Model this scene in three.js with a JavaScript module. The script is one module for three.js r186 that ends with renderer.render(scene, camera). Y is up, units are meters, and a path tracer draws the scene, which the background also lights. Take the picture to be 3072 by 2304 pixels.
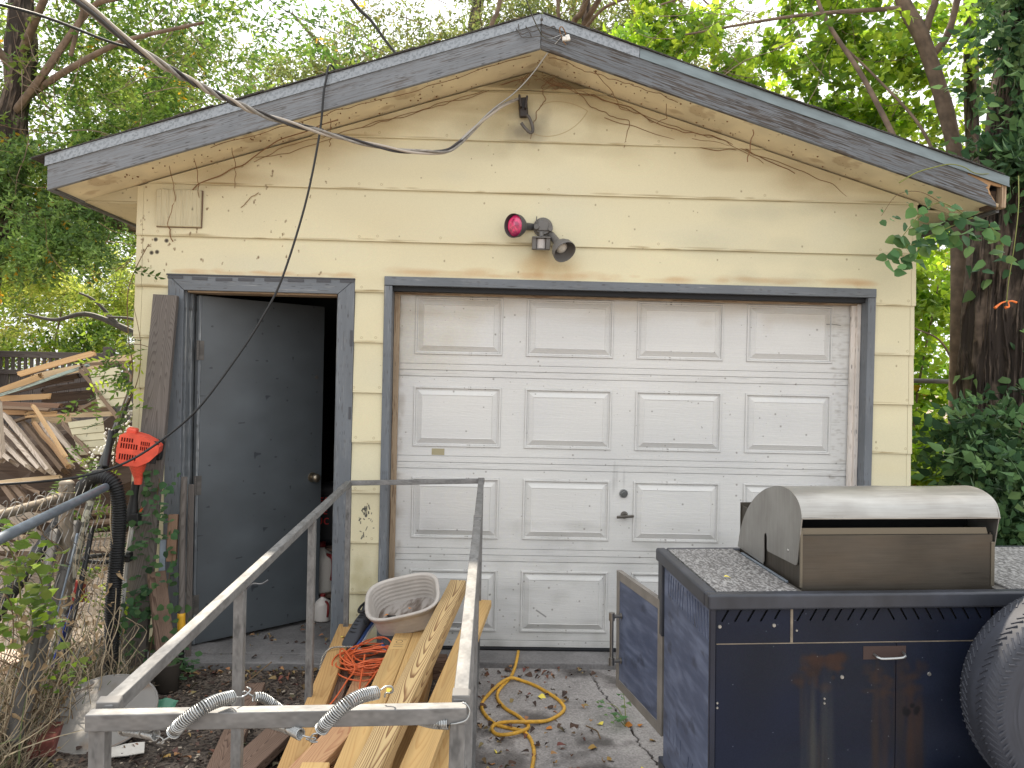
import * as THREE from 'three';
import { mergeGeometries, mergeVertices, toCreasedNormals } from 'three/addons/utils/BufferGeometryUtils.js';
import { RoundedBoxGeometry } from 'three/addons/geometries/RoundedBoxGeometry.js';
import { ImprovedNoise } from 'three/addons/math/ImprovedNoise.js';

// ---------------------------------------------------------------- camera, sky, sun, exposure
const scene = new THREE.Scene();
const camera = new THREE.PerspectiveCamera(53.06, 4 / 3, 0.05, 400);
camera.rotation.order = 'YXZ';
camera.position.set(0, 1.577, 4.359);
camera.rotation.set(-0.0065, -0.0248, 0.0228);
const SUN = new THREE.Vector3(-0.22, 0.80, -0.56).normalize();
{
  const W = 128, H = 64, d = new Float32Array(W * H * 4);
  for (let y = 0; y < H; y++) for (let x = 0; x < W; x++) {
    const el = (y + 0.5) / H * Math.PI - Math.PI / 2, az = ((x + 0.5) / W - 0.5) * 2 * Math.PI;
    const dir = new THREE.Vector3(Math.cos(el) * Math.cos(az), Math.sin(el), Math.cos(el) * Math.sin(az));
    const t = Math.max(0, dir.y), s = Math.max(0, dir.dot(SUN));
    const b = 1.15 + 0.1 * t + 0.5 * Math.pow(s, 4);
    const i = (y * W + x) * 4;
    d[i] = b * 0.985; d[i + 1] = b * 1.0; d[i + 2] = b * 1.015; d[i + 3] = 1;
    if (dir.y < -0.02) { d[i] = 0.25; d[i + 1] = 0.25; d[i + 2] = 0.22; }
  }
  const sky = new THREE.DataTexture(d, W, H, THREE.RGBAFormat, THREE.FloatType);
  sky.mapping = THREE.EquirectangularReflectionMapping;
  sky.magFilter = sky.minFilter = THREE.LinearFilter;
  sky.needsUpdate = true;
  scene.background = sky; scene.environment = sky;
}
const sun = new THREE.DirectionalLight(0xfff1dc, 5);
sun.position.copy(SUN).multiplyScalar(30); sun.target.position.set(0, 0, 0);
sun.castShadow = true; sun.shadow.mapSize.set(2048, 2048); sun.shadow.radius = 3;
Object.assign(sun.shadow.camera, { left: -14, right: 14, top: 14, bottom: -14, near: 1, far: 70 });
scene.add(sun, sun.target);
const renderer = new THREE.WebGLRenderer({ antialias: true });
renderer.toneMapping = THREE.LinearToneMapping;
renderer.toneMappingExposure = 1.42;
renderer.shadowMap.enabled = true;

// ---------------------------------------------------------------- helpers
const V = (x, y, z) => new THREE.Vector3(x, y, z);
const V2 = (x, y) => new THREE.Vector2(x, y);
function RNG(s) { return () => { s |= 0; s = s + 0x6D2B79F5 | 0; let t = Math.imul(s ^ s >>> 15, 1 | s); t = t + Math.imul(t ^ t >>> 7, 61 | t) ^ t; return ((t ^ t >>> 14) >>> 0) / 4294967296; }; }
const R0 = RNG(77);
const rr = (a, b, r = R0) => a + (b - a) * r();
const clamp = (x, a = 0, b = 1) => Math.min(b, Math.max(a, x));
const sm = (a, b, x) => { const t = clamp((x - a) / (b - a)); return t * t * (3 - 2 * t); };
const lerp = (a, b, t) => a + (b - a) * t;
const PN = new ImprovedNoise();
// periodic value noise
const HASH = (() => { const r = RNG(5), a = new Float32Array(65536); for (let i = 0; i < 65536; i++) a[i] = r(); return a; })();
function vn(x, y, px, py, s = 0) {
  const xi = Math.floor(x), yi = Math.floor(y); let fx = x - xi, fy = y - yi;
  fx = fx * fx * (3 - 2 * fx); fy = fy * fy * (3 - 2 * fy);
  const X0 = ((xi % px) + px) % px, X1 = (X0 + 1) % px, Y0 = ((yi % py) + py) % py, Y1 = (Y0 + 1) % py;
  const h = (a, b) => HASH[(a * 157 + b * 1013 + s * 7919 + (a * b * 31)) & 65535];
  return lerp(lerp(h(X0, Y0), h(X1, Y0), fx), lerp(h(X0, Y1), h(X1, Y1), fx), fy);
}
// u,v in 0..1, fx,fy = base cells
function fbm(u, v, fx, fy, oct = 4, s = 0) {
  let a = 0, w = 0.5, t = 0;
  for (let o = 0; o < oct; o++) { a += w * vn(u * fx, v * fy, fx, fy, s + o); t += w; w *= 0.5; fx *= 2; fy *= 2; }
  return a / t;
}
function tex(w, h, fn, { srgb = true, rx = 1, ry = 1, clampS = false } = {}) {
  const d = new Uint8Array(w * h * 4);
  for (let y = 0; y < h; y++) for (let x = 0; x < w; x++) {
    const c = fn((x + 0.5) / w, (y + 0.5) / h), i = (y * w + x) * 4;
    if (typeof c === 'number') d[i] = d[i + 1] = d[i + 2] = clamp(c, 0, 255); else { d[i] = clamp(c[0], 0, 255); d[i + 1] = clamp(c[1], 0, 255); d[i + 2] = clamp(c[2], 0, 255); }
    d[i + 3] = 255;
  }
  const t = new THREE.DataTexture(d, w, h, THREE.RGBAFormat);
  t.wrapS = t.wrapT = clampS ? THREE.ClampToEdgeWrapping : THREE.RepeatWrapping;
  t.magFilter = THREE.LinearFilter; t.minFilter = THREE.LinearMipmapLinearFilter; t.generateMipmaps = true;
  if (srgb) t.colorSpace = THREE.SRGBColorSpace;
  t.repeat.set(1 / rx, 1 / ry); t.needsUpdate = true;
  return t;
}
const mix3 = (a, b, t) => [lerp(a[0], b[0], t), lerp(a[1], b[1], t), lerp(a[2], b[2], t)];
const mul3 = (a, k) => [a[0] * k, a[1] * k, a[2] * k];
function canvasTex(w, h, draw, { srgb = true, flip = true } = {}) {
  const c = document.createElement('canvas'); c.width = w; c.height = h;
  const g = c.getContext('2d'); draw(g, w, h);
  const t = new THREE.CanvasTexture(c); t.flipY = flip; if (srgb) t.colorSpace = THREE.SRGBColorSpace;
  return t;
}
const std = (o) => new THREE.MeshStandardMaterial({ roughness: 0.85, metalness: 0, ...o });
const phy = (o) => new THREE.MeshPhysicalMaterial({ roughness: 0.85, metalness: 0, ...o });
const rgb = (r, g, b) => new THREE.Color().setRGB(r / 255, g / 255, b / 255, THREE.SRGBColorSpace);

const used = {};
const numbered = (n) => { const k = used[n] = (used[n] ?? -1) + 1; return k ? n + '_' + String(k).padStart(3, '0') : n; };
function tag(o, label, category, group, kind) {
  if (label) o.userData.label = label; if (category) o.userData.category = category;
  if (group) o.userData.group = group; if (kind) o.userData.kind = kind;
  return o;
}
function mesh(name, geo, m, parent) {
  if (Array.isArray(geo)) geo = M(geo);
  const o = new THREE.Mesh(geo, m); o.name = parent ? name : numbered(name);
  o.castShadow = o.receiveShadow = true; (parent || scene).add(o); return o;
}
function thing(name, label, category, p = [0, 0, 0], group) {
  const o = new THREE.Group(); o.name = numbered(name); o.position.set(...p); scene.add(o);
  return tag(o, label, category, group);
}
function M(list) {
  return mergeGeometries(list.map((g) => { g = g.index ? g.toNonIndexed() : g; for (const k of Object.keys(g.attributes)) if (!['position', 'normal', 'uv'].includes(k)) g.deleteAttribute(k);
    if (!g.attributes.uv) g.setAttribute('uv', new THREE.BufferAttribute(new Float32Array(g.attributes.position.count * 2), 2)); return g; }));
}
// uv in metres from the face's own plane; grain runs along the axis 'g' (0 x, 1 y, 2 z)
function uvm(geo, g = 0, ou = 0, ov = 0) {
  geo = geo.index ? geo.toNonIndexed() : geo;
  const p = geo.attributes.position, uv = new Float32Array(p.count * 2), a = V(), b = V(), c = V();
  for (let i = 0; i < p.count; i += 3) {
    a.fromBufferAttribute(p, i); b.fromBufferAttribute(p, i + 1).sub(a); c.fromBufferAttribute(p, i + 2).sub(a);
    const n = b.cross(c).toArray().map(Math.abs), k = n[0] > n[1] ? (n[0] > n[2] ? 0 : 2) : (n[1] > n[2] ? 1 : 2);
    let ax = [0, 1, 2].filter((q) => q !== k); if (ax[1] === g) ax = [ax[1], ax[0]];
    for (let j = 0; j < 3; j++) { const q = [p.getX(i + j), p.getY(i + j), p.getZ(i + j)]; uv[(i + j) * 2] = q[ax[0]] + ou; uv[(i + j) * 2 + 1] = q[ax[1]] + ov; }
  }
  geo.setAttribute('uv', new THREE.BufferAttribute(uv, 2)); return geo;
}
const T = (g, x, y, z) => g.translate(x, y, z);
// box by limits with small rounded edges
function bx(x0, x1, y0, y1, z0, z1, r = 0, grain = 0) {
  const w = x1 - x0, h = y1 - y0, d = z1 - z0;
  const g = r ? new RoundedBoxGeometry(w, h, d, 1, Math.min(r, w / 2.1, h / 2.1, d / 2.1)) : new THREE.BoxGeometry(w, h, d);
  return uvm(T(g, (x0 + x1) / 2, (y0 + y1) / 2, (z0 + z1) / 2), grain);
}
function cyl(r0, r1, a, b, seg = 14, open = false) {       // cylinder between two points
  const d = b.clone().sub(a), L = d.length(), g = new THREE.CylinderGeometry(r1, r0, L, seg, 1, open);
  g.applyQuaternion(new THREE.Quaternion().setFromUnitVectors(V(0, 1, 0), d.divideScalar(L)));
  return T(g, (a.x + b.x) / 2, (a.y + b.y) / 2, (a.z + b.z) / 2);
}
const crv = (pts, closed = false, t = 0.5) => new THREE.CatmullRomCurve3(pts.map((p) => (p.isVector3 ? p : V(...p))), closed, 'catmullrom', t);
// swept tube: radius a number or a function of t; uv in metres
function sweep(pts, rad, seg = 40, rs = 8, caps = true) {
  const c = pts.isCurve || pts.getPoint ? pts : crv(pts), L = c.getLength(), f = c.computeFrenetFrames(seg, false), R = typeof rad === 'function' ? rad : () => rad;
  const P = [], U = [], I = [];
  for (let i = 0; i <= seg; i++) {
    const t = i / seg, p = c.getPointAt(t), r = R(t);
    for (let j = 0; j <= rs; j++) {
      const a = j / rs * Math.PI * 2, co = Math.cos(a) * r, si = Math.sin(a) * r;
      P.push(p.x + f.normals[i].x * co + f.binormals[i].x * si, p.y + f.normals[i].y * co + f.binormals[i].y * si, p.z + f.normals[i].z * co + f.binormals[i].z * si);
      U.push(t * L, j / rs * Math.PI * 2 * R(0.5));
    }
  }
  for (let i = 0; i < seg; i++) for (let j = 0; j < rs; j++) { const a = i * (rs + 1) + j, b = a + rs + 1; I.push(a, a + 1, b, b, a + 1, b + 1); }
  if (caps) for (const i of [0, seg]) { const k = P.length / 3, p = c.getPointAt(i / seg); P.push(p.x, p.y, p.z); U.push(0, 0); for (let j = 0; j < rs; j++) { const a = i * (rs + 1) + j; i ? I.push(a, a + 1, k) : I.push(a + 1, a, k); } }
  const g = new THREE.BufferGeometry(); g.setAttribute('position', new THREE.Float32BufferAttribute(P, 3)); g.setAttribute('uv', new THREE.Float32BufferAttribute(U, 2)); g.setIndex(I); g.computeVertexNormals(); return g;
}
function shape(pts, holes = []) { const s = new THREE.Shape(pts.map((p) => V2(...p))); for (const h of holes) s.holes.push(new THREE.Path(h.map((p) => V2(...p)))); return s; }
function extr(pts, z0, z1, holes = [], bevel = 0) {
  const g = new THREE.ExtrudeGeometry(shape(pts, holes), { depth: z1 - z0 - bevel * 2, bevelEnabled: bevel > 0, bevelSize: bevel, bevelThickness: bevel, bevelSegments: 1, bevelOffset: -bevel, curveSegments: 12, steps: 1 });
  return uvm(T(g, 0, 0, z0 + bevel));
}
// rotated/placed copy of a geometry
function put(g, x = 0, y = 0, z = 0, rx = 0, ry = 0, rz = 0) { return g.applyMatrix4(new THREE.Matrix4().compose(V(x, y, z), new THREE.Quaternion().setFromEuler(new THREE.Euler(rx, ry, rz)), V(1, 1, 1))); }

// ---------------------------------------------------------------- textures and materials
const speck = (u, v, f, s, lo, hi) => sm(lo, hi, vn(u * f, v * f, f, f, s));
// whole facade: 4.6 m x 3.5 m of cream paint with its real stains
const siding = (() => {
  const W = 2048, H = 1558, px = W / 4.6, r = RNG(11);
  const t = canvasTex(W, H, (g) => {
    g.fillStyle = 'rgb(209,202,171)'; g.fillRect(0, 0, W, H);
    const X = (x) => (x + 2.15) * px, Y = (y) => H - y * px;
    const blob = (x, y, rx, ry, c, a) => { g.save(); g.translate(X(x), Y(y)); g.scale(rx * px, ry * px); const q = g.createRadialGradient(0, 0, 0, 0, 0, 1); q.addColorStop(0, `rgba(${c},${a})`); q.addColorStop(0.6, `rgba(${c},${a * 0.6})`); q.addColorStop(1, `rgba(${c},0)`); g.fillStyle = q; g.beginPath(); g.arc(0, 0, 1, 0, 7); g.fill(); g.restore(); };
    for (let i = 0; i < 260; i++) blob(rr(-2.1, 2.45, r), rr(0, 3.4, r), rr(0.1, 0.5, r), rr(0.05, 0.2, r), r() < 0.5 ? '224,215,178' : r() < 0.5 ? '198,196,176' : '204,190,154', 0.22);
    // grimy gable top and under the eaves
    for (let i = 0; i < 110; i++) { const x = rr(-1.7, 2.2, r), y = 3.32 - 0.315 * Math.abs(x - 0.21) - Math.abs(rr(0, 0.16, r)); blob(x, y, rr(0.06, 0.3, r), rr(0.02, 0.09, r), '140,118,82', 0.1); }
    for (let i = 0; i < 60; i++) blob(0.23 + rr(-0.5, 0.5, r), rr(2.85, 3.3, r), rr(0.05, 0.3, r), rr(0.03, 0.15, r), '148,134,100', 0.13);
    for (let i = 0; i < 14; i++) blob(0.17 + rr(-0.12, 0.12, r), 3.03 + rr(-0.15, 0.12, r), rr(0.03, 0.1, r), rr(0.03, 0.1, r), '95,90,80', 0.16);
    // rust run under the lamp and above the big door
    for (let i = 0; i < 30; i++) blob(0.27 + rr(-0.12, 0.16, r), 2.27 - rr(0, 0.14, r), rr(0.03, 0.12, r), rr(0.03, 0.09, r), '176,140,92', 0.1);
    for (let i = 0; i < 60; i++) blob(rr(-0.6, 2.2, r), 2.15 + rr(0, 0.03, r), rr(0.03, 0.16, r), rr(0.008, 0.03, r), '178,138,96', 0.2);
    for (let i = 0; i < 30; i++) blob(rr(-1.8, -0.8, r), 2.125 + rr(0, 0.02, r), rr(0.03, 0.1, r), rr(0.006, 0.02, r), '180,138,96', 0.22);
    // mildew patches
    for (let i = 0; i < 30; i++) blob(rr(1.1, 2.35, r), rr(2.05, 2.6, r), rr(0.1, 0.35, r), rr(0.04, 0.12, r), '160,160,140', 0.12);
    // insect spots, upper left
    for (let i = 0; i < 110; i++) { const k = r(); const s0 = k * k * 0.006 + 0.002, bx0 = -1.98 + Math.pow(r(), 2.2) * 1.1, by0 = 2.1 + r() * 0.7; for (let q = 0; q < 3; q++) blob(bx0 + rr(-s0, s0, r), by0 + rr(-s0, s0, r) * 1.6, s0 * rr(0.6, 1.2, r), s0 * rr(0.7, 1.8, r), '84,62,38', 0.6); }
    for (const [x, y] of [[-1.9, 2.31], [-1.84, 2.305], [-1.92, 2.235], [-1.89, 2.24]]) blob(x, y, 0.014, 0.014, '20,14,8', 1);
    for (let i = 0; i < 260; i++) { const k = r(); blob(rr(-2.1, 2.4, r), rr(0.05, 3.2, r), 0.003 + k * 0.004, 0.003 + k * 0.006, '90,74,50', 0.55); }
    // nail heads along each butt
    for (const yb of [0.062, 0.349, 0.636, 0.918, 1.201, 1.482, 1.764, 2.047, 2.332, 2.623, 2.913]) for (const x of [-1.9, -0.76, -0.65, 2.2, 2.35, 1.5, 0.9, 0.3, -0.3, -1.2]) if (r() < 0.8) { g.strokeStyle = 'rgba(130,112,74,0.6)'; g.lineWidth = 1; g.beginPath(); g.arc(X(x + rr(-0.02, 0.02, r)), Y(yb + 0.022 + rr(0, 0.01, r)), 2.6, 0, 7); g.stroke(); }
    // black scuffs beside the entry door
    g.strokeStyle = 'rgba(52,52,50,0.8)'; for (let i = 0; i < 34; i++) { const a = rr(0, 6.3, r), q = rr(0.02, 0.05, r); g.lineWidth = rr(1, 4, r); g.beginPath(); const x = -0.695 + Math.cos(a) * q * 0.9, y = 0.745 + Math.sin(a) * q * 1.9; g.moveTo(X(x), Y(y)); g.lineTo(X(x + rr(-0.012, 0.012, r)), Y(y + rr(-0.03, 0.03, r))); g.stroke(); }
    // old vine traces at the gable
    g.strokeStyle = 'rgba(150,132,94,0.7)'; g.lineWidth = 2; for (const p of [[0.2, 2.96, 0.3, 2.92, 0.44, 2.98, 0.5, 3.1], [0.5, 3.1, 0.42, 3.15, 0.3, 3.17, 0.23, 3.12], [0.25, 3.22, 0.35, 3.26, 0.55, 3.2, 0.7, 3.15]]) { g.beginPath(); g.moveTo(X(p[0]), Y(p[1])); g.bezierCurveTo(X(p[2]), Y(p[3]), X(p[4]), Y(p[5]), X(p[6]), Y(p[7])); g.stroke(); }
    // grime under each lap, splash near the ground
    for (const yb of [0.062, 0.349, 0.636, 0.918, 1.201, 1.482, 1.764, 2.047, 2.332, 2.623, 2.913, 3.192]) for (let i = 0; i < 26; i++) blob(rr(-2.1, 2.4, r), yb + rr(0.0, 0.012, r), rr(0.03, 0.2, r), rr(0.003, 0.008, r), '120,98,60', 0.35);
    for (let i = 0; i < 50; i++) blob(rr(-0.79, -0.6, r), rr(0, 0.6, r), rr(0.01, 0.05, r), rr(0.02, 0.1, r), '170,160,120', 0.2);
    const im = g.getImageData(0, 0, W, H), d = im.data; for (let i = 0; i < d.length; i += 4) { const n = (r() - 0.5) * 9; d[i] += n; d[i + 1] += n; d[i + 2] += n; } g.putImageData(im, 0, 0);
  });
  t.repeat.set(1 / 4.6, 1 / 3.5); t.offset.set(2.15 / 4.6, 0); return t;
})();
const fineBump = tex(256, 256, (u, v) => 128 + 90 * (fbm(u, v, 16, 16, 4, 3) - 0.5), { srgb: false, rx: 0.4, ry: 0.4 });
const woodBump = tex(512, 128, (u, v) => 255 * (0.6 * fbm(u, v, 8, 40, 3, 4) + 0.4 * vn(u * 6, v * 90, 6, 90, 8)), { srgb: false, rx: 1.1, ry: 0.28 });
const MT = {};
MT.cream = std({ map: siding, bumpMap: fineBump, bumpScale: 0.0008, roughness: 0.62 });
MT.creamPlain = std({ map: tex(256, 256, (u, v) => mul3([207, 199, 168], 0.86 + 0.16 * fbm(u, v, 5, 5, 4, 1) - 0.45 * speck(u, v, 40, 5, 0.9, 0.97)), { rx: 0.9, ry: 0.9 }), roughness: 0.7 });
MT.soffit = std({ map: tex(512, 512, (u, v) => { const n = fbm(u, v, 6, 6, 4, 2), k = sm(0.93, 0.98, vn(u * 60, v * 60, 60, 60, 7)); return mix3(mul3([232, 220, 188], 0.88 + 0.16 * n), [120, 90, 60], 0.5 * k + 0.25 * sm(0.62, 0.8, fbm(u, v, 9, 9, 3, 9))); }, { rx: 0.8, ry: 0.8 }), roughness: 0.8 });
function peel(c, wear, seed, under = [92, 86, 82]) { return tex(1024, 128, (u, v) => {
  const g = fbm(u, v, 12, 40, 3, seed), g2 = vn(u * 26, v * 70, 26, 70, seed + 3), b = fbm(u, v, 6, 3, 4, seed + 6);
  const k = sm(0.74 - wear, 0.82 - wear, g * 0.55 + g2 * 0.25 + b * 0.32); const fl = sm(0.68, 0.72, fbm(u, v, 30, 20, 3, seed + 8)) * 0.18;
  const ck = sm(0.8, 0.9, vn(u * 34, v * 64, 34, 64, seed + 13)) * sm(0.42, 0.6, fbm(u, v, 8, 4, 3, seed + 15)); return mix3(mix3(mul3(c, 0.88 + 0.2 * b), mul3(under, 0.6 + 0.7 * g2), k * 0.8 + fl), [52, 50, 50], ck * 0.75); }, { rx: 1.6, ry: 0.14 }); }
MT.fascia = std({ map: peel([120, 125, 131], 0.09, 21, [80, 76, 74]), bumpMap: woodBump, bumpScale: 0.003, roughness: 0.72 });
MT.fasciaWorn = std({ map: peel([106, 111, 117], 0.17, 31, [62, 54, 48]), bumpMap: woodBump, bumpScale: 0.005, roughness: 0.8 });
MT.trim = std({ map: peel([103, 109, 116], -0.03, 41, [136, 136, 134]), bumpMap: woodBump, bumpScale: 0.0012, roughness: 0.5 });
MT.galv = std({ map: tex(512, 64, (u, v) => { const n = fbm(u, v, 110, 14, 4, 51), q = fbm(u, v, 12, 3, 4, 55); return mix3([150, 156, 162], [104, 109, 114], 0.6 * sm(0.42, 0.7, n) * (0.4 + q)); }, { rx: 0.9, ry: 0.11 }), metalness: 0.55, roughness: 0.55 });
MT.galvR = std({ map: tex(256, 64, (u, v) => mul3([118, 130, 134], 0.9 + 0.2 * fbm(u, v, 10, 4, 3, 53)), { rx: 0.9, ry: 0.11 }), metalness: 0.4, roughness: 0.5 });
MT.shingle = std({ map: tex(256, 256, (u, v) => mul3([62, 60, 58], 0.6 + 0.8 * vn(u * 120, v * 120, 120, 120, 3)), { rx: 0.4, ry: 0.4 }), roughness: 0.95 });
const doorTex = canvasTex(1024, 820, (g, W, H) => {                       // 2.70 x 2.16 m steel door
  const r = RNG(19), k = W / 2.7; g.fillStyle = 'rgb(208,208,206)'; g.fillRect(0, 0, W, H);
  const blob = (x, y, rx, ry, c, a) => { g.save(); g.translate(x * k, H - y * k); g.scale(rx * k, ry * k); const q = g.createRadialGradient(0, 0, 0, 0, 0, 1); q.addColorStop(0, `rgba(${c},${a})`); q.addColorStop(1, `rgba(${c},0)`); g.fillStyle = q; g.beginPath(); g.arc(0, 0, 1, 0, 7); g.fill(); g.restore(); };
  for (let i = 0; i < 140; i++) blob(rr(0, 2.7, r), rr(0, 2.1, r), rr(0.1, 0.5, r), rr(0.06, 0.3, r), r() < 0.5 ? '222,222,220' : '186,188,190', 0.2);
  for (let i = 0; i < 260; i++) { const y = Math.pow(r(), 2.2) * 0.75; blob(rr(0, 2.7, r), y, rr(0.03, 0.2, r), rr(0.015, 0.08, r), '136,136,132', 0.12); }
  for (let i = 0; i < 90; i++) blob(rr(0, 2.7, r), 2.06 + rr(-0.14, 0.06, r), rr(0.05, 0.3, r), rr(0.02, 0.07, r), '160,146,124', 0.13);
  for (let i = 0; i < 60; i++) blob(rr(0, 0.45, r), rr(1.6, 2.1, r), rr(0.05, 0.2, r), rr(0.05, 0.2, r), '172,162,142', 0.07);
  for (let i = 0; i < 200; i++) { blob(2.6 + rr(-0.03, 0.06, r), rr(0.2, 2, r), rr(0.008, 0.04, r), rr(0.004, 0.012, r), '120,112,104', 0.2); if (i < 70) blob(0.02 + rr(-0.02, 0.05, r), rr(0, 2, r), rr(0.01, 0.04, r), rr(0.01, 0.06, r), '130,120,108', 0.22); }
  for (const y of [0.553, 1.086, 1.619]) for (let i = 0; i < 80; i++) blob(rr(0, 2.7, r), y + rr(-0.042, 0.0, r), rr(0.02, 0.12, r), rr(0.002, 0.006, r), '120,118,112', 0.12);
  for (let i = 0; i < 520; i++) { const q = r(); blob(rr(0, 2.7, r), Math.pow(r(), 1.7) * 2, 0.002 + q * q * 0.006, 0.002 + q * q * 0.006, '70,64,58', 0.65); }
  for (let i = 0; i < 5; i++) blob(1.32 + rr(-0.05, 0.05, r), 0.98 + rr(-0.02, 0.1, r), 0.01, rr(0.05, 0.1, r), '110,110,110', 0.22);
  g.strokeStyle = 'rgba(86,86,84,0.55)'; g.lineWidth = 3; g.beginPath(); g.moveTo(0.87 * k, H - 0.24 * k); g.lineTo(0.93 * k, H - 0.2 * k); g.stroke();
  g.strokeStyle = 'rgba(70,70,68,0.7)'; g.lineWidth = 1.5; g.beginPath(); g.moveTo(2.53 * k, H - 1.94 * k); g.quadraticCurveTo(2.58 * k, H - 1.945 * k, 2.62 * k, H - 1.935 * k); g.stroke();
  const im = g.getImageData(0, 0, W, H), d = im.data; let row = 0; for (let y = 0; y < H; y++) { row = (r() - 0.5) * 5; for (let x = 0; x < W; x++) { const i = (y * W + x) * 4, n = row + (r() - 0.5) * 6; d[i] += n; d[i + 1] += n; d[i + 2] += n; } } g.putImageData(im, 0, 0);
});
doorTex.repeat.set(1 / 2.7, 1 / 2.16); doorTex.offset.set(0.59 / 2.7, 0);
const doorGrain = tex(512, 512, (u, v) => 255 * (0.5 + 0.5 * (fbm(u, v, 10, 90, 3, 61) - 0.5) + 0.25 * (vn(u * 20, v * 200, 20, 200, 5) - 0.5)), { srgb: false, rx: 0.55, ry: 0.55 });
MT.door = std({ map: doorTex, bumpMap: doorGrain, bumpScale: 0.0012, roughness: 0.5 });
MT.stop = std({ map: peel([206, 196, 182], 0.05, 71, [120, 100, 78]), roughness: 0.7 });
MT.stopDirty = std({ map: peel([166, 146, 122], 0.12, 81, [96, 74, 54]), roughness: 0.8 });
MT.stopWhite = std({ map: peel([224, 216, 208], -0.02, 86, [150, 130, 110]), roughness: 0.6 });
MT.entry = std({ map: tex(512, 1024, (u, v) => { const n = fbm(u, v, 4, 8, 4, 91); const k = sm(0.93, 0.965, vn(u * 30, v * 60, 30, 60, 93)); return mix3(mul3([85, 91, 96], 0.86 + 0.24 * n), [40, 44, 50], 0.6 * k); }, { rx: 0.8, ry: 2.03 }), bumpMap: fineBump, bumpScale: 0.0006, roughness: 0.4 });
MT.edgePaint = std({ map: peel([104, 110, 116], 0.16, 95, [136, 138, 138]), roughness: 0.7 });
MT.dark = std({ color: rgb(40, 42, 46), roughness: 0.8 });
MT.tape = std({ color: rgb(74, 76, 82), roughness: 0.7 });
MT.inner = std({ color: rgb(70, 62, 52), roughness: 0.95 });
MT.black = std({ map: tex(256, 64, (u, v) => mul3([24, 25, 27], 0.8 + 0.5 * fbm(u, v, 20, 6, 3, 6)), { rx: 0.5, ry: 0.12 }), roughness: 0.5 });
MT.rubber = std({ map: tex(512, 512, (u, v) => mul3([52, 55, 64], 0.8 + 0.4 * fbm(u, v, 9, 9, 4, 16)), { rx: 0.4, ry: 0.4 }), roughness: 0.62 });
MT.concrete = std({ map: tex(1024, 1024, (u, v) => { const n = fbm(u, v, 5, 5, 5, 101), s = vn(u * 300, v * 300, 300, 300, 104), s2 = vn(u * 170, v * 170, 170, 170, 108); let c = mul3([148, 144, 142], 0.78 + 0.44 * n + 0.22 * (s - 0.5)); c = mix3(c, [186, 182, 176], 0.5 * sm(0.9, 0.96, s2)); c = mix3(c, [54, 50, 48], 0.6 * sm(0.6, 0.8, fbm(u, v, 8, 8, 5, 111)) + 0.6 * sm(0.93, 0.97, vn(u * 240, v * 240, 240, 240, 117))); return c; }, { rx: 1.9, ry: 1.9 }), bumpMap: tex(512, 512, (u, v) => 255 * (0.5 * vn(u * 200, v * 200, 200, 200, 4) + 0.5 * fbm(u, v, 20, 20, 4, 8)), { srgb: false, rx: 1, ry: 1 }), bumpScale: 0.004, roughness: 0.92 });
MT.slab = std({ map: tex(512, 512, (u, v) => mul3([124, 122, 122], 0.74 + 0.45 * fbm(u, v, 6, 6, 5, 121) + 0.14 * (vn(u * 160, v * 160, 160, 160, 3) - 0.5)), { rx: 1.1, ry: 1.1 }), bumpMap: fineBump, bumpScale: 0.002, roughness: 0.9 });
MT.dirt = std({ map: tex(1024, 1024, (u, v) => { const n = fbm(u, v, 6, 6, 5, 131), s = vn(u * 130, v * 130, 130, 130, 133), q = vn(u * 220, v * 220, 220, 220, 139); let c = mul3([98, 88, 80], 0.6 + 0.7 * n); c = mix3(c, [40, 33, 29], 0.8 * sm(0.5, 0.66, s)); c = mix3(c, [168, 154, 136], 0.75 * sm(0.88, 0.94, q)); return c; }, { rx: 1.5, ry: 1.5 }), bumpMap: tex(512, 512, (u, v) => 255 * (0.6 * vn(u * 110, v * 110, 110, 110, 4) + 0.4 * fbm(u, v, 12, 12, 4, 8)), { srgb: false, rx: 1, ry: 1 }), bumpScale: 0.014, roughness: 0.97 });
MT.yard = std({ map: tex(512, 512, (u, v) => { const s = vn(u * 90, v * 90, 90, 90, 143); return mix3(mul3([170, 154, 138], 0.7 + 0.5 * fbm(u, v, 7, 7, 4, 141)), [106, 88, 66], 0.8 * sm(0.55, 0.75, s)); }, { rx: 1.6, ry: 1.6 }), roughness: 0.95 });
// wood: cathedral grain (u along the board)
function wood(c0, c1, seed, { str = 0.8, arch = 2.2, f = 7, kn = 0 } = {}) { return tex(1024, 256, (u, v) => {
  const w = fbm(u, v, 5, 3, 3, seed) - 0.5, y = v - 0.5 + 0.12 * (fbm(u, 0.3, 3, 1, 2, seed + 4) - 0.5);
  const q = (y * y * arch * 4 + Math.abs(y) * 0.5 + u * 1.6 + w * 0.5) * f, fr = q - Math.floor(q), late = sm(0.45, 0.93, fr) * (1 - sm(0.95, 1, fr));
  const fi = vn(u * 22, v * 190, 22, 190, seed + 9);
  let c = mix3(c0, c1, late * str * 0.8 + 0.14 * fi); c = mul3(c, 0.9 + 0.18 * fbm(u, v, 4, 4, 3, seed + 12));
  return c; }, { rx: 2.4, ry: 0.16 }); }
MT.lumberA = std({ map: wood([206, 172, 116], [176, 130, 76], 201, { str: 0.45, arch: 1.6, f: 5 }), bumpMap: woodBump, bumpScale: 0.0008, roughness: 0.75 });
MT.lumberB = std({ map: wood([204, 178, 130], [104, 68, 40], 211, { str: 0.95, arch: 1.5, f: 8 }), bumpMap: woodBump, bumpScale: 0.0012, roughness: 0.75 });
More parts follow.
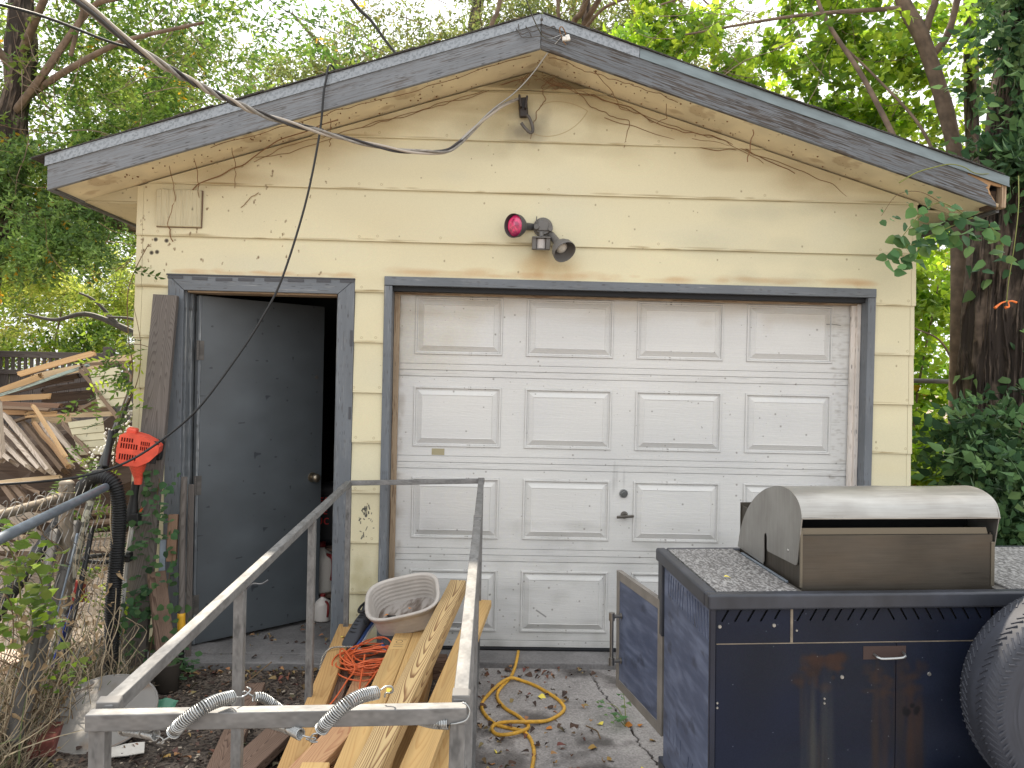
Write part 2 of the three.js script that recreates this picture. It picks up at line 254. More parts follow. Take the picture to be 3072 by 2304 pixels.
MT.lumberC = std({ map: wood([196, 156, 116], [160, 108, 78], 221, { str: 0.7, arch: 0.4, f: 12 }), bumpMap: woodBump, bumpScale: 0.001, roughness: 0.75 });
MT.lumberD = std({ map: wood([186, 150, 98], [150, 108, 64], 231, { str: 0.5, arch: 0.8, f: 7 }), bumpMap: woodBump, bumpScale: 0.0008, roughness: 0.75 });
MT.oldBrown = std({ map: wood([128, 106, 92], [74, 56, 46], 241, { str: 0.9, arch: 0.5, f: 16 }), bumpMap: woodBump, bumpScale: 0.003, roughness: 0.9 });
MT.greyWood = std({ map: wood([112, 106, 102], [80, 74, 70], 251, { str: 0.8, arch: 0.35, f: 18 }), bumpMap: woodBump, bumpScale: 0.002, roughness: 0.9 });
MT.fenceWood = std({ map: wood([104, 98, 96], [70, 64, 62], 261, { str: 0.6, arch: 0.3, f: 9 }), roughness: 0.9 });
const SCRAP = {
  l: std({ map: wood([214, 182, 138], [160, 114, 72], 301, { str: 0.7, f: 5 }), bumpMap: woodBump, bumpScale: 0.004, roughness: 0.85 }),
  b: std({ map: wood([138, 118, 98], [84, 66, 52], 311, { str: 0.9, f: 7 }), bumpMap: woodBump, bumpScale: 0.004, roughness: 0.9 }),
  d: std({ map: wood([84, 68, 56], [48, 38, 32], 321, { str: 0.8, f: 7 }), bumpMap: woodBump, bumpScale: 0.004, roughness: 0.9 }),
  w: std({ map: wood([198, 184, 168], [138, 122, 108], 331, { str: 0.8, arch: 0.3, f: 11 }), bumpMap: woodBump, bumpScale: 0.004, roughness: 0.9 }),
  o: std({ map: wood([182, 148, 110], [132, 98, 68], 341, { str: 0.8, f: 6 }), bumpMap: woodBump, bumpScale: 0.004, roughness: 0.85 }),
  p: std({ map: wood([222, 200, 166], [184, 156, 118], 351, { str: 0.5, f: 4 }), bumpMap: woodBump, bumpScale: 0.003, roughness: 0.85 }),
  r: std({ map: wood([144, 116, 96], [100, 76, 62], 361, { str: 0.6, f: 5 }), bumpMap: woodBump, bumpScale: 0.003, roughness: 0.85 }),
  g: std({ map: peel([168, 186, 180], 0.16, 371, [90, 80, 68]), bumpMap: woodBump, bumpScale: 0.004, roughness: 0.85 }),
};
MT.alu = std({ map: tex(512, 128, (u, v) => mul3([142, 142, 142], 0.8 + 0.26 * fbm(u, v, 14, 8, 4, 401) + 0.1 * (vn(u * 60, v * 30, 60, 30, 7) - 0.5) - 0.16 * sm(0.6, 0.8, fbm(u, v, 10, 8, 4, 405))), { rx: 0.6, ry: 0.15 }), roughnessMap: tex(256, 64, (u, v) => 255 * (0.52 + 0.3 * fbm(u, v, 12, 6, 4, 409)), { srgb: false, rx: 0.6, ry: 0.15 }), metalness: 0.75, roughness: 1 });
MT.steelWire = std({ color: rgb(164, 166, 166), metalness: 0.9, roughness: 0.28 });
MT.galvPipe = std({ map: tex(256, 64, (u, v) => mul3([140, 150, 162], 0.8 + 0.3 * fbm(u, v, 12, 6, 4, 421)), { rx: 0.5, ry: 0.12 }), metalness: 0.6, roughness: 0.5 });
MT.tanPipe = std({ map: tex(256, 64, (u, v) => mul3([136, 126, 112], 0.8 + 0.3 * fbm(u, v, 12, 6, 4, 425)), { rx: 0.5, ry: 0.12 }), metalness: 0.3, roughness: 0.6 });
MT.greyPipe = std({ map: tex(256, 64, (u, v) => mul3([98, 95, 92], 0.75 + 0.4 * fbm(u, v, 12, 6, 4, 427)), { rx: 0.5, ry: 0.12 }), metalness: 0.2, roughness: 0.65 });
MT.wire = std({ color: rgb(150, 147, 142), metalness: 0.4, roughness: 0.55 });
const brushed = tex(512, 256, (u, v) => 255 * (0.2 + 0.14 * vn(u * 8, v * 120, 8, 120, 3) + 0.26 * fbm(u, v, 6, 5, 4, 433)), { srgb: false, rx: 0.7, ry: 0.35 });
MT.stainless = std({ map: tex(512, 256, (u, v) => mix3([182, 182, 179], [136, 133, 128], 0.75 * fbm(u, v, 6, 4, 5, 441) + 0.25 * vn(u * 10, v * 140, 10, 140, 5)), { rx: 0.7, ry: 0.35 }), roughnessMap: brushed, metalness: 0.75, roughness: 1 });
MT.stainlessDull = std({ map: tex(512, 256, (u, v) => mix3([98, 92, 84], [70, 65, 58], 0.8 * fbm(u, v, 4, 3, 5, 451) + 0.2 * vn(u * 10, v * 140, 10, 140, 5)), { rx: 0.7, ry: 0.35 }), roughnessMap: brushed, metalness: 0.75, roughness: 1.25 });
MT.navySide = std({ map: tex(512, 512, (u, v) => { const n = fbm(u, v, 8, 4, 5, 461), st = fbm(u, v, 30, 5, 4, 466); return mix3(mix3([72, 82, 106], [104, 114, 138], sm(0.35, 0.75, n * 0.5 + st * 0.5)), [44, 48, 62], 0.7 * sm(0.6, 0.85, fbm(u, v, 9, 6, 5, 468))); }, { rx: 0.6, ry: 0.6 }), roughness: 0.5, metalness: 0.1 });
MT.navy = std({ map: tex(256, 256, (u, v) => mul3([27, 33, 50], 0.7 + 0.6 * fbm(u, v, 5, 5, 5, 471)), { rx: 0.5, ry: 0.5 }), roughness: 0.38, metalness: 0.1 });
MT.rim = std({ map: tex(256, 256, (u, v) => mul3([52, 55, 63], 0.75 + 0.5 * fbm(u, v, 8, 5, 5, 475)), { rx: 0.5, ry: 0.5 }), roughness: 0.42, metalness: 0.1 });
const grillFront = canvasTex(1024, 640, (g, W, H) => {                   // 1.60 x 1.00 m
  const r = RNG(29), k = W / 1.6; g.fillStyle = 'rgb(20,27,46)'; g.fillRect(0, 0, W, H);
  const blob = (x, y, rx, ry, c, a) => { g.save(); g.translate(x * k, H - y * k); g.scale(rx * k, ry * k); const q = g.createRadialGradient(0, 0, 0, 0, 0, 1); q.addColorStop(0, `rgba(${c},${a})`); q.addColorStop(0.5, `rgba(${c},${a * 0.7})`); q.addColorStop(1, `rgba(${c},0)`); g.fillStyle = q; g.beginPath(); g.arc(0, 0, 1, 0, 7); g.fill(); g.restore(); };
  for (let i = 0; i < 120; i++) blob(rr(0, 1.6, r), rr(0, 1, r), rr(0.04, 0.2, r), rr(0.04, 0.25, r), r() < 0.5 ? '38,44,58' : '18,21,30', 0.3);
  for (let i = 0; i < 46; i++) blob(0.345 + rr(-0.06, 0.09, r), 0.75 - Math.pow(r(), 2) * 0.1, rr(0.01, 0.035, r), rr(0.008, 0.03, r), r() < 0.5 ? '56,37,30' : '40,27,24', 0.55);
  for (let i = 0; i < 26; i++) blob(0.34 + rr(-0.045, 0.06, r), rr(0.2, 0.62, r), rr(0.006, 0.02, r), rr(0.12, 0.26, r), r() < 0.6 ? '70,70,64' : '60,48,38', 0.26);
  for (let i = 0; i < 60; i++) blob(0.61 + rr(-0.085, 0.09, r), rr(0.1, 0.64, r), rr(0.008, 0.026, r), rr(0.06, 0.2, r), r() < 0.6 ? '58,40,33' : '48,38,33', 0.32);
  for (let i = 0; i < 40; i++) blob(0.61 + rr(-0.1, 0.09, r), 0.655 + rr(-0.03, 0.07, r), rr(0.008, 0.03, r), rr(0.006, 0.03, r), '52,38,33', 0.45);
  for (let i = 0; i < 9; i++) blob(0.655 + rr(-0.02, 0.03, r), 0.57 + rr(-0.03, 0.03, r), rr(0.006, 0.016, r), rr(0.008, 0.02, r), '14,14,20', 0.9);
  for (let i = 0; i < 80; i++) blob(rr(0, 1.6, r), rr(0.05, 0.95, r), 0.002, 0.002, '170,176,182', 0.7);
  const im = g.getImageData(0, 0, W, H), d = im.data; for (let i = 0; i < d.length; i += 4) { const n = (r() - 0.5) * 9; d[i] += n; d[i + 1] += n; d[i + 2] += n; } g.putImageData(im, 0, 0);
});
grillFront.repeat.set(1 / 1.6, 1);
MT.grillFront = phy({ map: grillFront, roughness: 0.5, specularIntensity: 0.45 });
MT.granite = std({ map: tex(512, 512, (u, v) => { const n = fbm(u, v, 60, 26, 4, 481), m = fbm(u, v, 8, 6, 4, 483); return mix3([88, 86, 86], [164, 163, 162], sm(0.3, 0.72, n) * (0.6 + 0.6 * m)); }, { rx: 0.3, ry: 0.3 }), bumpMap: tex(256, 256, (u, v) => 255 * fbm(u, v, 30, 18, 4, 485), { srgb: false, rx: 0.4, ry: 0.4 }), bumpScale: 0.003, roughness: 0.55 });
MT.tub = std({ map: tex(256, 256, (u, v) => mul3([186, 180, 174], 0.9 + 0.16 * fbm(u, v, 5, 5, 4, 491)), { rx: 0.5, ry: 0.5 }), roughness: 0.5 });
MT.grime = std({ map: tex(256, 256, (u, v) => mix3([158, 152, 147], [92, 80, 72], sm(0.4, 0.75, fbm(u, v, 6, 6, 5, 495))), { rx: 0.4, ry: 0.4 }), roughness: 0.8 });
MT.orange = std({ color: rgb(206, 98, 54), roughness: 0.45 });
MT.yellow = std({ map: tex(256, 32, (u, v) => mul3([224, 172, 62], 0.78 + 0.3 * fbm(u, v, 24, 4, 3, 7)), { rx: 0.4, ry: 0.05 }), roughness: 0.5 });
MT.red = std({ map: tex(128, 128, (u, v) => mul3([226, 88, 66], 0.86 + 0.2 * fbm(u, v, 6, 6, 3, 9)), { rx: 0.2, ry: 0.2 }), roughness: 0.42 });
MT.cable = std({ map: tex(256, 32, (u, v) => mul3([150, 146, 140], 0.7 + 0.5 * fbm(u, v, 20, 4, 3, 11)), { rx: 0.4, ry: 0.06 }), roughness: 0.7 });
MT.white = std({ color: rgb(226, 224, 218), roughness: 0.5 });
MT.bark = std({ map: tex(512, 512, (u, v) => { const n = fbm(u, v, 5, 26, 4, 501), m = sm(0.4, 0.62, n); return mix3([50, 42, 37], [112, 98, 87], m * (0.55 + 0.5 * vn(u * 60, v * 60, 60, 60, 4))); }, { rx: 1.2, ry: 1.2 }), bumpMap: tex(512, 512, (u, v) => 255 * sm(0.36, 0.64, fbm(u, v, 5, 26, 4, 501)), { srgb: false, rx: 1.2, ry: 1.2 }), bumpScale: 0.03, roughness: 0.95 });
MT.branch = std({ map: tex(128, 128, (u, v) => mul3([112, 96, 82], 0.7 + 0.6 * fbm(u, v, 5, 10, 4, 511)), { rx: 0.3, ry: 0.5 }), roughness: 0.9 });
MT.twig = std({ color: rgb(112, 92, 66), roughness: 0.9 });
MT.vineDry = std({ color: rgb(128, 98, 70), roughness: 0.95 });
MT.stem = std({ color: rgb(122, 128, 70), roughness: 0.8 });
// leaves: the instance colour carries the hue; light passes through
const leafMat = (t = 0.4, c = 0xffffff, rough = 0.6) => phy({ color: c, roughness: Math.max(rough, 0.93), transmission: t, thickness: 0, side: THREE.DoubleSide, specularIntensity: 0.35, ior: 1.4 });
MT.leaf = leafMat(0.6); MT.leafDark = leafMat(0.36);
MT.deadLeaf = std({ color: 0xffffff, roughness: 0.85, side: THREE.DoubleSide });
// ================================================================ GARAGE
const garage = thing('garage', 'cream lap-sided garage with grey gable fascia, entry door ajar and white sectional garage door', 'garage', [0, 0, 0]);
const AX = 0.21, AY = 3.312, SL = 0.3215, SR = 0.3105, XL = -2.325, XR = 2.715;
const under = (x, d = 0) => AY + d - (x < AX ? SL * (AX - x) : SR * (x - AX));
const EX0 = -1.735, EX1 = -0.878, EY = 2.03, GX0 = -0.582, GX1 = 2.13, GY = 2.086;   // openings
{
  // walls with thickness, openings left out
  const w = [];
  const zf = -0.004, zb = -0.1;
  w.push(bx(-1.985, EX0 - 0.04, -0.02, 2.5, zb, zf), bx(EX1 + 0.04, GX0 - 0.02, -0.02, 2.5, zb, zf), bx(GX1 + 0.02, 2.385, -0.02, 2.5, zb, zf));
  w.push(bx(EX0 - 0.04, EX1 + 0.04, EY + 0.04, 2.5, zb, zf), bx(GX0 - 0.02, GX1 + 0.02, GY + 0.02, 2.5, zb, zf));
  w.push(extr([[-1.985, 2.5], [2.385, 2.5], [2.385, under(2.385)], [AX, under(AX)], [-1.985, under(-1.985)]], zb, zf));
  w.push(bx(-1.985, -1.885, -0.02, 2.62, -6, zb), bx(2.285, 2.385, -0.02, 2.62, -6, zb));
  w.push(extr([[-1.985, -0.02], [2.385, -0.02], [2.385, under(2.385)], [AX, under(AX)], [-1.985, under(-1.985)]], -6.1, -6));
  mesh('wall', w, MT.inner, garage);
  // side siding (seen edge-on)
  mesh('side_siding', bx(-1.999, -1.987, 0.05, 2.52, -6, -0.004), MT.creamPlain, garage); mesh('side_siding', bx(2.387, 2.399, 0.05, 2.55, -6, -0.004), MT.creamPlain, garage);
  // lap siding: every course, clipped to the gable and to the openings
  const yb = [0.062, 0.349, 0.636, 0.918, 1.201, 1.482, 1.764, 2.047, 2.332, 2.623, 2.913, 3.192, 3.4];
  const r = RNG(3);
  const board = (pts, y0, y1) => {
    const g = new THREE.ExtrudeGeometry(shape(pts), { depth: 0.009, bevelEnabled: false });
    const p = g.attributes.position; const k = rr(-0.0012, 0.0012, r);
    for (let i = 0; i < p.count; i++) { const t = (p.getY(i) - y0) / (y1 - y0); p.setZ(i, p.getZ(i) + 0.013 * (1 - clamp(t)) + k); }
    g.computeVertexNormals(); mesh('siding_board', uvm(g), MT.cream, garage);
  };
  for (let k = 0; k < 12; k++) {
    const y0 = yb[k], y1 = yb[k + 1] + 0.012, xl = -2.006 + rr(-0.004, 0.004, r), xr = 2.403 + rr(-0.003, 0.003, r), top = (x) => Math.min(y1, under(x, 0.004));
    const spans = [];
    if (y1 < 2.08) spans.push([xl, -1.971], [-1.969, -1.823], [-0.785, -0.622], [2.173, 2.376], [2.378, xr]);
    else spans.push([xl, -1.971], [-1.969, 2.376], [2.378, xr]);
    for (const [a, b] of spans) {
      let x0 = a, x1 = b;
      const lim0 = AX - (AY + 0.004 - y0) / SL, lim1 = AX + (AY + 0.004 - y0) / SR;
      x0 = Math.max(x0, lim0); x1 = Math.min(x1, lim1); if (x1 - x0 < 0.006) continue;
      let bot = [[x0, y0], [x1, y0]];
      if (k === 7 && x1 - x0 > 1) bot = [[x0, y0], [-1.823, y0], [-1.823, 2.118], [-0.785, 2.118], [-0.785, y0], [-0.622, y0], [-0.622, 2.138], [2.173, 2.138], [2.173, y0], [x1, y0]];
      const tp = []; const xs = [x1, x0]; const c1 = AX + (AY + 0.004 - y1) / SR, c0 = AX - (AY + 0.004 - y1) / SL;
      tp.push([x1, top(x1)]); if (c1 < x1 && c1 > x0) tp.push([c1, top(c1)]); if (y1 > AY && x0 < AX && x1 > AX) tp.push([AX, top(AX)]); if (c0 > x0 && c0 < x1) tp.push([c0, top(c0)]); tp.push([x0, top(x0)]);
      board([...bot, ...tp], y0, y1);
    }
  }
  // eave returns and soffits
  mesh('eave_return', extr([[XL + 0.03, 2.522], [-2.004, 2.522], [-2.004, under(-2.004, 0.01)], [XL + 0.03, under(XL + 0.03, 0.01)]], -0.01, 0.004), MT.creamPlain, garage); mesh('eave_return', extr([[2.405, 2.6], [XR - 0.03, 2.6], [XR - 0.03, under(XR - 0.03, 0.01)], [2.405, under(2.405, 0.01)]], -0.01, 0.004), MT.creamPlain, garage);
  const sofx = (x0, x1) => { const g = extr([[x0, under(x0, 0.014)], [x1, under(x1, 0.014)], [x1, under(x1, 0.03)], [x0, under(x0, 0.03)]], -0.02, 0.3); return g; };
  const uvs = (g) => uvm(g, 0);
  mesh('soffit', uvs(sofx(XL + 0.02, AX)), MT.soffit, garage); mesh('soffit', uvs(sofx(AX, XR - 0.03)), MT.soffit, garage);
  mesh('eave_soffit', bx(XL + 0.02, -2.0, 2.512, 2.522, -6.3, -0.012), MT.creamPlain, garage); mesh('eave_soffit', bx(2.4, XR - 0.02, 2.588, 2.6, -6.3, -0.012), MT.creamPlain, garage);
  mesh('eave_fascia', bx(XL, XL + 0.02, 2.495, 2.66, -6.3, 0.3, 0.003, 2), MT.fasciaWorn, garage);
  mesh('eave_fascia', bx(XR - 0.02, XR, 2.535, 2.69, -6.3, 0.26, 0.003, 2), MT.fasciaWorn, garage);
  // rake fascia, the right one rotten at its tail
  const fas = (x0, x1, hole) => { let pts = [[x0, under(x0)], [x1, under(x1)], [x1, under(x1, 0.13)], [x0, under(x0, 0.13)]]; if (hole) pts = [[x0, under(x0)], ...hole, [x0, under(x0, 0.13)]]; const g = extr(pts, 0.3, 0.322, [], 0.0025);
    const p = g.attributes.position, uv = g.attributes.uv; for (let i = 0; i < p.count; i++) { uv.setX(i, p.getX(i) * 1.05); uv.setY(i, p.getY(i) - under(p.getX(i))); } return g; };
  mesh('rake_fascia', fas(XL, AX - 0.001), MT.fascia, garage);
  const hx = [[2.66, 0.0], [2.655, 0.022], [2.638, 0.036], [2.63, 0.05], [2.617, 0.055], [2.612, 0.075], [2.6, 0.083], [2.612, 0.1], [2.56, 0.112], [2.5, 0.118], [2.5, 0.13]].map(([x, d]) => [x, under(x, d)]);
  tag(mesh('rake_fascia', fas(AX + 0.001, 0, hx), MT.fasciaWorn, garage), 'weathered right rake board, rotted through at its lower end');
  mesh('rotten_wood', [extr([[2.5, under(2.5, 0.055)], [2.6, under(2.6, 0.04)], [2.655, under(2.655, 0.004)], [2.672, under(2.672, 0.004)], [2.65, under(2.65, 0.04)], [2.632, under(2.632, 0.06)], [2.622, under(2.622, 0.085)], [2.63, under(2.63, 0.112)], [2.69, under(2.69, 0.116)], [2.69, under(2.69, 0.13)], [2.5, under(2.5, 0.13)]], 0.302, 0.314, [], 0.002)], SCRAP.o, garage);
  mesh('rafter_tail', [bx(2.64, 2.69, under(2.66, 0.0), under(2.66, 0.1), 0.2, 0.27, 0.004)], SCRAP.d, garage);
  mesh('rake_end', [bx(2.688, 2.714, under(2.7, 0.01), under(2.7, 0.135), 0.27, 0.318, 0.003, 1)], MT.stopDirty, garage);
  // metal drip edge on the rake
  const drip = (x0, x1) => { const g = M([extr([[x0, under(x0, 0.132)], [x1, under(x1, 0.132)], [x1, under(x1, 0.178)], [x0, under(x0, 0.178)]], 0.318, 0.3245), extr([[x0, under(x0, 0.127)], [x1, under(x1, 0.127)], [x1, under(x1, 0.133)], [x0, under(x0, 0.133)]], 0.3225, 0.329), extr([[x0, under(x0, 0.176)], [x1, under(x1, 0.176)], [x1, under(x1, 0.18)], [x0, under(x0, 0.18)]], 0.2, 0.326)]);
    const p = g.attributes.position, uv = g.attributes.uv; for (let i = 0; i < p.count; i++) { uv.setX(i, p.getX(i)); uv.setY(i, p.getY(i) - under(p.getX(i))); } return g; };
  mesh('drip_edge', drip(XL - 0.012, AX), MT.galv, garage); mesh('drip_edge', drip(AX + 0.002, 0.73), MT.galv, garage); mesh('drip_edge', drip(0.733, XR + 0.008), MT.galvR, garage);
  mesh('nail_head', [put(new THREE.SphereGeometry(0.008, 8, 6), AX + 0.002, AY + 0.15, 0.326)], MT.greyPipe, garage);
  // roof decks and shingle tabs along the rake
  const deck = (x0, x1) => extr([[x0, under(x0, 0.165)], [x1, under(x1, 0.165)], [x1, under(x1, 0.18)], [x0, under(x0, 0.18)]], -6.3, 0.305);
  mesh('roof', [deck(XL - 0.01, AX), deck(AX, XR + 0.01)], MT.shingle, garage);
  const ga = Math.atan(SL), gb = Math.atan(SR);
  const tabs = [0, 1, 2].map((k) => bx(-0.08, 0.08, 0, 0.0055 + k * 0.0015, -6.6, 0, 0.001));
  for (let i = 0; i < 20; i++) for (const s of [-1, 1]) {
    const x = AX + s * (0.085 + i * 0.129); if (x < XL - 0.02 || x > XR + 0.02) continue;
    const o = mesh('shingle', tabs[i % 3], MT.shingle, garage); o.position.set(x, under(x, 0.183), 0.332 + rr(-0.006, 0.006, r)); o.rotation.z = s < 0 ? ga + 0.02 : -gb - 0.02;
  }
  // entry door casing: mitred boards, jambs, old patches
  const zc = 0.022;
  mesh('door_casing', uvm(extr([[-1.823, 0], [-1.735, 0], [-1.735, 2.03], [-1.823, 2.113]], -0.004, zc, [], 0.002), 1), MT.trim, garage);
  mesh('door_casing', uvm(extr([[-0.879, 0], [-0.787, 0], [-0.787, 2.113], [-0.879, 2.03]], -0.004, zc, [], 0.002), 1, 0.3), MT.trim, garage);
  mesh('door_casing', extr([[-1.8215, 2.114], [-1.7345, 2.032], [-0.8795, 2.032], [-0.7885, 2.114]], -0.004, zc, [], 0.002), MT.trim, garage);
  mesh('casing_cap', bx(-1.832, -0.785, 2.113, 2.121, -0.004, 0.028, 0.002), MT.tape, garage);
  mesh('door_jamb', [bx(-1.775, -1.725, 0, 2.05, -0.12, -0.005, 0.003, 1), bx(-1.725, -1.712, 0, 2.02, -0.105, -0.05, 0.002, 1)], MT.edgePaint, garage);
  mesh('door_jamb', [bx(-0.888, -0.838, 0, 2.05, -0.12, -0.005, 0.003, 1)], MT.edgePaint, garage);
  mesh('door_jamb', [bx(-1.725, -0.888, 2.022, 2.05, -0.12, -0.005, 0.003)], MT.stopDirty, garage);
  for (const [x0, x1, y, a] of [[-1.826, -1.74, 2.102, 0], [-1.69, -1.605, 2.098, -0.02], [-1.56, -1.468, 2.095, 0.02], [-1.435, -1.345, 2.098, 0], [-1.29, -1.2, 2.1, 0], [-1.16, -1.07, 2.1, 0], [-1.0, -0.92, 2.102, 0], [-0.87, -0.79, 2.104, 0]]) {
    const o = mesh('casing_patch', bx(-(x1 - x0) / 2, (x1 - x0) / 2, -0.008, 0.008, 0, 0.0025, 0.001), MT.tape, garage); o.position.set((x0 + x1) / 2, y, zc + 0.0005); o.rotation.z = a;
  }
  for (const [y0, y1] of [[1.74, 1.83], [1.33, 1.4]]) mesh('casing_patch', bx(-0.806, -0.792, y0, y1, zc, zc + 0.003, 0.001), MT.tape, garage);
  mesh('door_sill', bx(-1.735, -0.879, -0.006, 0.012, -0.13, 0.03, 0.003), MT.slab, garage);
  // big door frame
  mesh('door_frame', bx(-0.621, 2.171, 2.087, 2.137, -0.004, 0.032, 0.003), MT.trim, garage);
  mesh('door_frame', bx(-0.621, -0.576, -0.02, 2.0855, -0.09, 0.028, 0.003, 1), MT.trim, garage);
  mesh('door_frame', bx(2.126, 2.171, -0.02, 2.0855, -0.11, 0.028, 0.003, 1), MT.trim, garage);
  mesh('door_frame', bx(-0.575, 2.125, 2.06, 2.0865, -0.05, -0.006, 0.002), MT.dark, garage);
  mesh('door_stop', [bx(-0.575, -0.543, -0.02, 2.056, -0.09, -0.068, 0.002, 1)], MT.stopDirty, garage);
  mesh('door_stop', [bx(2.078, 2.104, -0.02, 2.056, -0.09, -0.07, 0.002, 1), bx(2.104, 2.1255, -0.02, 2.056, -0.09, -0.052, 0.002, 1)], MT.stopWhite, garage);
  mesh('door_stop', [bx(-0.575, 2.125, 2.048, 2.06, -0.09, -0.06, 0.002)], MT.stopDirty, garage);
}
// ---- the sectional door: four sections, four pressed panels in each
{
  const gd = new THREE.Group(); gd.name = 'garage_door'; garage.add(gd);
  const z = -0.1, X0 = -0.575, X1 = 2.12;
  const px = [0, 1, 2, 3].map((k) => -0.457 + 0.6437 * k), PW = 0.508;
  const rows = [[0.108, 0.466], [0.645, 0.999], [1.175, 1.526], [1.708, 2.046]];
  const ring = (w, h) => {                                            // concentric rectangles: inset, height
    const prof = [[0, 0], [0.004, 0.007], [0.011, 0.007], [0.016, -0.004], [0.021, -0.005], [0.026, -0.001], [0.051, 0.0115], [0.0535, 0.009]];
    const P = []; const rect = (o, zz) => [[o, o, zz], [w - o, o, zz], [w - o, h - o, zz], [o, h - o, zz]];
    const tri = (a, b, c) => P.push(...a, ...b, ...c);
    for (let i = 0; i < prof.length - 1; i++) { const a = rect(...prof[i]), b = rect(...prof[i + 1]); for (let j = 0; j < 4; j++) { const k = (j + 1) % 4; tri(a[j], a[k], b[k]); tri(a[j], b[k], b[j]); } }
    const q = rect(...prof[prof.length - 1]); tri(q[0], q[1], q[2]); tri(q[0], q[2], q[3]);
    const g = new THREE.BufferGeometry(); g.setAttribute('position', new THREE.Float32BufferAttribute(P, 3)); g.computeVertexNormals(); return g;
  };
  for (let s = 0; s < 4; s++) {
    const y0 = 0.02 + 0.533 * s, y1 = y0 + 0.533, [a, b] = rows[s], gl = 0.0367, gw = 0.0016;
    const lo = s === 0 ? y0 + 0.040 : y0 + gl, hi = s === 3 ? y1 : y1 - gl;
    const holes = px.map((x) => [[x, a], [x + PW, a], [x + PW, b], [x, b]]);
    const parts = [extr([[X0, lo + gw], [X1, lo + gw], [X1, hi - gw], [X0, hi - gw]], z - 0.006, z, holes), bx(X0, X1, y0 + gw, lo - gw, z - 0.006, z + 0.0005, 0.0012)];
    if (s < 3) parts.push(bx(X0, X1, hi + gw, y1 - gw, z - 0.006, z + 0.0005, 0.0012));
    parts.push(bx(X0, X1, y0, y1, z - 0.04, z - 0.0065));
    mesh('door_section', parts, MT.door, gd);
    for (const x of px) { const g = ring(PW, b - a); g.translate(x, a, z); mesh('raised_panel', uvm(g), MT.door, gd); }
  }
  mesh('bottom_seal', bx(X0, X1, 0.002, 0.02, z - 0.03, z - 0.002, 0.004), MT.dark, gd);
  mesh('lock_cylinder', [cyl(0.026, 0.022, V(0.775, 0.925, z), V(0.775, 0.925, z + 0.012), 24), cyl(0.014, 0.013, V(0.775, 0.925, z + 0.012), V(0.775, 0.925, z + 0.02), 20), bx(0.774, 0.776, 0.918, 0.931, z + 0.02, z + 0.0205)], MT.steelWire, gd);
  const h = M([cyl(0.022, 0.014, V(0, 0, 0), V(0, 0, 0.03), 16), put(new RoundedBoxGeometry(0.1, 0.016, 0.012, 2, 0.005), 0, -0.004, 0.036)]);
  const hm = mesh('door_handle', h, std({ color: rgb(110, 106, 100), metalness: 0.8, roughness: 0.42 }), gd); hm.position.set(0.782, 0.8, z); hm.rotation.z = 0.08;
  mesh('sticker', bx(-0.345, -0.272, 1.128, 1.165, z + 0.0003, z + 0.0012), std({ map: tex(64, 32, (u, v) => mix3([206, 200, 176], [158, 150, 122], sm(0.4, 0.6, fbm(u, v, 7, 5, 3, 4)))), roughness: 0.8 }), gd);
}
// ---- entry door, swung about 42 degrees inwards
{
  const ed = new THREE.Group(); ed.name = 'entry_door'; ed.position.set(-1.668, 0, -0.062); ed.rotation.y = 0.74; garage.add(ed);
  ed.userData.label = 'blue-grey steel entry door standing ajar';
  mesh('door_leaf', bx(0.004, 0.79, 0.022, 2.012, -0.042, 0, 0.003, 1), MT.entry, ed);
  mesh('door_edge', bx(-0.012, 0.0035, 0.022, 2.012, -0.042, 0.001, 0.002, 1), MT.edgePaint, ed);
  const kx = 0.725, ky = 0.925;
  mesh('door_knob', [cyl(0.032, 0.03, V(kx, ky, 0), V(kx, ky, 0.008), 20), cyl(0.012, 0.012, V(kx, ky, 0.008), V(kx, ky, 0.035), 12), put(new THREE.SphereGeometry(0.028, 18, 12).scale(1, 1, 0.8), kx, ky, 0.05)], std({ color: rgb(150, 140, 124), metalness: 0.85, roughness: 0.3 }), ed);
  mesh('deadbolt', [cyl(0.012, 0.011, V(kx + 0.015, 1.56, 0), V(kx + 0.015, 1.56, 0.006), 14)], MT.greyPipe, ed);
  for (const y of [1.7, 0.93, 0.25]) mesh('hinge', [cyl(0.008, 0.008, V(-0.016, y - 0.055, 0.004), V(-0.016, y + 0.055, 0.004), 10), bx(-0.012, 0.02, y - 0.055, y + 0.055, 0.0005, 0.004, 0.001)], MT.greyPipe, ed);
}
// ---- small square hatch on the siding
mesh('hatch_shadow_strip', bx(-1.892, -1.640, 2.377, 2.587, 0.0, 0.026, 0.002), MT.oldBrown, garage);  // dark backing strip added to draw a shadow outline around the hatch
mesh('wall_hatch', bx(-1.888, -1.645, 2.381, 2.585, 0.012, 0.042, 0.004, 1), std({ map: MT.creamPlain.map, bumpMap: tex(256, 256, (u, v) => 255 * vn(u * 3, v * 70, 3, 70, 4), { srgb: false, rx: 0.3, ry: 0.3 }), bumpScale: 0.004, roughness: 0.7 }), garage);
mesh('porcelain_cleat', [put(new RoundedBoxGeometry(0.05, 0.11, 0.03, 2, 0.008), 0.135, 3.10, 0.035, 0, 0, 0.1), put(new RoundedBoxGeometry(0.012, 0.07, 0.05, 2, 0.004), 0.116, 3.125, 0.055, 0, 0, 0.15), put(new RoundedBoxGeometry(0.012, 0.07, 0.05, 2, 0.004), 0.15, 3.12, 0.055, 0, 0, -0.12)], std({ color: rgb(46, 38, 34), roughness: 0.5 }), garage);
mesh('cable_stub', sweep([[0.146, 3.065, 0.03], [0.166, 3.045, 0.05], [0.186, 3.0, 0.055], [0.19, 2.965, 0.055], [0.176, 2.953, 0.065], [0.15, 2.97, 0.075], [0.124, 3.0, 0.08]], 0.009, 30, 8), MT.greyPipe, garage);
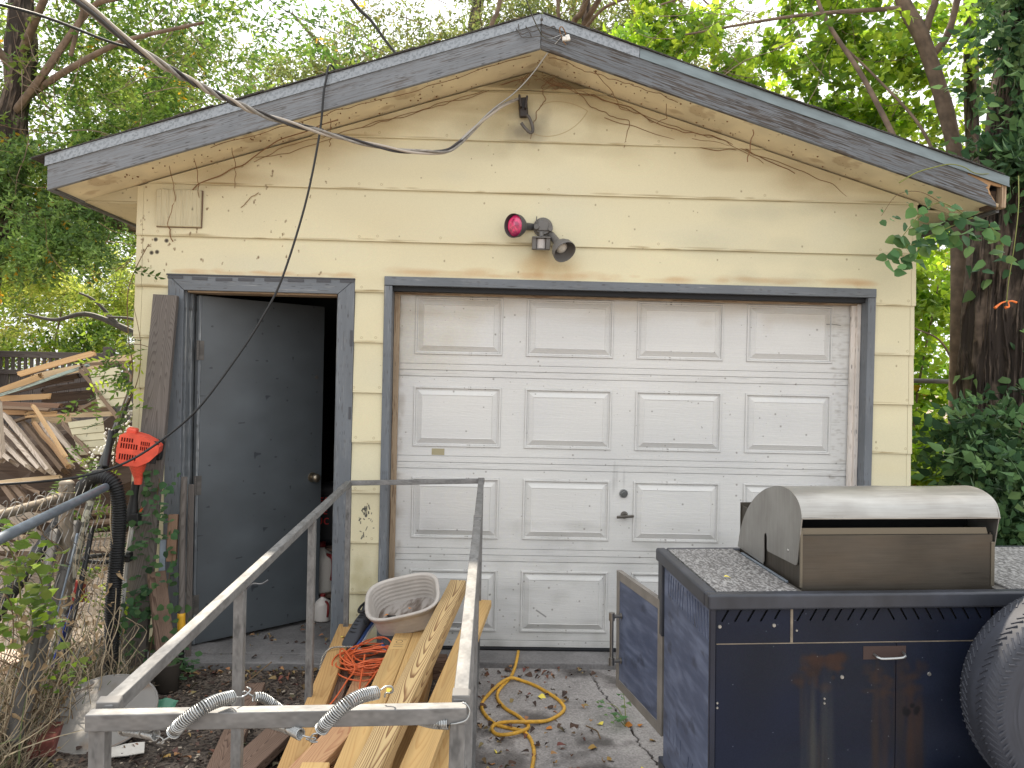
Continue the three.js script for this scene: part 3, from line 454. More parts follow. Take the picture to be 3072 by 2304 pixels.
mesh('ridge_bracket', [...[[AX - 0.05, 3.40], [AX + 0.03, 3.42], [AX - 0.1, 3.385]].map(([x, y], i) => sweep([[x - 0.03, y + 0.02, 0.33], [x, y - 0.012, 0.345], [x + 0.035, y + 0.002 * i, 0.34], [x + 0.05, y - 0.02, 0.335]], 0.003, 16, 5)), sweep([[AX - 0.12, 3.43, 0.335], [AX - 0.1, 3.36, 0.34], [AX, 3.365, 0.345], [AX + 0.09, 3.35, 0.34]], 0.0025, 20, 5)], MT.greyPipe, garage);

// ================================================================ GROUND
{
  const r = RNG(9);
  const sheet = (x0, x1, z0, z1, y, nx, nz, amp, mat, name) => { const g = new THREE.PlaneGeometry(x1 - x0, z1 - z0, nx, nz); g.rotateX(-Math.PI / 2); g.translate((x0 + x1) / 2, y, (z0 + z1) / 2); const p = g.attributes.position, uv = g.attributes.uv; for (let i = 0; i < p.count; i++) { const x = p.getX(i), zz = p.getZ(i); p.setY(i, y + amp * PN.noise(x * 2.1, zz * 2.1, 3.3) + amp * 0.5 * PN.noise(x * 7, zz * 7, 1.3)); uv.setXY(i, x, -zz); } g.computeVertexNormals(); return tag(mesh(name, g, mat), null, null, null, 'structure'); };
  sheet(-200, 200, -300, 40, -0.075, 2, 2, 0, MT.yard, 'ground');
  sheet(-2.35, -0.15, -0.2, 6, -0.035, 90, 240, 0.016, MT.dirt, 'dirt');
  sheet(-8, -2.35, -5.2, 6, -0.05, 60, 90, 0.015, MT.yard, 'yard');
  tag(mesh('entry_slab', [bx(-1.95, -0.7, -0.2, 0.0, -0.3, 0.145, 0.008)], MT.slab), null, null, null, 'structure');
  // driveway slabs split along the crack
  const cr = [[0.53, -0.1], [0.567, 0.073], [0.58, 0.206], [0.588, 0.29], [0.6, 0.379], [0.622, 0.482], [0.64, 0.6], [0.669, 0.713], [0.677, 0.838], [0.693, 0.972], [0.721, 1.088], [0.748, 1.211], [0.79, 1.4], [0.84, 1.9], [0.95, 2.6], [1.1, 6]];
  const jag = []; for (let i = 0; i < cr.length - 1; i++) for (let k = 0; k < 7; k++) { const t = k / 7; jag.push([lerp(cr[i][0], cr[i + 1][0], t) + rr(-0.009, 0.009, r), lerp(cr[i][1], cr[i + 1][1], t)]); } jag.push(cr[cr.length - 1]);
  const slab = (pts) => { const g = new THREE.ExtrudeGeometry(shape(pts.map(([x, z]) => [x, -z])), { depth: 0.1, bevelEnabled: true, bevelSize: 0.004, bevelThickness: 0.004, bevelSegments: 1, bevelOffset: -0.004 }); g.rotateX(-Math.PI / 2); g.translate(0, -0.139, 0); return uvm(g); };
  const w = (k) => 0.004 + 0.008 * Math.abs(PN.noise(k * 0.7, 1, 1));
  const dw = new THREE.Group(); dw.name = 'driveway'; scene.add(dw); tag(dw, null, null, null, 'structure');
  mesh('slab', slab([[-0.28, -0.1], ...jag.map(([x, z], i) => [x - w(i), z]), [-0.28, 6]]), MT.concrete, dw);
  mesh('slab', slab([...jag.map(([x, z], i) => [x + w(i + 40), z]), [4.2, 6], [4.2, -0.1]].reverse()), MT.concrete, dw);
  tag(mesh('crack_soil', bx(0.45, 1.2, -0.12, -0.052, -0.1, 6), MT.dirt), null, null, null, 'structure');
  tag(mesh('garage_floor', [bx(-1.9, 2.3, -0.15, -0.004, -6, -0.1), bx(-0.6, 2.15, -0.15, 0.0, -0.099, 0.085, 0.01)], MT.slab), null, null, null, 'structure');
  // the fine branch of the crack
  tag(mesh('side_crack', sweep([[0.585, -0.0395, 0.25], [0.64, -0.0395, 0.2], [0.7, -0.0395, 0.12], [0.72, -0.0395, 0.09]], 0.004, 16, 4), MT.dirt), null, null, null, 'structure');
}
// ================================================================ FLOODLIGHT
{
  const t = thing('floodlight', 'grey twin floodlight with motion sensor, a pink bulb in its left lamp', 'floodlight', [0.262, 2.435, 0.018]);
  const grey = std({ color: rgb(104, 102, 100), roughness: 0.5 }), inside = std({ color: rgb(40, 40, 40), roughness: 0.6, side: THREE.DoubleSide });
  const dark = std({ color: rgb(70, 70, 72), roughness: 0.5 });
  mesh('wall_plate', [cyl(0.056, 0.054, V(0, 0, 0), V(0, 0, 0.014), 32), cyl(0.05, 0.042, V(0, 0, 0.014), V(0, 0, 0.03), 32), bx(-0.03, 0.03, -0.024, 0.03, 0.028, 0.038, 0.006), cyl(0.016, 0.014, V(-0.034, -0.005, 0.025), V(-0.04, -0.005, 0.05), 14), cyl(0.015, 0.013, V(0.036, -0.012, 0.025), V(0.04, -0.014, 0.05), 14), cyl(0.004, 0.003, V(-0.04, 0.02, 0.03), V(-0.038, 0.055, 0.034), 6)], grey, t);
  const bell = () => { const p = [[0.0, -0.148], [0.019, -0.148], [0.022, -0.07], [0.03, -0.055], [0.05, -0.03], [0.062, -0.008], [0.066, 0.02], [0.066, 0.028], [0.063, 0.028], [0.06, 0.0], [0.046, -0.028], [0.02, -0.05], [0.0, -0.052]].map((a) => V2(...a)); return new THREE.LatheGeometry(p, 32); };
  const lamp = (p, d, sc, bulbCol, off) => {
    const q = new THREE.Quaternion().setFromUnitVectors(V(0, 1, 0), V(...d).normalize());
    const g = new THREE.Group(); g.name = 'lamp_head'; g.position.set(...p); g.quaternion.copy(q); g.scale.setScalar(sc); t.add(g);
    mesh('lamp_shade', bell(), off ? grey : dark, g);
    const b = new THREE.LatheGeometry([[0.0, 0.022], [0.02, 0.02], [0.04, 0.013], [0.054, 0.003], [0.052, -0.01], [0.03, -0.035], [0.0, -0.05]].map((a) => V2(...a)).reverse(), 28);
    mesh('bulb', off ? b.scale(0.62, 0.9, 0.62).translate(0, -0.014, 0)   : b.scale(1.1, 1, 1.1).translate(0, 0.006, 0), bulbCol, g);
    return g;
  };
  lamp([-0.152, -0.014, 0.1], [-0.66, -0.12, 0.72], 1.0, phy({ map: tex(128, 128, (u, v) => mix3([232, 58, 120], [150, 30, 84], sm(0.4, 0.7, fbm(u, v, 9, 6, 4, 3)))), roughness: 0.12, clearcoat: 1, clearcoatRoughness: 0.05 }));
  lamp([0.105, -0.138, 0.11], [0.4, -0.66, 0.64], 1.0, phy({ color: rgb(200, 196, 186), roughness: 0.35 }), true);
  const s = new THREE.Group(); s.name = 'motion_sensor'; s.position.set(-0.012, -0.098, 0.05); s.rotation.x = 0.12; t.add(s);
  mesh('sensor_hood', [bx(-0.05, 0.05, 0.028, 0.036, -0.03, 0.035, 0.002), bx(-0.05, -0.027, -0.034, 0.029, -0.03, 0.026, 0.003), bx(0.027, 0.05, -0.034, 0.029, -0.03, 0.026, 0.003), bx(-0.05, 0.05, -0.036, -0.03, -0.03, 0.02, 0.002), bx(-0.027, 0.027, -0.03, 0.028, -0.03, -0.005), cyl(0.014, 0.014, V(0, 0.036, -0.01), V(0, 0.062, -0.02), 12)], grey, s);
  mesh('sensor_lens', put(new THREE.CylinderGeometry(0.03, 0.03, 0.052, 20, 1, false, -0.95, 1.9), 0, -0.002, -0.008), phy({ color: rgb(190, 186, 184), roughness: 0.3 }), s);
}
// ================================================================ CABLES
{
  const serv = [[-1.111, 2.53, 2.409], [-1.163, 2.593, 2.159], [-1.204, 2.645, 1.759], [-1.159, 2.699, 1.259], [-1.038, 2.734, 0.859], [-0.855, 2.762, 0.559], [-0.546, 2.758, 0.329], [-0.36, 2.768, 0.27], [-0.27, 2.784, 0.245], [-0.22, 2.825, 0.23], [-0.119, 2.936, 0.179], [0.004, 3.069, 0.119], [0.105, 3.14, 0.065]];
  const c = crv(serv), L = c.getLength(), F = c.computeFrenetFrames(220, false);
  const strand = (ph, rad, off, t0 = 0, t1 = 1) => { const P = []; for (let i = 0; i <= 110; i++) { const t = lerp(t0, t1, i / 110), k = Math.round(t * 220), p = c.getPointAt(t), a = ph + t * L * 11 * sm(0.12, 0.5, t), fade = 1 - 0.6 * sm(0.88, 1, t); P.push(V(p.x + (F.normals[k].x * Math.cos(a) + F.binormals[k].x * Math.sin(a)) * off * fade, p.y + (F.normals[k].y * Math.cos(a) + F.binormals[k].y * Math.sin(a)) * off * fade, p.z + (F.normals[k].z * Math.cos(a) + F.binormals[k].z * Math.sin(a)) * off * fade)); } return sweep(P, rad, 170, 6); };
  const s = thing('service_cable', 'thick grey twisted service cable running from top left to the gable wall', 'cable', [0, 0, 0]);
  mesh('conductor', strand(0, 0.0072, 0.008), MT.cable, s); mesh('conductor', strand(2.1, 0.0072, 0.008), std({ color: rgb(176, 168, 158), roughness: 0.65 }), s); mesh('conductor', strand(4.2, 0.0062, 0.008, 0, 0.86), std({ color: rgb(60, 58, 60), roughness: 0.6 }), s);
  tag(mesh('bare_wire', sweep([[-0.25, 2.797, 0.239], [-0.15, 2.9, 0.222], [-0.045, 3.016, 0.209], [0.08, 3.11, 0.23], [0.172, 3.202, 0.259], [0.25, 3.3, 0.3], [0.332, 3.385, 0.345]], 0.0035, 40, 6), MT.steelWire), 'thin pale support wire rising from the twisted cable to the gable peak', 'wire');
  tag(mesh('black_cable', sweep([[-1.314, 2.51, 2.359], [-1.278, 2.563, 2.159], [-1.261, 2.63, 1.859], [-1.211, 2.673, 1.639], [-1.167, 2.709, 1.239], [-1.05, 2.742, 0.859], [-0.86, 2.778, 0.559]], 0.0045, 50, 6), MT.black), 'thin black cable at upper left joining the grey service cable', 'cable');
  tag(mesh('overhead_cable', sweep([[-0.607, 3.064, 1.359], [-0.607, 3.14, 1.05], [-0.604, 3.226, 0.759], [-0.597, 3.34, 0.25], [-0.575, 3.47, -0.35]], 0.008, 30, 6), MT.black), 'short straight black cable slanting down onto the roof left of the peak', 'cable');
  tag(mesh('peak_wire', sweep([[0.02, 2.6, 2.6], [0.061, 2.685, 2.159], [0.18, 2.98, 1.2], [0.327, 3.374, 0.359]], 0.0022, 30, 5), MT.black), 'fine dark wire coming down to the clamp at the gable peak', 'wire');
  tag(mesh('guy_wire', sweep([[-1.80, 4.36, -1.3], [-1.66, 4.6, -2.3], [-1.4, 5.5, -5]], 0.004, 16, 5), MT.black), 'fine black wire crossing the tree crowns above the left roof slope', 'wire');
  const k = thing('wire_clamp', 'white and rusty wire clamp hanging at the gable peak', 'clamp', [0.345, 3.365, 0.345]);
  mesh('clamp_body', [put(new RoundedBoxGeometry(0.022, 0.03, 0.02, 2, 0.005), 0.004, -0.006, 0.005, 0, 0, 0.3), put(new RoundedBoxGeometry(0.022, 0.022, 0.02, 2, 0.005), -0.014, -0.012, 0.004)], MT.white, k);
  mesh('hook', sweep([[0, 0.0, -0.02], [-0.012, 0.03, 0.0], [-0.03, 0.05, 0.008], [-0.04, 0.035, 0.004], [-0.02, -0.02, 0.0], [-0.004, -0.04, 0.0]], 0.003, 24, 6), MT.vineDry, k);
  tag(mesh('drop_cable', sweep([[-0.87, 3.19, 0.2], [-0.885, 3.2, 0.3], [-0.893, 3.17, 0.335], [-0.898, 3.11, 0.342], [-0.909, 3.039, 0.345], [-0.928, 2.823, 0.339], [-0.988, 2.457, 0.359], [-1.09, 2.069, 0.389], [-1.174, 1.875, 0.409], [-1.278, 1.683, 0.439], [-1.454, 1.401, 0.509], [-1.611, 1.241, 0.559], [-1.741, 1.136, 0.659], [-1.857, 1.091, 0.809], [-1.957, 1.084, 0.959], [-2.1, 1.095, 1.22]], 0.0058, 120, 7), MT.black), 'black coaxial cable drooping from the left rake across the entry door to the fence', 'cable');
}
// ================================================================ DEAD VINES ON THE GABLE
{
  const t = thing('dead_vine', 'brown dead vine strands clinging under the rake and over the gable', 'vine', [AX, 3.2, 0.05]);
  const r = RNG(41), O = [AX, 3.2, 0.05], st = (pts, rad = 0.0028) => { const P = []; for (let i = 0; i < pts.length - 1; i++) for (let k = 0; k < 4; k++) { const q = k / 4; P.push([lerp(pts[i][0], pts[i + 1][0], q) + rr(-0.006, 0.006, r) - O[0], lerp(pts[i][1], pts[i + 1][1], q) + rr(-0.006, 0.006, r) - O[1], lerp(pts[i][2], pts[i + 1][2], q) - O[2]]); } const e = pts[pts.length - 1]; P.push([e[0] - O[0], e[1] - O[1], e[2] - O[2]]); return sweep(P, rad, P.length * 3, 5); };
  const main = [];
  // along the wall joint, both sides
  for (let k = 0; k < 2; k++) { const L = [], Rr = []; for (let i = 0; i <= 9; i++) { const x = AX - 0.02 - i * 0.17 - rr(0, 0.05, r); L.push([x, under(x, -0.012 - rr(0, 0.02 + i * 0.003, r)), 0.016 + rr(0, 0.015, r)]); const x2 = AX + 0.02 + i * (0.16 - 0.02 * k) + rr(0, 0.05, r); Rr.push([x2, under(x2, -0.015 - rr(0, 0.03 + i * 0.004, r)), 0.016 + rr(0, 0.012, r)]); } main.push(st(L, 0.0017), st(Rr, k ? 0.0017 : 0.0026)); }
  // along the inside of the fascia
  for (const s of [-1, 1]) { const P = []; for (let i = 0; i < 8; i++) { const x = AX + s * (0.05 + i * (s < 0 ? 0.24 : 0.1)); P.push([x, under(x, 0.004 + rr(-0.004, 0.004, r)), 0.27 - rr(0, 0.06, r)]); } main.push(st(P, 0.0018)); }
  mesh('stem', main, MT.vineDry, t);
  const S = (a, rad = 0.0019) => mesh('tendril', st(a, rad), MT.vineDry, t);
  S([[0.3, 3.28, 0.03], [0.24, 3.22, 0.025], [0.26, 3.16, 0.02], [0.22, 3.1, 0.018], [0.2, 3.03, 0.02], [0.18, 2.93, 0.02]]);
  S([[0.42, 3.22, 0.03], [0.52, 3.12, 0.02], [0.62, 3.08, 0.02], [0.74, 3.05, 0.02], [0.72, 2.94, 0.02], [0.71, 2.9, 0.02]]);
  S([[0.5, 3.23, 0.25], [0.62, 3.17, 0.14], [0.68, 3.11, 0.03], [0.8, 3.09, 0.03]]);
  S([[0.9, 3.09, 0.2], [0.93, 3.04, 0.12], [0.88, 3.03, 0.05], [0.84, 3.06, 0.02]]);
  S([[1.35, 2.93, 0.3], [1.355, 2.86, 0.25], [1.35, 2.78, 0.22]], 0.0032);
  S([[1.1, 2.96, 0.02], [1.3, 2.93, 0.02], [1.6, 2.84, 0.02], [1.9, 2.73, 0.02], [2.03, 2.63, 0.02]]); S([[0.6, 3.06, 0.02], [0.9, 2.98, 0.02], [1.2, 2.9, 0.016], [1.35, 2.905, 0.018]]);
  for (const [x, l] of [[-1.75, 0.22], [-1.62, 0.24], [-1.42, 0.18], [-0.9, 0.1]]) S([[x, under(x, -0.01), 0.2], [x - 0.03, under(x) - l * 0.5, 0.06], [x - 0.045, under(x) - l, 0.02]], 0.002);
  S([[-0.86, 2.93, 0.24], [-1.2, 2.86, 0.1], [-1.42, 2.74, 0.03], [-1.66, 2.62, 0.022], [-1.8, 2.5, 0.04], [-1.82, 2.38, 0.04], [-1.8, 2.3, 0.02]], 0.0034);
  S([[-1.33, 2.59, 0.02], [-1.37, 2.56, 0.02], [-1.43, 2.5, 0.02]]);
  // small clot of roots at the peak and scattered bits
  const bits = []; for (let i = 0; i < 13; i++) { const a = rr(-0.12, 0.12, r), x = AX + a; bits.push(st([[x, under(x, -0.01 - rr(0, 0.08, r)), rr(0.02, 0.2, r)], [x + rr(-0.06, 0.06, r), under(x, -0.02 - rr(0, 0.08, r)), rr(0.02, 0.15, r)], [x + rr(-0.1, 0.1, r), under(x, -0.03 - rr(0, 0.07, r)), rr(0.02, 0.1, r)]], 0.0013)); }
  for (let i = 0; i < 150; i++) { const x = rr(-2.0, 2.2, r); if (x > 0.9 && r() < 0.6) continue; bits.push(put(new THREE.IcosahedronGeometry(rr(0.002, 0.006, r), 0), x - O[0] + O[0], under(x, 0.012) - 0, rr(0.03, 0.28, r)).translate(-O[0], -O[1], -O[2])); }
  mesh('rootlets', bits, MT.vineDry, t).userData.kind = 'stuff';
}
// ================================================================ ALUMINIUM FRAME
const lookAtMat = (a, b, up = V(0, 1, 0)) => { const z = b.clone().sub(a).normalize(), x = up.clone().cross(z).normalize(), y = z.clone().cross(x); return new THREE.Matrix4().makeBasis(x, y, z).setPosition(a.clone().add(b).multiplyScalar(0.5)); };
// square bar / board between two points; w across, h tall, length along
function bar(a, b, w, h, r = 0.003, ou = 0) { a = V(...a); b = V(...b); const L = a.distanceTo(b), g = uvm(new RoundedBoxGeometry(w, h, L, 1, Math.min(r, w / 2.2, h / 2.2)), 2, ou, w * 0.5 + 0.001); return g.applyMatrix4(lookAtMat(a, b)); }
{
  const t = thing('metal_frame', 'rectangular frame of grey aluminium square tube standing over the lumber', 'metal frame', [-0.4, -0.03, 1.55]);
  const o = (p) => [p[0] + 0.4, p[1] + 0.03, p[2] - 1.55], Bm = (a, b, w = 0.028, h = 0.028, nm = 'rail') => mesh(nm, bar(o(a), o(b), w, h, 0.0025, R0() * 2), MT.alu, t);
  const h = 0.014, FL = [-0.716, 0.947 - h, 2.925], FR = [-0.049, 0.951 - h, 2.885], BL = [-0.77, 1.005 - h, 0.16], BR = [-0.052, 1.028 - h, 0.14];
  Bm([-0.731, FL[1] - 0.002, FL[2] + 0.004], [-0.036, FR[1] - 0.002, FR[2] + 0.003], 0.029, 0.032);                // front rail
  Bm([BL[0] - 0.0, BL[1], BL[2]], [BR[0] + 0.0, BR[1], BR[2]], 0.028, 0.026);
  Bm([FL[0] + 0.004, FL[1] + 0.004, FL[2] - 0.018], [BL[0], BL[1], BL[2] + 0.02], 0.03); Bm([FR[0], FR[1] + 0.004, FR[2] - 0.016], [BR[0], BR[1], BR[2] + 0.02], 0.03);
  const onL = (z) => { const k = (FL[2] - z) / (FL[2] - BL[2]); return [lerp(FL[0], BL[0], k), lerp(FL[1], BL[1], k) - 0.014, z]; }, onR = (z) => { const k = (FR[2] - z) / (FR[2] - BR[2]); return [lerp(FR[0], BR[0], k), lerp(FR[1], BR[1], k) - 0.014, z]; };
  const post = (p, w = 0.03) => { const g = uvm(new RoundedBoxGeometry(w, p[1] + 0.03, w, 1, 0.0025), 1, R0()); const q = o(p); g.translate(q[0], (p[1] + 0.03) / 2, q[2]); mesh('post', g, MT.alu, t); };
  post([FL[0] + 0.004, FL[1] - 0.0145, FL[2] - 0.004]); post([FR[0] - 0.004, FR[1] - 0.0145, FR[2] - 0.006]);
  for (const z of [2.07, 1.08]) { post(onL(z)); } for (const z of [2.2, 1.3]) post(onR(z));
  post([BL[0], BL[1] - 0.0135, BL[2]], 0.027); post([BR[0], BR[1] - 0.0135, BR[2]], 0.027);
  Bm([-0.05, 0.02, 2.8], [-0.052, 0.02, 0.2], 0.028, 0.028); Bm([-0.76, 0.0, 1.9], [-0.77, 0.0, 0.2], 0.028, 0.028);
  // tape wraps at the joints
  const wrap = (p, w, hh, d, ry = 0) => { const g = new RoundedBoxGeometry(w, hh, d, 2, 0.004), q = g.attributes.position; for (let i = 0; i < q.count; i++) { const a = PN.noise(q.getX(i) * 90, q.getY(i) * 90 + 3, q.getZ(i) * 90) * 0.004; q.setXYZ(i, q.getX(i) + a, q.getY(i) + a * 0.8, q.getZ(i) - a); } g.computeVertexNormals(); const m = mesh('tape_wrap', g, std({ color: rgb(112, 110, 108), roughness: 0.7 }), t); m.position.set(...o(p)); m.rotation.y = ry; };
  wrap([FL[0] + 0.005, FL[1] + 0.003, FL[2] - 0.036], 0.043, 0.04, 0.034, 0.2); wrap([FR[0] + 0.001, FR[1] + 0.006, FR[2] - 0.036], 0.037, 0.037, 0.04); wrap([onR(1.18)[0], onR(1.18)[1] + 0.018, 1.16], 0.035, 0.034, 0.035); wrap([BR[0], BR[1], BR[2]], 0.036, 0.034, 0.036);
  mesh('loose_tape', sweep([o([onL(2.07)[0] + 0.01, 0.93, 2.055]), o([onL(2.07)[0] + 0.03, 0.948, 2.05]), o([onL(2.07)[0] + 0.055, 0.948, 2.05]), o([onL(2.07)[0] + 0.075, 0.96, 2.05])], 0.0022, 16, 5), MT.tape, t);
}
// ---- coil springs hooked along the front rail
{
  const r = RNG(8);
  const coil = (pts, R, turns, e0, e1, label) => {
    const c = crv(pts), N = turns * 11, F = c.computeFrenetFrames(N, false), P = [];
    const p0 = c.getPointAt(0.5), o = [p0.x, p0.y, p0.z];
    for (let i = 0; i <= N; i++) { const t = i / N, p = c.getPointAt(t), a = t * turns * Math.PI * 2; P.push(V(p.x + R * (F.normals[i].x * Math.cos(a) + F.binormals[i].x * Math.sin(a)) - o[0], p.y + R * (F.normals[i].y * Math.cos(a) + F.binormals[i].y * Math.sin(a)) - o[1], p.z + R * (F.normals[i].z * Math.cos(a) + F.binormals[i].z * Math.sin(a)) - o[2])); }
    const t = thing('coil_spring', label, 'spring', o, 'coil springs hooked along the front rail');
    mesh('coil', sweep(crv(P, false), 0.00155, N * 1, 6), MT.steelWire, t);
    for (const e of [e0, e1]) if (e) mesh('hook', sweep(e.map((q) => [q[0] - o[0], q[1] - o[1], q[2] - o[2]]), 0.0017, 30, 6), MT.steelWire, t);
  };
  coil([[-0.568, 0.918, 2.949], [-0.546, 0.944, 2.956], [-0.519, 0.963, 2.95], [-0.498, 0.970, 2.932], [-0.474, 0.968, 2.905]], 0.0118, 34, [[-0.572, 0.912, 2.948], [-0.584, 0.905, 2.948], [-0.592, 0.898, 2.945], [-0.6, 0.894, 2.938]], [[-0.47, 0.965, 2.9], [-0.462, 0.962, 2.89], [-0.454, 0.966, 2.885], [-0.45, 0.972, 2.88], [-0.457, 0.976, 2.88]], 'bright coil spring lying across the left half of the front rail');
  coil([[-0.301, 0.926, 2.946], [-0.283, 0.95, 2.953], [-0.259, 0.972, 2.948], [-0.235, 0.981, 2.93], [-0.205, 0.98, 2.905]], 0.0118, 34, [[-0.305, 0.92, 2.945], [-0.316, 0.916, 2.943], [-0.322, 0.905, 2.94], [-0.318, 0.9, 2.938], [-0.308, 0.9, 2.937]], [[-0.2, 0.982, 2.9], [-0.19, 0.986, 2.892], [-0.18, 0.984, 2.888], [-0.178, 0.974, 2.886], [-0.184, 0.97, 2.884], [-0.192, 0.97, 2.884], [-0.194, 0.962, 2.884]], 'bright coil spring lying across the right half of the front rail');
  coil([[-0.70, 0.885, 2.865], [-0.65, 0.892, 2.889], [-0.612, 0.899, 2.916]], 0.0095, 26, null, [[-0.61, 0.899, 2.92], [-0.6, 0.898, 2.922], [-0.594, 0.892, 2.924], [-0.598, 0.888, 2.926], [-0.604, 0.89, 2.924]], 'coil spring slung under the front rail near its left corner');
  coil([[-0.42, 0.905, 2.868], [-0.375, 0.908, 2.898], [-0.34, 0.912, 2.934]], 0.0095, 26, null, [[-0.337, 0.911, 2.936], [-0.326, 0.909, 2.938], [-0.314, 0.908, 2.938], [-0.312, 0.904, 2.937], [-0.32, 0.902, 2.936], [-0.33, 0.905, 2.936]], 'coil spring slung under the middle of the front rail');
  coil([[-0.14, 0.918, 2.872], [-0.10, 0.918, 2.893], [-0.07, 0.921, 2.903]], 0.0095, 24, null, [[-0.066, 0.921, 2.905], [-0.054, 0.924, 2.908], [-0.036, 0.93, 2.906], [-0.03, 0.944, 2.902], [-0.036, 0.956, 2.9], [-0.044, 0.96, 2.9]], 'coil spring slung under the front rail at its right corner');
  coil([[-0.446, 0.953, 2.87], [-0.43, 0.948, 2.862], [-0.4, 0.92, 2.85]], 0.0085, 16, [[-0.447, 0.955, 2.872], [-0.455, 0.962, 2.876], [-0.461, 0.968, 2.88], [-0.465, 0.966, 2.88]], null, 'short spring coil just behind the front rail, hooked to the left spring');
}
// ================================================================ LUMBER INSIDE THE FRAME
{
  const B = (a, b, m, label, w = 0.089, h = 0.038, ou = R0() * 3) => { a = V(...a); b = V(...b); const L = a.distanceTo(b), g = uvm(new RoundedBoxGeometry(w, h, L, 1, 0.004), 2, ou, 0.08 + (R0() - 0.5) * 0.04); const o = mesh('lumber_board', g, m); const k = lookAtMat(a, b); o.position.setFromMatrixPosition(k); o.quaternion.setFromRotationMatrix(k); return tag(o, label, 'lumber board', 'boards stacked inside the metal frame'); };
  const y = (v, h = 0.038) => v - h / 2;
  B([-0.77, y(0.212), 0.12], [-0.655, y(0.212), 2.0], MT.lumberD, 'leftmost yellow board, its end against the entry door casing');
  B([-0.715, y(0.165), 0.4], [-0.6, y(0.165), 2.0], MT.oldBrown, 'dark board half hidden beneath the leftmost yellow board');
  B([-0.578, y(0.172), 0.6], [-0.585, y(0.172), 2.1], MT.lumberC, 'pinkish board under the orange cord coil', 0.075);
  B([-0.44, y(0.25), 1.05], [-0.68, y(0.25), 2.05], MT.lumberC, 'pinkish board lying diagonally across the pile at the bottom', 0.1);
  B([-0.415, y(0.288), 0.3], [-0.458, y(0.292), 2.2], MT.lumberA, 'wide yellow board with a dark ink stamp', 0.089);
  B([-0.325, y(0.288), 0.3], [-0.366, y(0.291), 2.2], MT.lumberA, 'yellow board wedged between the stamped board and the dark-grained timber', 0.089);
  const b4 = B([-0.165, y(0.475, 0.075), 0.16], [-0.392, y(0.345, 0.075), 2.2], MT.lumberB, 'thick timber on top with bold dark arched grain', 0.086, 0.075, 0.3);
  B([-0.03, y(0.36), 0.13], [-0.265, y(0.275), 2.1], MT.lumberA, 'yellow board right of the dark-grained timber, its far end poking past the frame', 0.1);
  B([-0.14, y(0.2), 0.5], [-0.165, y(0.2), 2.1], MT.lumberA, 'narrow yellow board behind the front right post', 0.06);
  B([-0.54, y(0.335), 1.885], [-0.535, y(0.335), 2.35], MT.lumberA, 'short yellow board end lying on top at the very bottom');
  B([-0.33, y(0.14), 0.3], [-0.36, y(0.14), 2.1], MT.lumberD, 'hidden bottom board carrying the middle of the stack', 0.14, 0.08); B([-0.7, y(0.15), 0.5], [-0.2, y(0.15), 0.52], MT.oldBrown, 'cross piece of old timber beneath the stack', 0.09, 0.1);
  const k = (a, b, w, label) => { a = V(...a); b = V(...b); const L = a.distanceTo(b), g = uvm(new RoundedBoxGeometry(w, 0.04, L, 1, 0.004), 2, R0() * 2, 0.08); const o = mesh('weathered_board', g, MT.oldBrown); const q = lookAtMat(a, b); o.position.setFromMatrixPosition(q); o.quaternion.setFromRotationMatrix(q); tag(o, label, 'board', 'weathered boards on the dirt left of the frame'); };
  k([-1.17, -0.01, 0.44], [-1.03, -0.01, 1.45], 0.1, 'weathered brown board lying on the dirt, nearest the entry slab'); k([-0.86, 0.02, 0.9], [-1.0, 0.02, 1.55], 0.13, 'grooved brown board lying on the dirt beside the yellow lumber');
  // ink stamp on the wide yellow board
  const st = canvasTex(128, 256, (g, W, H) => { g.clearRect(0, 0, W, H); g.fillStyle = 'rgb(206,172,116)'; g.fillRect(0, 0, W, H); g.strokeStyle = g.fillStyle = 'rgba(90,72,46,0.75)'; g.lineWidth = 7; g.beginPath(); g.ellipse(58, 78, 26, 34, 0.4, 0, 7); g.stroke(); for (const y2 of [132, 150, 182, 196]) g.fillRect(20, y2, 82, 6); for (let i = 0; i < 40; i++) g.fillRect(10 + (i * 37 % 104), 16 + (i * 13 % 22), 5, 4); });
  const p = mesh('ink_stamp', uvm(new THREE.BoxGeometry(0.07, 0.0012, 0.15)), std({ map: st, roughness: 0.8 }), null); p.removeFromParent(); const q = new THREE.BoxGeometry(0.07, 0.0012, 0.15); p.geometry = q; p.position.set(0.0, 0.0194, -0.6); p.name = 'ink_stamp'; scene.getObjectByName('lumber_board_004').add(p);
}
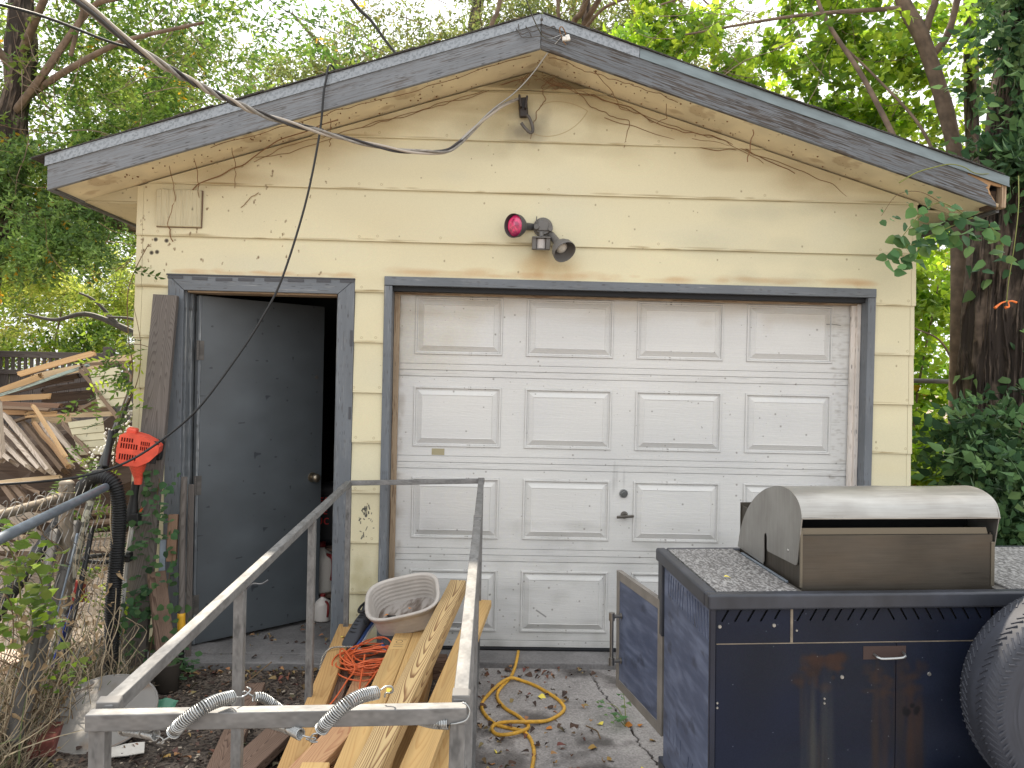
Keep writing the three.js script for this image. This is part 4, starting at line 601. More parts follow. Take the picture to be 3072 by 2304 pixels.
// ================================================================ TUB, SHOES, CORDS
{
  const t = thing('plastic_tub', 'beige ribbed plastic tub with dirt inside, tilted on the lumber', 'tub', [-0.425, 0.395, 0.4]);
  t.rotation.set(0.44, 0.05, 0.2, 'ZXY');
  // rounded rectangular rings: half sizes a,b, height y
  const ringPts = (a, b, n, N = 56) => { const P = []; for (let i = 0; i < N; i++) { const q = i / N * Math.PI * 2, c = Math.cos(q), s = Math.sin(q), k = Math.pow(Math.pow(Math.abs(c), n) + Math.pow(Math.abs(s), n), -1 / n); P.push([a * c * k, b * s * k]); } return P; };
  const skin = (rows, N = 56) => { const P = [], I = [], U = []; rows.forEach(([a, b, y, n]) => ringPts(a, b, n ?? 3.4, N).forEach(([x, z]) => { P.push(x, y, z); U.push(x * 2 + z, y * 2 + z); })); for (let i = 0; i < rows.length - 1; i++) for (let j = 0; j < N; j++) { const k = (j + 1) % N, a = i * N + j, b = i * N + k; I.push(a, a + N, b, b, a + N, b + N); } const g = new THREE.BufferGeometry(); g.setAttribute('position', new THREE.Float32BufferAttribute(P, 3)); g.setAttribute('uv', new THREE.Float32BufferAttribute(U, 2)); g.setIndex(I); g.computeVertexNormals(); return g; };
  const rows = [[0.15, 0.115, -0.074], [0.158, 0.123, -0.07]]; for (let i = 0; i <= 18; i++) { const y = -0.064 + i * 0.006, k = (y + 0.07) / 0.14; const w = 0.0005 * Math.sin(i * 1.5); rows.push([0.16 + 0.018 * k + w, 0.125 + 0.018 * k + w, y]); }
  rows.push([0.186, 0.151, 0.047], [0.187, 0.152, 0.062], [0.19, 0.155, 0.064], [0.193, 0.158, 0.07], [0.189, 0.154, 0.076], [0.184, 0.149, 0.077], [0.178, 0.143, 0.074]);
  for (let i = 0; i <= 24; i++) { const y = 0.07 - i * 0.0055, k = (y + 0.07) / 0.14; const w = 0.0015 * Math.sin(i * 1.55); rows.push([0.153 + 0.02 * k + w, 0.118 + 0.02 * k + w, y]); }
  rows.push([0.14, 0.105, -0.066]);
  mesh('tub_shell', skin(rows), MT.tub, t);
  const fl = skin([[0.153, 0.118, -0.06], [0.08, 0.06, -0.061], [0.001, 0.001, -0.061]]); mesh('dirt', fl, MT.grime, t); mesh('base', skin([[0.001, 0.001, -0.074], [0.15, 0.115, -0.074]]).scale(1, 1, 1), MT.tub, t);
}
{
  // low trainers: side outline swept into rounded sections
  const shoe = () => {
    const N = 14, secs = [[-0.135, 0.028, 0.03, 0.072], [-0.125, 0.034, 0.024, 0.098], [-0.095, 0.037, 0.022, 0.1], [-0.06, 0.036, 0.022, 0.084], [-0.02, 0.037, 0.022, 0.082], [0.02, 0.041, 0.022, 0.074], [0.06, 0.046, 0.022, 0.06], [0.1, 0.044, 0.022, 0.05], [0.125, 0.034, 0.024, 0.043], [0.142, 0.014, 0.028, 0.034]];
    const P = [], I = []; secs.forEach(([z, w, y0, y1], si) => { for (let j = 0; j < N; j++) { const a = j / N * Math.PI * 2, c = Math.cos(a), s = Math.sin(a); P.push(w * Math.sign(c) * Math.pow(Math.abs(c), 0.7), (y0 + y1) / 2 + (y1 - y0) / 2 * Math.sign(s) * Math.pow(Math.abs(s), 0.8), z); } });
    for (let i = 0; i < secs.length - 1; i++) for (let j = 0; j < N; j++) { const k = (j + 1) % N, a = i * N + j, b = i * N + k; I.push(a, b, a + N, b, b + N, a + N); }
    for (const e of [0, secs.length - 1]) { const k = P.length / 3; P.push(0, (secs[e][2] + secs[e][3]) / 2, secs[e][0]); for (let j = 0; j < N; j++) { const a = e * N + j, b = e * N + (j + 1) % N; e ? I.push(a, b, k) : I.push(b, a, k); } }
    const g = new THREE.BufferGeometry(); g.setAttribute('position', new THREE.Float32BufferAttribute(P, 3)); g.setIndex(I); g.computeVertexNormals(); return g;
  };
  const sole = (y0, y1, k) => { const pts = [[-0.036 * k, -0.12], [-0.03 * k, -0.142], [0, -0.148], [0.03 * k, -0.142], [0.036 * k, -0.12], [0.036 * k, -0.02], [0.048 * k, 0.06], [0.046 * k, 0.11], [0.03 * k, 0.142], [0, 0.153], [-0.03 * k, 0.142], [-0.046 * k, 0.11], [-0.048 * k, 0.06], [-0.036 * k, -0.02]]; const g = new THREE.ExtrudeGeometry(new THREE.Shape(crv(pts.map(([x, y]) => [x, y, 0]), true).getPoints(40).map((p) => V2(p.x, p.y))), { depth: y1 - y0 - 0.004, bevelEnabled: true, bevelSize: 0.003, bevelThickness: 0.002, bevelSegments: 2, bevelOffset: -0.003 }); g.rotateX(Math.PI / 2); g.scale(1, 1, 1); g.translate(0, y1 - 0.002, 0); return g; };
  const upper = std({ map: tex(128, 128, (u, v) => mul3([56, 58, 64], 0.7 + 0.3 * vn(u * 60, v * 60, 60, 60, 3) + 0.3 * fbm(u, v, 5, 5, 3, 4))), roughness: 0.9 }), blue = std({ color: rgb(62, 88, 146), roughness: 0.6 }), white = std({ color: rgb(214, 216, 220), roughness: 0.6 });
  const mk = (label, p, e) => { const t = thing('trainer', label, 'shoe', p, 'pair of dark trainers on the lumber'); mesh('upper', shoe(), upper, t); mesh('midsole', sole(0.012, 0.026, 1), blue, t); mesh('outsole', sole(0, 0.013, 1.02), white, t);
    const la = []; for (let i = 0; i < 5; i++) { const z = -0.03 + i * 0.02, y = 0.086 - i * 0.0045; la.push(sweep([[-0.02, y - 0.006, z], [0, y, z + 0.006], [0.02, y - 0.006, z]], 0.0025, 8, 5)); } la.push(sweep([[0.0, 0.09, -0.03], [0.03, 0.1, -0.03], [0.055, 0.085, -0.02], [0.06, 0.06, -0.005], [0.045, 0.06, 0.0], [0.03, 0.08, -0.02]], 0.0022, 20, 5)); mesh('laces', la, MT.black, t);
    mesh('collar', put(new THREE.TorusGeometry(0.034, 0.007, 8, 20).scale(0.85, 1.35, 1), 0, 0.1, -0.09, Math.PI / 2 - 0.1, 0, 0), MT.black, t); mesh('heel_tab', bx(-0.008, 0.008, 0.095, 0.118, -0.138, -0.132, 0.002), MT.black, t); t.rotation.set(...e); return t; };
  mk('dark grey trainer with white sole leaning toe-down beside the beige tub', [-0.64, 0.245, 0.37], [0.55, -0.55, 0.12, 'YXZ']);
  mk('dark trainer with blue sole edge tucked under the beige tub', [-0.49, 0.222, 0.40], [0.08, 0.1, 0, 'YXZ']);
}
{
  const r = RNG(23), P = [];
  // one long cord: tangled loops, then runs out over the boards
  const cx = -0.565, cz = 0.66;
  for (let i = 0; i < 190; i++) { const a = i * 0.55, k = Math.floor(a / 6.283), q = RNG(k * 7 + 1), ex = rr(0.085, 0.15, q), ez = rr(0.1, 0.18, q), tl = rr(-0.6, 0.6, q), dx = rr(-0.03, 0.04, q), dz = rr(-0.05, 0.05, q); const lx = Math.cos(a) * ex, lz = Math.sin(a) * ez; P.push([cx + dx + lx * Math.cos(tl) - lz * Math.sin(tl), 0.19 + 0.05 * (i / 190) + 0.012 * Math.sin(a * 1.5 + k) + 0.02 * (lx > 0.05 ? 1 : 0), cz + dz + lx * Math.sin(tl) + lz * Math.cos(tl)]); }
  P.push([-0.6, 0.25, 0.85], [-0.612, 0.238, 1.0], [-0.632, 0.226, 1.16], [-0.66, 0.222, 1.3], [-0.7, 0.2, 1.4], [-0.735, 0.16, 1.46], [-0.78, 0.05, 1.52], [-0.8, -0.01, 1.6]);
  const t = thing('extension_cord', 'orange extension cord tangled in loops on the lumber', 'cord', [cx, 0.2, cz]);
  const sh = (A) => A.map((p) => [p[0] - cx, p[1] - 0.2, p[2] - cz]);
  mesh('cord', sweep(sh(P), 0.0037, 1100, 6), MT.orange, t);
  mesh('cord_end', sweep(sh([[-0.5, 0.22, 0.8], [-0.53, 0.2, 0.93], [-0.548, 0.2, 1.05], [-0.555, 0.198, 1.2], [-0.552, 0.2, 1.35], [-0.56, 0.2, 1.5]]), 0.0042, 40, 6), MT.orange, t);
  mesh('cord_end', sweep(sh([[-0.575, 0.26, 0.72], [-0.562, 0.22, 0.9], [-0.55, 0.2, 1.02], [-0.53, 0.198, 1.16], [-0.52, 0.21, 1.27], [-0.515, 0.2, 1.36]]), 0.0042, 40, 6), MT.orange, t);
  tag(mesh('braided_rope', sweep([[-0.80, 0.1, 0.66], [-0.805, 0.16, 0.62], [-0.8, 0.2, 0.57], [-0.77, 0.225, 0.54], [-0.708, 0.222, 0.51], [-0.667, 0.217, 0.5], [-0.62, 0.21, 0.52]], (k) => 0.0042 + 0.0008 * Math.sin(k * 260), 180, 7), std({ map: tex(64, 16, (u, v) => ((u * 8 + v * 2) % 1 < 0.5 ? [196, 190, 178] : [70, 66, 62]), { rx: 0.06, ry: 0.03 }), roughness: 0.9 })), 'short black and white braided rope over the leftmost yellow board', 'rope');
  const hY = -0.027, H = [[0.181, 0.012, -0.05], [0.165, hY + 0.03, 0.09], [0.15, hY, 0.14], [0.126, hY, 0.25], [0.09, hY, 0.34], [0.06, hY, 0.44], [0.063, hY, 0.53], [0.10, hY, 0.63], [0.15, hY, 0.70], [0.18, hY, 0.76], [0.2, hY, 0.81], [0.185, hY + 0.01, 0.87], [0.12, hY + 0.012, 0.92], [0.055, hY, 0.9], [0.03, hY, 0.84], [0.06, hY, 0.79], [0.12, hY + 0.012, 0.8], [0.2, hY + 0.016, 0.805], [0.29, hY, 0.755], [0.36, hY, 0.68], [0.385, hY, 0.61], [0.365, hY, 0.52], [0.31, hY, 0.42], [0.25, hY, 0.335], [0.19, hY, 0.28], [0.13, hY + 0.012, 0.275], [0.07, hY + 0.014, 0.36], [0.0, hY, 0.5], [-0.02, hY, 0.6], [0.0, hY, 0.7], [0.05, hY, 0.8], [0.12, hY, 0.84], [0.175, hY, 0.87], [0.205, hY, 0.95], [0.213, hY, 1.06], [0.2, hY, 1.18], [0.18, hY, 1.3], [0.17, hY, 1.5]];
  tag(mesh('yellow_hose', sweep(H, 0.0085, 330, 9), MT.yellow), 'yellow hose lying in a knotted loop on the concrete in front of the garage door', 'hose');
}
// ================================================================ GRILL CABINET
{
  const G = thing('barbecue_cabinet', 'navy steel barbecue cabinet with stainless hood and open side door, seen from behind', 'barbecue', [0.706, -0.035, 1.982]);
  G.rotation.set(0, 0.035, 0.016);
  const L = 1.75, D = 0.66, top = 0.955;                              // local: x right, y up, z toward the viewer (front face z = 0)
  // carcass with recessed sides so that slots open into the dark
  mesh('carcass', [bx(0.03, L, 0.06, 0.9, -D + 0.03, -0.03), bx(0.02, L, 0.05, 0.12, -D + 0.02, -0.02)], MT.dark, G);
  const slot = (x, y, len, w, ang) => { const c = Math.cos(ang), s = Math.sin(ang), P = []; for (let i = 0; i <= 8; i++) { const a = -Math.PI / 2 + Math.PI * i / 8; P.push([Math.cos(a) * w + len / 2, Math.sin(a) * w]); } for (let i = 0; i <= 8; i++) { const a = Math.PI / 2 + Math.PI * i / 8; P.push([Math.cos(a) * w - len / 2, Math.sin(a) * w]); } return P.map(([u, v]) => [x + u * c - v * s, y + u * s + v * c]); };
  const zz = -0.012;
  const h1 = []; for (let i = 0; i < 5; i++) h1.push(slot(0.055 + i * 0.0415, 0.887, i === 4 ? 0.03 : 0.046, 0.0032, 1.05));
  mesh('upper_panel', extr([[0.024, 0.797], [0.262, 0.797], [0.262, 0.915], [0.024, 0.915]], zz - 0.002, zz, h1), MT.grillFront, G);
  const h2 = []; for (let i = 0; i < 7; i++) h2.push(slot(0.298 + i * 0.041, 0.888, 0.048, 0.003, 1.05)); for (let i = 0; i < 8; i++) h2.push(slot(0.588 + i * 0.041, 0.888, 0.048, 0.003, -1.05 + Math.PI));
  mesh('upper_panel', extr([[0.272, 0.797], [0.92, 0.797], [0.92, 0.915], [0.272, 0.915]], zz - 0.002, zz, h2), MT.grillFront, G);
  mesh('upper_panel', extr([[0.93, 0.797], [L - 0.02, 0.797], [L - 0.02, 0.915], [0.93, 0.915]], zz - 0.002, zz), MT.grillFront, G);
  mesh('lower_panel', bx(0.024, 0.608, 0.13, 0.793, zz - 0.004, zz, 0.002), MT.grillFront, G);
  mesh('lower_panel', bx(0.6095, L - 0.02, 0.13, 0.793, zz - 0.004, zz, 0.002), MT.grillFront, G);
  mesh('plinth', bx(0.01, L, 0.02, 0.126, -D + 0.0, -0.014, 0.004), MT.navy, G);
  mesh('panel_seam', [bx(0.263, 0.271, 0.797, 0.915, zz - 0.006, zz + 0.001), bx(0.026, L - 0.02, 0.7935, 0.7965, zz - 0.006, zz + 0.0005)], MT.tanPipe, G);
  mesh('corner_post', bx(0.004, 0.0225, 0.06, 0.915, -0.022, -0.006, 0.003, 1), MT.navy, G);
  // left side panel with two rows of slots high up and one low down
  const side = []; for (let i = 0; i < 7; i++) side.push(slot(-0.53 + i * 0.032, 0.845, 0.075, 0.005, 1.42)); for (let i = 0; i < 8; i++) side.push(slot(-0.28 + i * 0.032, 0.84, 0.085, 0.005, 1.72)); for (let i = 0; i < 4; i++) side.push(slot(-0.5 + i * 0.05, 0.3, 0.06, 0.002, 1.72)); for (let i = 0; i < 5; i++) side.push(slot(-0.26 + i * 0.045, 0.29, 0.06, 0.0028, 1.35));
  const sg = extr([[-D + 0.07, 0.13], [-0.023, 0.13], [-0.023, 0.9], [-D + 0.07, 0.9]], 0, 0.003, side); sg.rotateY(Math.PI / 2).scale(-1, 1, -1); { const p = sg.attributes.position; const ix = []; for (let i = 0; i < p.count; i += 3) { const a = [p.getX(i + 1), p.getY(i + 1), p.getZ(i + 1)]; p.setXYZ(i + 1, p.getX(i + 2), p.getY(i + 2), p.getZ(i + 2)); p.setXYZ(i + 2, ...a); } }
  sg.computeBoundingBox(); sg.translate(0.012 - sg.boundingBox.min.x, 0, -0.023 - sg.boundingBox.max.z); sg.computeVertexNormals(); mesh('side_panel', uvm(sg, 1), MT.navySide, G);
  mesh('back_post', bx(0.004, 0.03, 0.62, 0.915, -D + 0.0, -D + 0.058, 0.003, 1), MT.rim, G);
  // counter rim (rounded edge) and granite tops
  const rim = (x0, x1, z0, z1) => { const g = new RoundedBoxGeometry(x1 - x0, 0.05, z1 - z0, 3, 0.009); return uvm(g.translate((x0 + x1) / 2, top - 0.025, (z0 + z1) / 2)); };
  mesh('counter_rim', rim(-0.006, L, -0.035, 0.006), MT.rim, G); mesh('counter_rim', rim(-0.006, 0.034, -D - 0.006, -0.0355), MT.rim, G); mesh('counter_rim', rim(0.0345, L, -D - 0.006, -D + 0.03), MT.rim, G);
  mesh('granite_top', bx(0.035, 0.295, top - 0.02, top + 0.0012, -D + 0.0305, -0.0355, 0.002), MT.granite, G);
  mesh('granite_top', bx(1.0, L, top - 0.02, top + 0.0012, -D + 0.0305, -0.0355, 0.002), MT.granite, G);
  mesh('burner_tray', bx(0.2955, 0.3165, top - 0.03, top - 0.006, -D + 0.0305, -0.0355), MT.greyPipe, G); mesh('burner_tray', bx(0.965, 0.9995, top - 0.03, top - 0.006, -D + 0.0305, -0.0355), MT.greyPipe, G); mesh('seal_strip', bx(0.3, 0.311, top - 0.0055, top + 0.003, -0.56, -0.14, 0.002), MT.galvPipe, G);
  // hood: firebox, curved lid, end plates
  const X0 = 0.32, X1 = 0.962, fz = -0.066;
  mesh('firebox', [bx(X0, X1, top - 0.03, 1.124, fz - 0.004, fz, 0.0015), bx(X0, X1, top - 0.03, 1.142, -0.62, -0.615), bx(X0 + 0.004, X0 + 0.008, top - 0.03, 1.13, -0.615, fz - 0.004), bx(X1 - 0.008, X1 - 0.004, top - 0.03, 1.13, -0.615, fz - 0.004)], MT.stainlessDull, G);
  mesh('firebox_flange', [extr([[X0 + 0.004, 1.1245], [X1 - 0.012, 1.1245], [X1 - 0.018, 1.146], [X0 + 0.004, 1.146]], 0, 0.003).translate(0, 0, fz - 0.01), bx(X0 - 0.004, X0 + 0.004, top, 1.14, fz - 0.006, fz + 0.003, 0.001, 1), bx(X1 - 0.006, X1 + 0.006, top, 1.1, fz - 0.006, fz + 0.003, 0.001, 1)], std({ color: rgb(118, 112, 100), metalness: 0.8, roughness: 0.5 }), G);
  mesh('firebox_inside', bx(X0 + 0.01, X1 - 0.01, 1.0, 1.11, -0.6, fz - 0.03), MT.black, G); mesh('hood_gap_shade', bx(X0 + 0.004, X1 + 0.004, 1.09, 1.2, -0.24, -0.2), std({ color: rgb(12, 12, 14), roughness: 0.9 }), G);  // near-black slab added inside the hood as shade behind the lid gap
  const prof = [[-0.052, 1.183], [-0.056, 1.2], [-0.07, 1.224], [-0.1, 1.245], [-0.15, 1.259], [-0.215, 1.262], [-0.29, 1.25], [-0.37, 1.226], [-0.45, 1.188], [-0.53, 1.13], [-0.59, 1.06], [-0.618, 1.0]];
  const pc = crv(prof.map(([z, y]) => [0, y, z])).getPoints(44).map((p) => [p.z, p.y]);
  { const P = [], U = [], I = []; let s = 0; const nx = 24; pc.forEach(([z, y], i) => { if (i) s += Math.hypot(z - pc[i - 1][0], y - pc[i - 1][1]); for (let j = 0; j <= nx; j++) { const x = X0 - 0.006 + (X1 - X0 + 0.022) * j / nx, dent = 0.0022 * PN.noise(x * 9, y * 10, z * 10); P.push(x, y + dent, z + dent); U.push(x, s); } }); const row = nx + 1; for (let i = 0; i < pc.length - 1; i++) for (let j = 0; j < nx; j++) { const a = i * row + j; I.push(a, a + 1, a + row, a + 1, a + row + 1, a + row); } const g = new THREE.BufferGeometry(); g.setAttribute('position', new THREE.Float32BufferAttribute(P, 3)); g.setAttribute('uv', new THREE.Float32BufferAttribute(U, 2)); g.setIndex(I); g.computeVertexNormals(); const m = MT.stainless.clone(); m.side = THREE.DoubleSide; mesh('hood_lid', [g.toNonIndexed(), bx(X0 - 0.006, X1 + 0.016, 1.178, 1.183, -0.056, -0.0505, 0.001)], m, G); }
  const end = (x, slotted) => { const base = 1.0; let pts = [...pc.map(([z, y]) => [-z, y]), [0.63, 0.965], [0.37, 0.958]]; if (slotted) pts.push([0.362, 0.97], [0.362, 1.062], [0.355, 1.074], [0.343, 1.074], [0.336, 1.062], [0.336, 1.022], [0.328, 1.014]); else pts.push([0.336, 1.02]); pts.push([0.1, 1.02], [0.088, 1.024], [0.082, 1.034]); const g = extr(pts.map(([a, b]) => [a, b]), 0, 0.003); g.rotateY(Math.PI / 2); g.translate(x, 0, 0); g.computeVertexNormals(); return uvm(g); };
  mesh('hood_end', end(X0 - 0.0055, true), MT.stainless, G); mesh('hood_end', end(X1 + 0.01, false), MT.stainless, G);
  mesh('hood_handle', cyl(0.014, 0.014, V(X0 + 0.03, 1.045, -0.665), V(X1 - 0.03, 1.045, -0.665), 14), MT.stainless, G);
  const dots = (list, r) => list.map(([x, y, z, ax]) => (ax ? cyl(r, r * 0.8, V(x, y, z), V(x - 0.003, y, z), 10) : cyl(r, r * 0.8, V(x, y, z), V(x, y, z + 0.003), 10)));
  mesh('screw', [...dots([[X0 - 0.0055, 1.055, -0.155, 1], [0.012, 0.925, -0.1, 1], [0.012, 0.93, -0.57, 1]], 0.006), ...dots([[0.03, 0.61, zz, 0], [0.03, 0.595, zz, 0], [0.375, 0.618, zz, 0], [0.375, 0.603, zz, 0], [0.283, 0.835, zz, 0]], 0.004), ...dots([[0.036, 0.85, zz, 0], [0.21, 0.852, zz, 0], [0.432, 0.685, zz, 0], [0.718, 0.69, zz, 0]], 0.0065)], MT.stainless, G);
  mesh('drawer_pull', [sweep([[0.535, 0.757, zz], [0.54, 0.752, zz + 0.02], [0.555, 0.75, zz + 0.024], [0.61, 0.752, zz + 0.024], [0.626, 0.756, zz + 0.02], [0.63, 0.762, zz]], 0.0042, 24, 8)], MT.steelWire, G);
  mesh('pull_recess', bx(0.5, 0.64, 0.74, 0.782, zz, zz + 0.0015, 0.0005), std({ color: rgb(62, 46, 42), roughness: 0.7 }), G);
  // open side door on its back-left hinge
  const d = new THREE.Group(); d.name = 'side_door'; d.position.set(0.02, 0, -D + 0.05); d.rotation.y = 0.16; G.add(d);
  mesh('door_frame', [bx(-0.012, 0.012, 0.225, 0.755, -0.045, -0.001, 0.002, 1), bx(-0.012, 0.012, 0.225, 0.755, -0.51, -0.475, 0.002, 1), bx(-0.0115, 0.0115, 0.714, 0.7545, -0.4745, -0.0455, 0.002, 2), bx(-0.0115, 0.0115, 0.2255, 0.268, -0.4745, -0.0455, 0.002, 2)], std({ map: tex(128, 128, (u, v) => mul3([138, 133, 127], 0.85 + 0.25 * fbm(u, v, 5, 5, 4, 77)), { rx: 0.3, ry: 0.3 }), metalness: 0.3, roughness: 0.5 }), d);
  mesh('door_panel', bx(-0.009, 0.009, 0.2685, 0.7135, -0.4745, -0.0455), MT.navySide, d);
  mesh('door_handle', [cyl(0.0085, 0.0085, V(-0.055, 0.365, -0.45), V(-0.055, 0.56, -0.45), 14), cyl(0.013, 0.013, V(-0.055, 0.345, -0.45), V(-0.055, 0.38, -0.45), 16), cyl(0.013, 0.013, V(-0.055, 0.545, -0.45), V(-0.055, 0.58, -0.45), 16), cyl(0.0085, 0.0085, V(-0.055, 0.362, -0.45), V(-0.012, 0.362, -0.45), 12), cyl(0.0085, 0.0085, V(-0.055, 0.562, -0.45), V(-0.012, 0.562, -0.45), 12), cyl(0.014, 0.014, V(-0.013, 0.362, -0.45), V(-0.0105, 0.362, -0.45), 14), cyl(0.014, 0.014, V(-0.013, 0.562, -0.45), V(-0.0105, 0.562, -0.45), 14)], std({ color: rgb(150, 146, 140), metalness: 0.9, roughness: 0.35 }), d);
}
// ---- tyre leaning on the cabinet
{
  const t = thing('spare_tyre', 'black trailer tyre with chevron tread standing against the barbecue cabinet', 'tyre', [1.775, 0.655, 2.115]);
  const prof = [[0.205, -0.07], [0.2, -0.085], [0.215, -0.094], [0.25, -0.1], [0.285, -0.098], [0.305, -0.086], [0.318, -0.07], [0.324, -0.04], [0.325, 0], [0.324, 0.04], [0.318, 0.07], [0.305, 0.086], [0.285, 0.098], [0.262, 0.1015], [0.26, 0.1], [0.25, 0.1], [0.248, 0.1015], [0.215, 0.094], [0.2, 0.085], [0.205, 0.07]].map((p) => V2(...p));
  const g = new THREE.LatheGeometry(prof, 96); g.rotateX(Math.PI / 2); mesh('tyre_wall', g, MT.rubber, t);
  const lugs = []; const N = 92; for (let i = 0; i < N; i++) for (const s of [-1, 1]) for (const k of [0, 1]) { const lg = new RoundedBoxGeometry(0.0062, 0.007, 0.036, 1, 0.0015); lg.rotateY(s * (k ? 0.75 : -0.75)); const rad = k ? 0.3235 : 0.3125, zo = k ? 0.035 : 0.073; if (!k) lg.rotateX(s * 0.62); lg.translate(0, rad, s * zo); lg.rotateZ((i + (s > 0 ? 0.5 : 0) + k * 0.25) / N * Math.PI * 2); lugs.push(lg); }
  mesh('tread', lugs, MT.rubber, t).userData.kind = 'stuff';
  const sw = []; for (let i = 0; i < N; i++) { const lg = new RoundedBoxGeometry(0.006, 0.03, 0.004, 1, 0.0015); lg.rotateZ(0.5); lg.translate(0, 0.293, 0.0965); lg.rotateZ(i / N * Math.PI * 2); sw.push(lg); } mesh('shoulder_rib', sw, MT.rubber, t).userData.kind = 'stuff';
  const rim = new THREE.LatheGeometry([[0.207, 0.072], [0.203, 0.088], [0.195, 0.086], [0.188, 0.07], [0.18, 0.03], [0.176, -0.03], [0.09, -0.035], [0.05, -0.03]].map((p) => V2(...p)), 64); rim.rotateX(Math.PI / 2); mesh('wheel_rim', rim, std({ color: rgb(64, 70, 88), roughness: 0.45, metalness: 0.3, side: THREE.DoubleSide }), t);
  t.rotation.set(0, -0.05, 0);
  const b = mesh('tyre_bracket', [bx(-0.05, 0.3, -0.3, -0.05, -0.012, 0.0, 0.002)], MT.greyPipe); b.position.set(1.46, 0.455, 2.06); tag(b, 'grey metal plate low on the cabinet, behind the tyre', 'bracket');
}
// ================================================================ STRING TRIMMER, BOARDS AND TOOLS AT THE LEFT CORNER
{
  const o = [-1.9, 0, 0.27], t = thing('string_trimmer', 'string trimmer with red engine cover and bent silver shaft, propped against the casing', 'string trimmer', o);
  const eng = new THREE.Group(); eng.name = 'engine'; eng.position.set(0.06, 1.165, 0.0); eng.rotation.set(0.1, 0.15, -0.16); t.add(eng);
  // cowl: rounded hull with real vent slots in its front face
  const outline = [[-0.1, -0.07], [-0.06, -0.088], [0.01, -0.082], [0.06, -0.05], [0.098, 0.0], [0.1, 0.035], [0.07, 0.058], [0.02, 0.078], [-0.05, 0.088], [-0.098, 0.07], [-0.105, 0.0]];
  const vents = []; for (let i = 0; i < 7; i++) for (const [y, h] of [[0.05, 0.022], [0.018, 0.028], [-0.04, 0.032]]) { if (y > 0.04 && i > 4) continue; const x = -0.088 + i * 0.0125; vents.push([[x, y - h / 2], [x + 0.0078, y - h / 2], [x + 0.0078, y + h / 2], [x, y + h / 2]]); } for (let i = 0; i < 5; i++) for (const y of [0.042, 0.016]) { const x = 0.008 + i * 0.0095; vents.push([[x, y - 0.011], [x + 0.0062, y - 0.011], [x + 0.0062, y + 0.011], [x, y + 0.011]]); }
  mesh('engine_cover', [extr(outline, 0.045, 0.06, vents, 0), extr(outline.map(([x, y]) => [x * 1.0, y * 1.0]), -0.03, 0.0449, [], 0.008), put(new RoundedBoxGeometry(0.05, 0.035, 0.05, 2, 0.01), -0.05, 0.092, 0.02, 0, 0, -0.1), put(new THREE.CylinderGeometry(0.05, 0.022, 0.09, 16), 0.0, -0.105, 0.012, 0, 0, 0.16), put(new THREE.CylinderGeometry(0.022, 0.02, 0.04, 14), 0.01, -0.165, 0.012, 0, 0, 0.1)], MT.red, eng);
  mesh('engine_block', [bx(-0.09, 0.09, -0.06, 0.06, 0.036, 0.046, 0.004), bx(-0.07, 0.095, -0.06, 0.05, -0.08, -0.031, 0.012)], MT.black, eng);
  const rel = (p) => [p[0] - o[0], p[1] - o[1], p[2] - o[2]];
  mesh('grip', [sweep([rel([-1.868, 0.99, 0.26]), rel([-1.876, 0.93, 0.26]), rel([-1.884, 0.84, 0.26]), rel([-1.892, 0.78, 0.26])], (k) => 0.02 + 0.012 * sm(0.35, 0.9, k), 24, 12), bx(0.0, 0.06, 0.76, 0.83, -0.03, 0.02, 0.01)], MT.black, t);
  mesh('trigger', sweep([[0.068, 0.86, -0.01], [0.058, 0.835, -0.01], [0.05, 0.82, -0.01], [0.056, 0.81, -0.01]], 0.006, 14, 7), MT.orange, t);
  const sh = [[-1.886, 0.76, 0.258], [-1.898, 0.65, 0.262], [-1.912, 0.524, 0.262], [-1.92, 0.418, 0.262], [-1.93, 0.254, 0.262], [-1.938, 0.16, 0.262], [-1.931, 0.09, 0.262], [-1.915, 0.03, 0.262], [-1.895, -0.03, 0.262]].map(rel);
  mesh('shaft', sweep(sh, 0.0125, 60, 14), std({ color: rgb(196, 198, 196), metalness: 0.7, roughness: 0.38 }), t);
  const lab = canvasTex(512, 128, (g, W, H) => { g.fillStyle = 'rgb(204,206,204)'; g.fillRect(0, 0, W, H); g.fillStyle = 'rgb(14,14,16)'; g.font = 'italic bold 84px sans-serif'; g.textAlign = 'left'; g.textBaseline = 'middle'; g.fillText('ECHO', 150, 66); g.fillStyle = 'rgb(206,40,36)'; for (let i = 0; i < 3; i++) { g.beginPath(); g.moveTo(70 + i * 26, 100); g.lineTo(84 + i * 26, 34); g.lineTo(98 + i * 26, 34); g.lineTo(84 + i * 26, 100); g.fill(); } });
  const lg = new THREE.CylinderGeometry(0.0131, 0.0131, 0.13, 16, 1, true, -1.2, 2.4); { const uv = lg.attributes.uv; for (let i = 0; i < uv.count; i++) { const u = uv.getX(i), v = uv.getY(i); uv.setXY(i, v, 1 - u); } }
  const lm = mesh('brand_label', lg, std({ map: lab, metalness: 0.2, roughness: 0.45 }), t); const a = V(...sh[0]), b = V(...sh[2]); lm.position.copy(a.clone().lerp(b, 0.36)); lm.quaternion.setFromUnitVectors(V(0, 1, 0), a.clone().sub(b).normalize()); 
  mesh('loop_handle', [sweep([[0.02, 0.6, 0.01], [-0.06, 0.615, 0.05], [-0.15, 0.61, 0.06], [-0.205, 0.594, 0.05], [-0.2, 0.578, 0.03], [-0.12, 0.572, 0.03], [-0.03, 0.575, 0.0]], 0.0115, 40, 10), bx(-0.025, 0.02, 0.57, 0.62, -0.025, 0.025, 0.008)], MT.black, t);
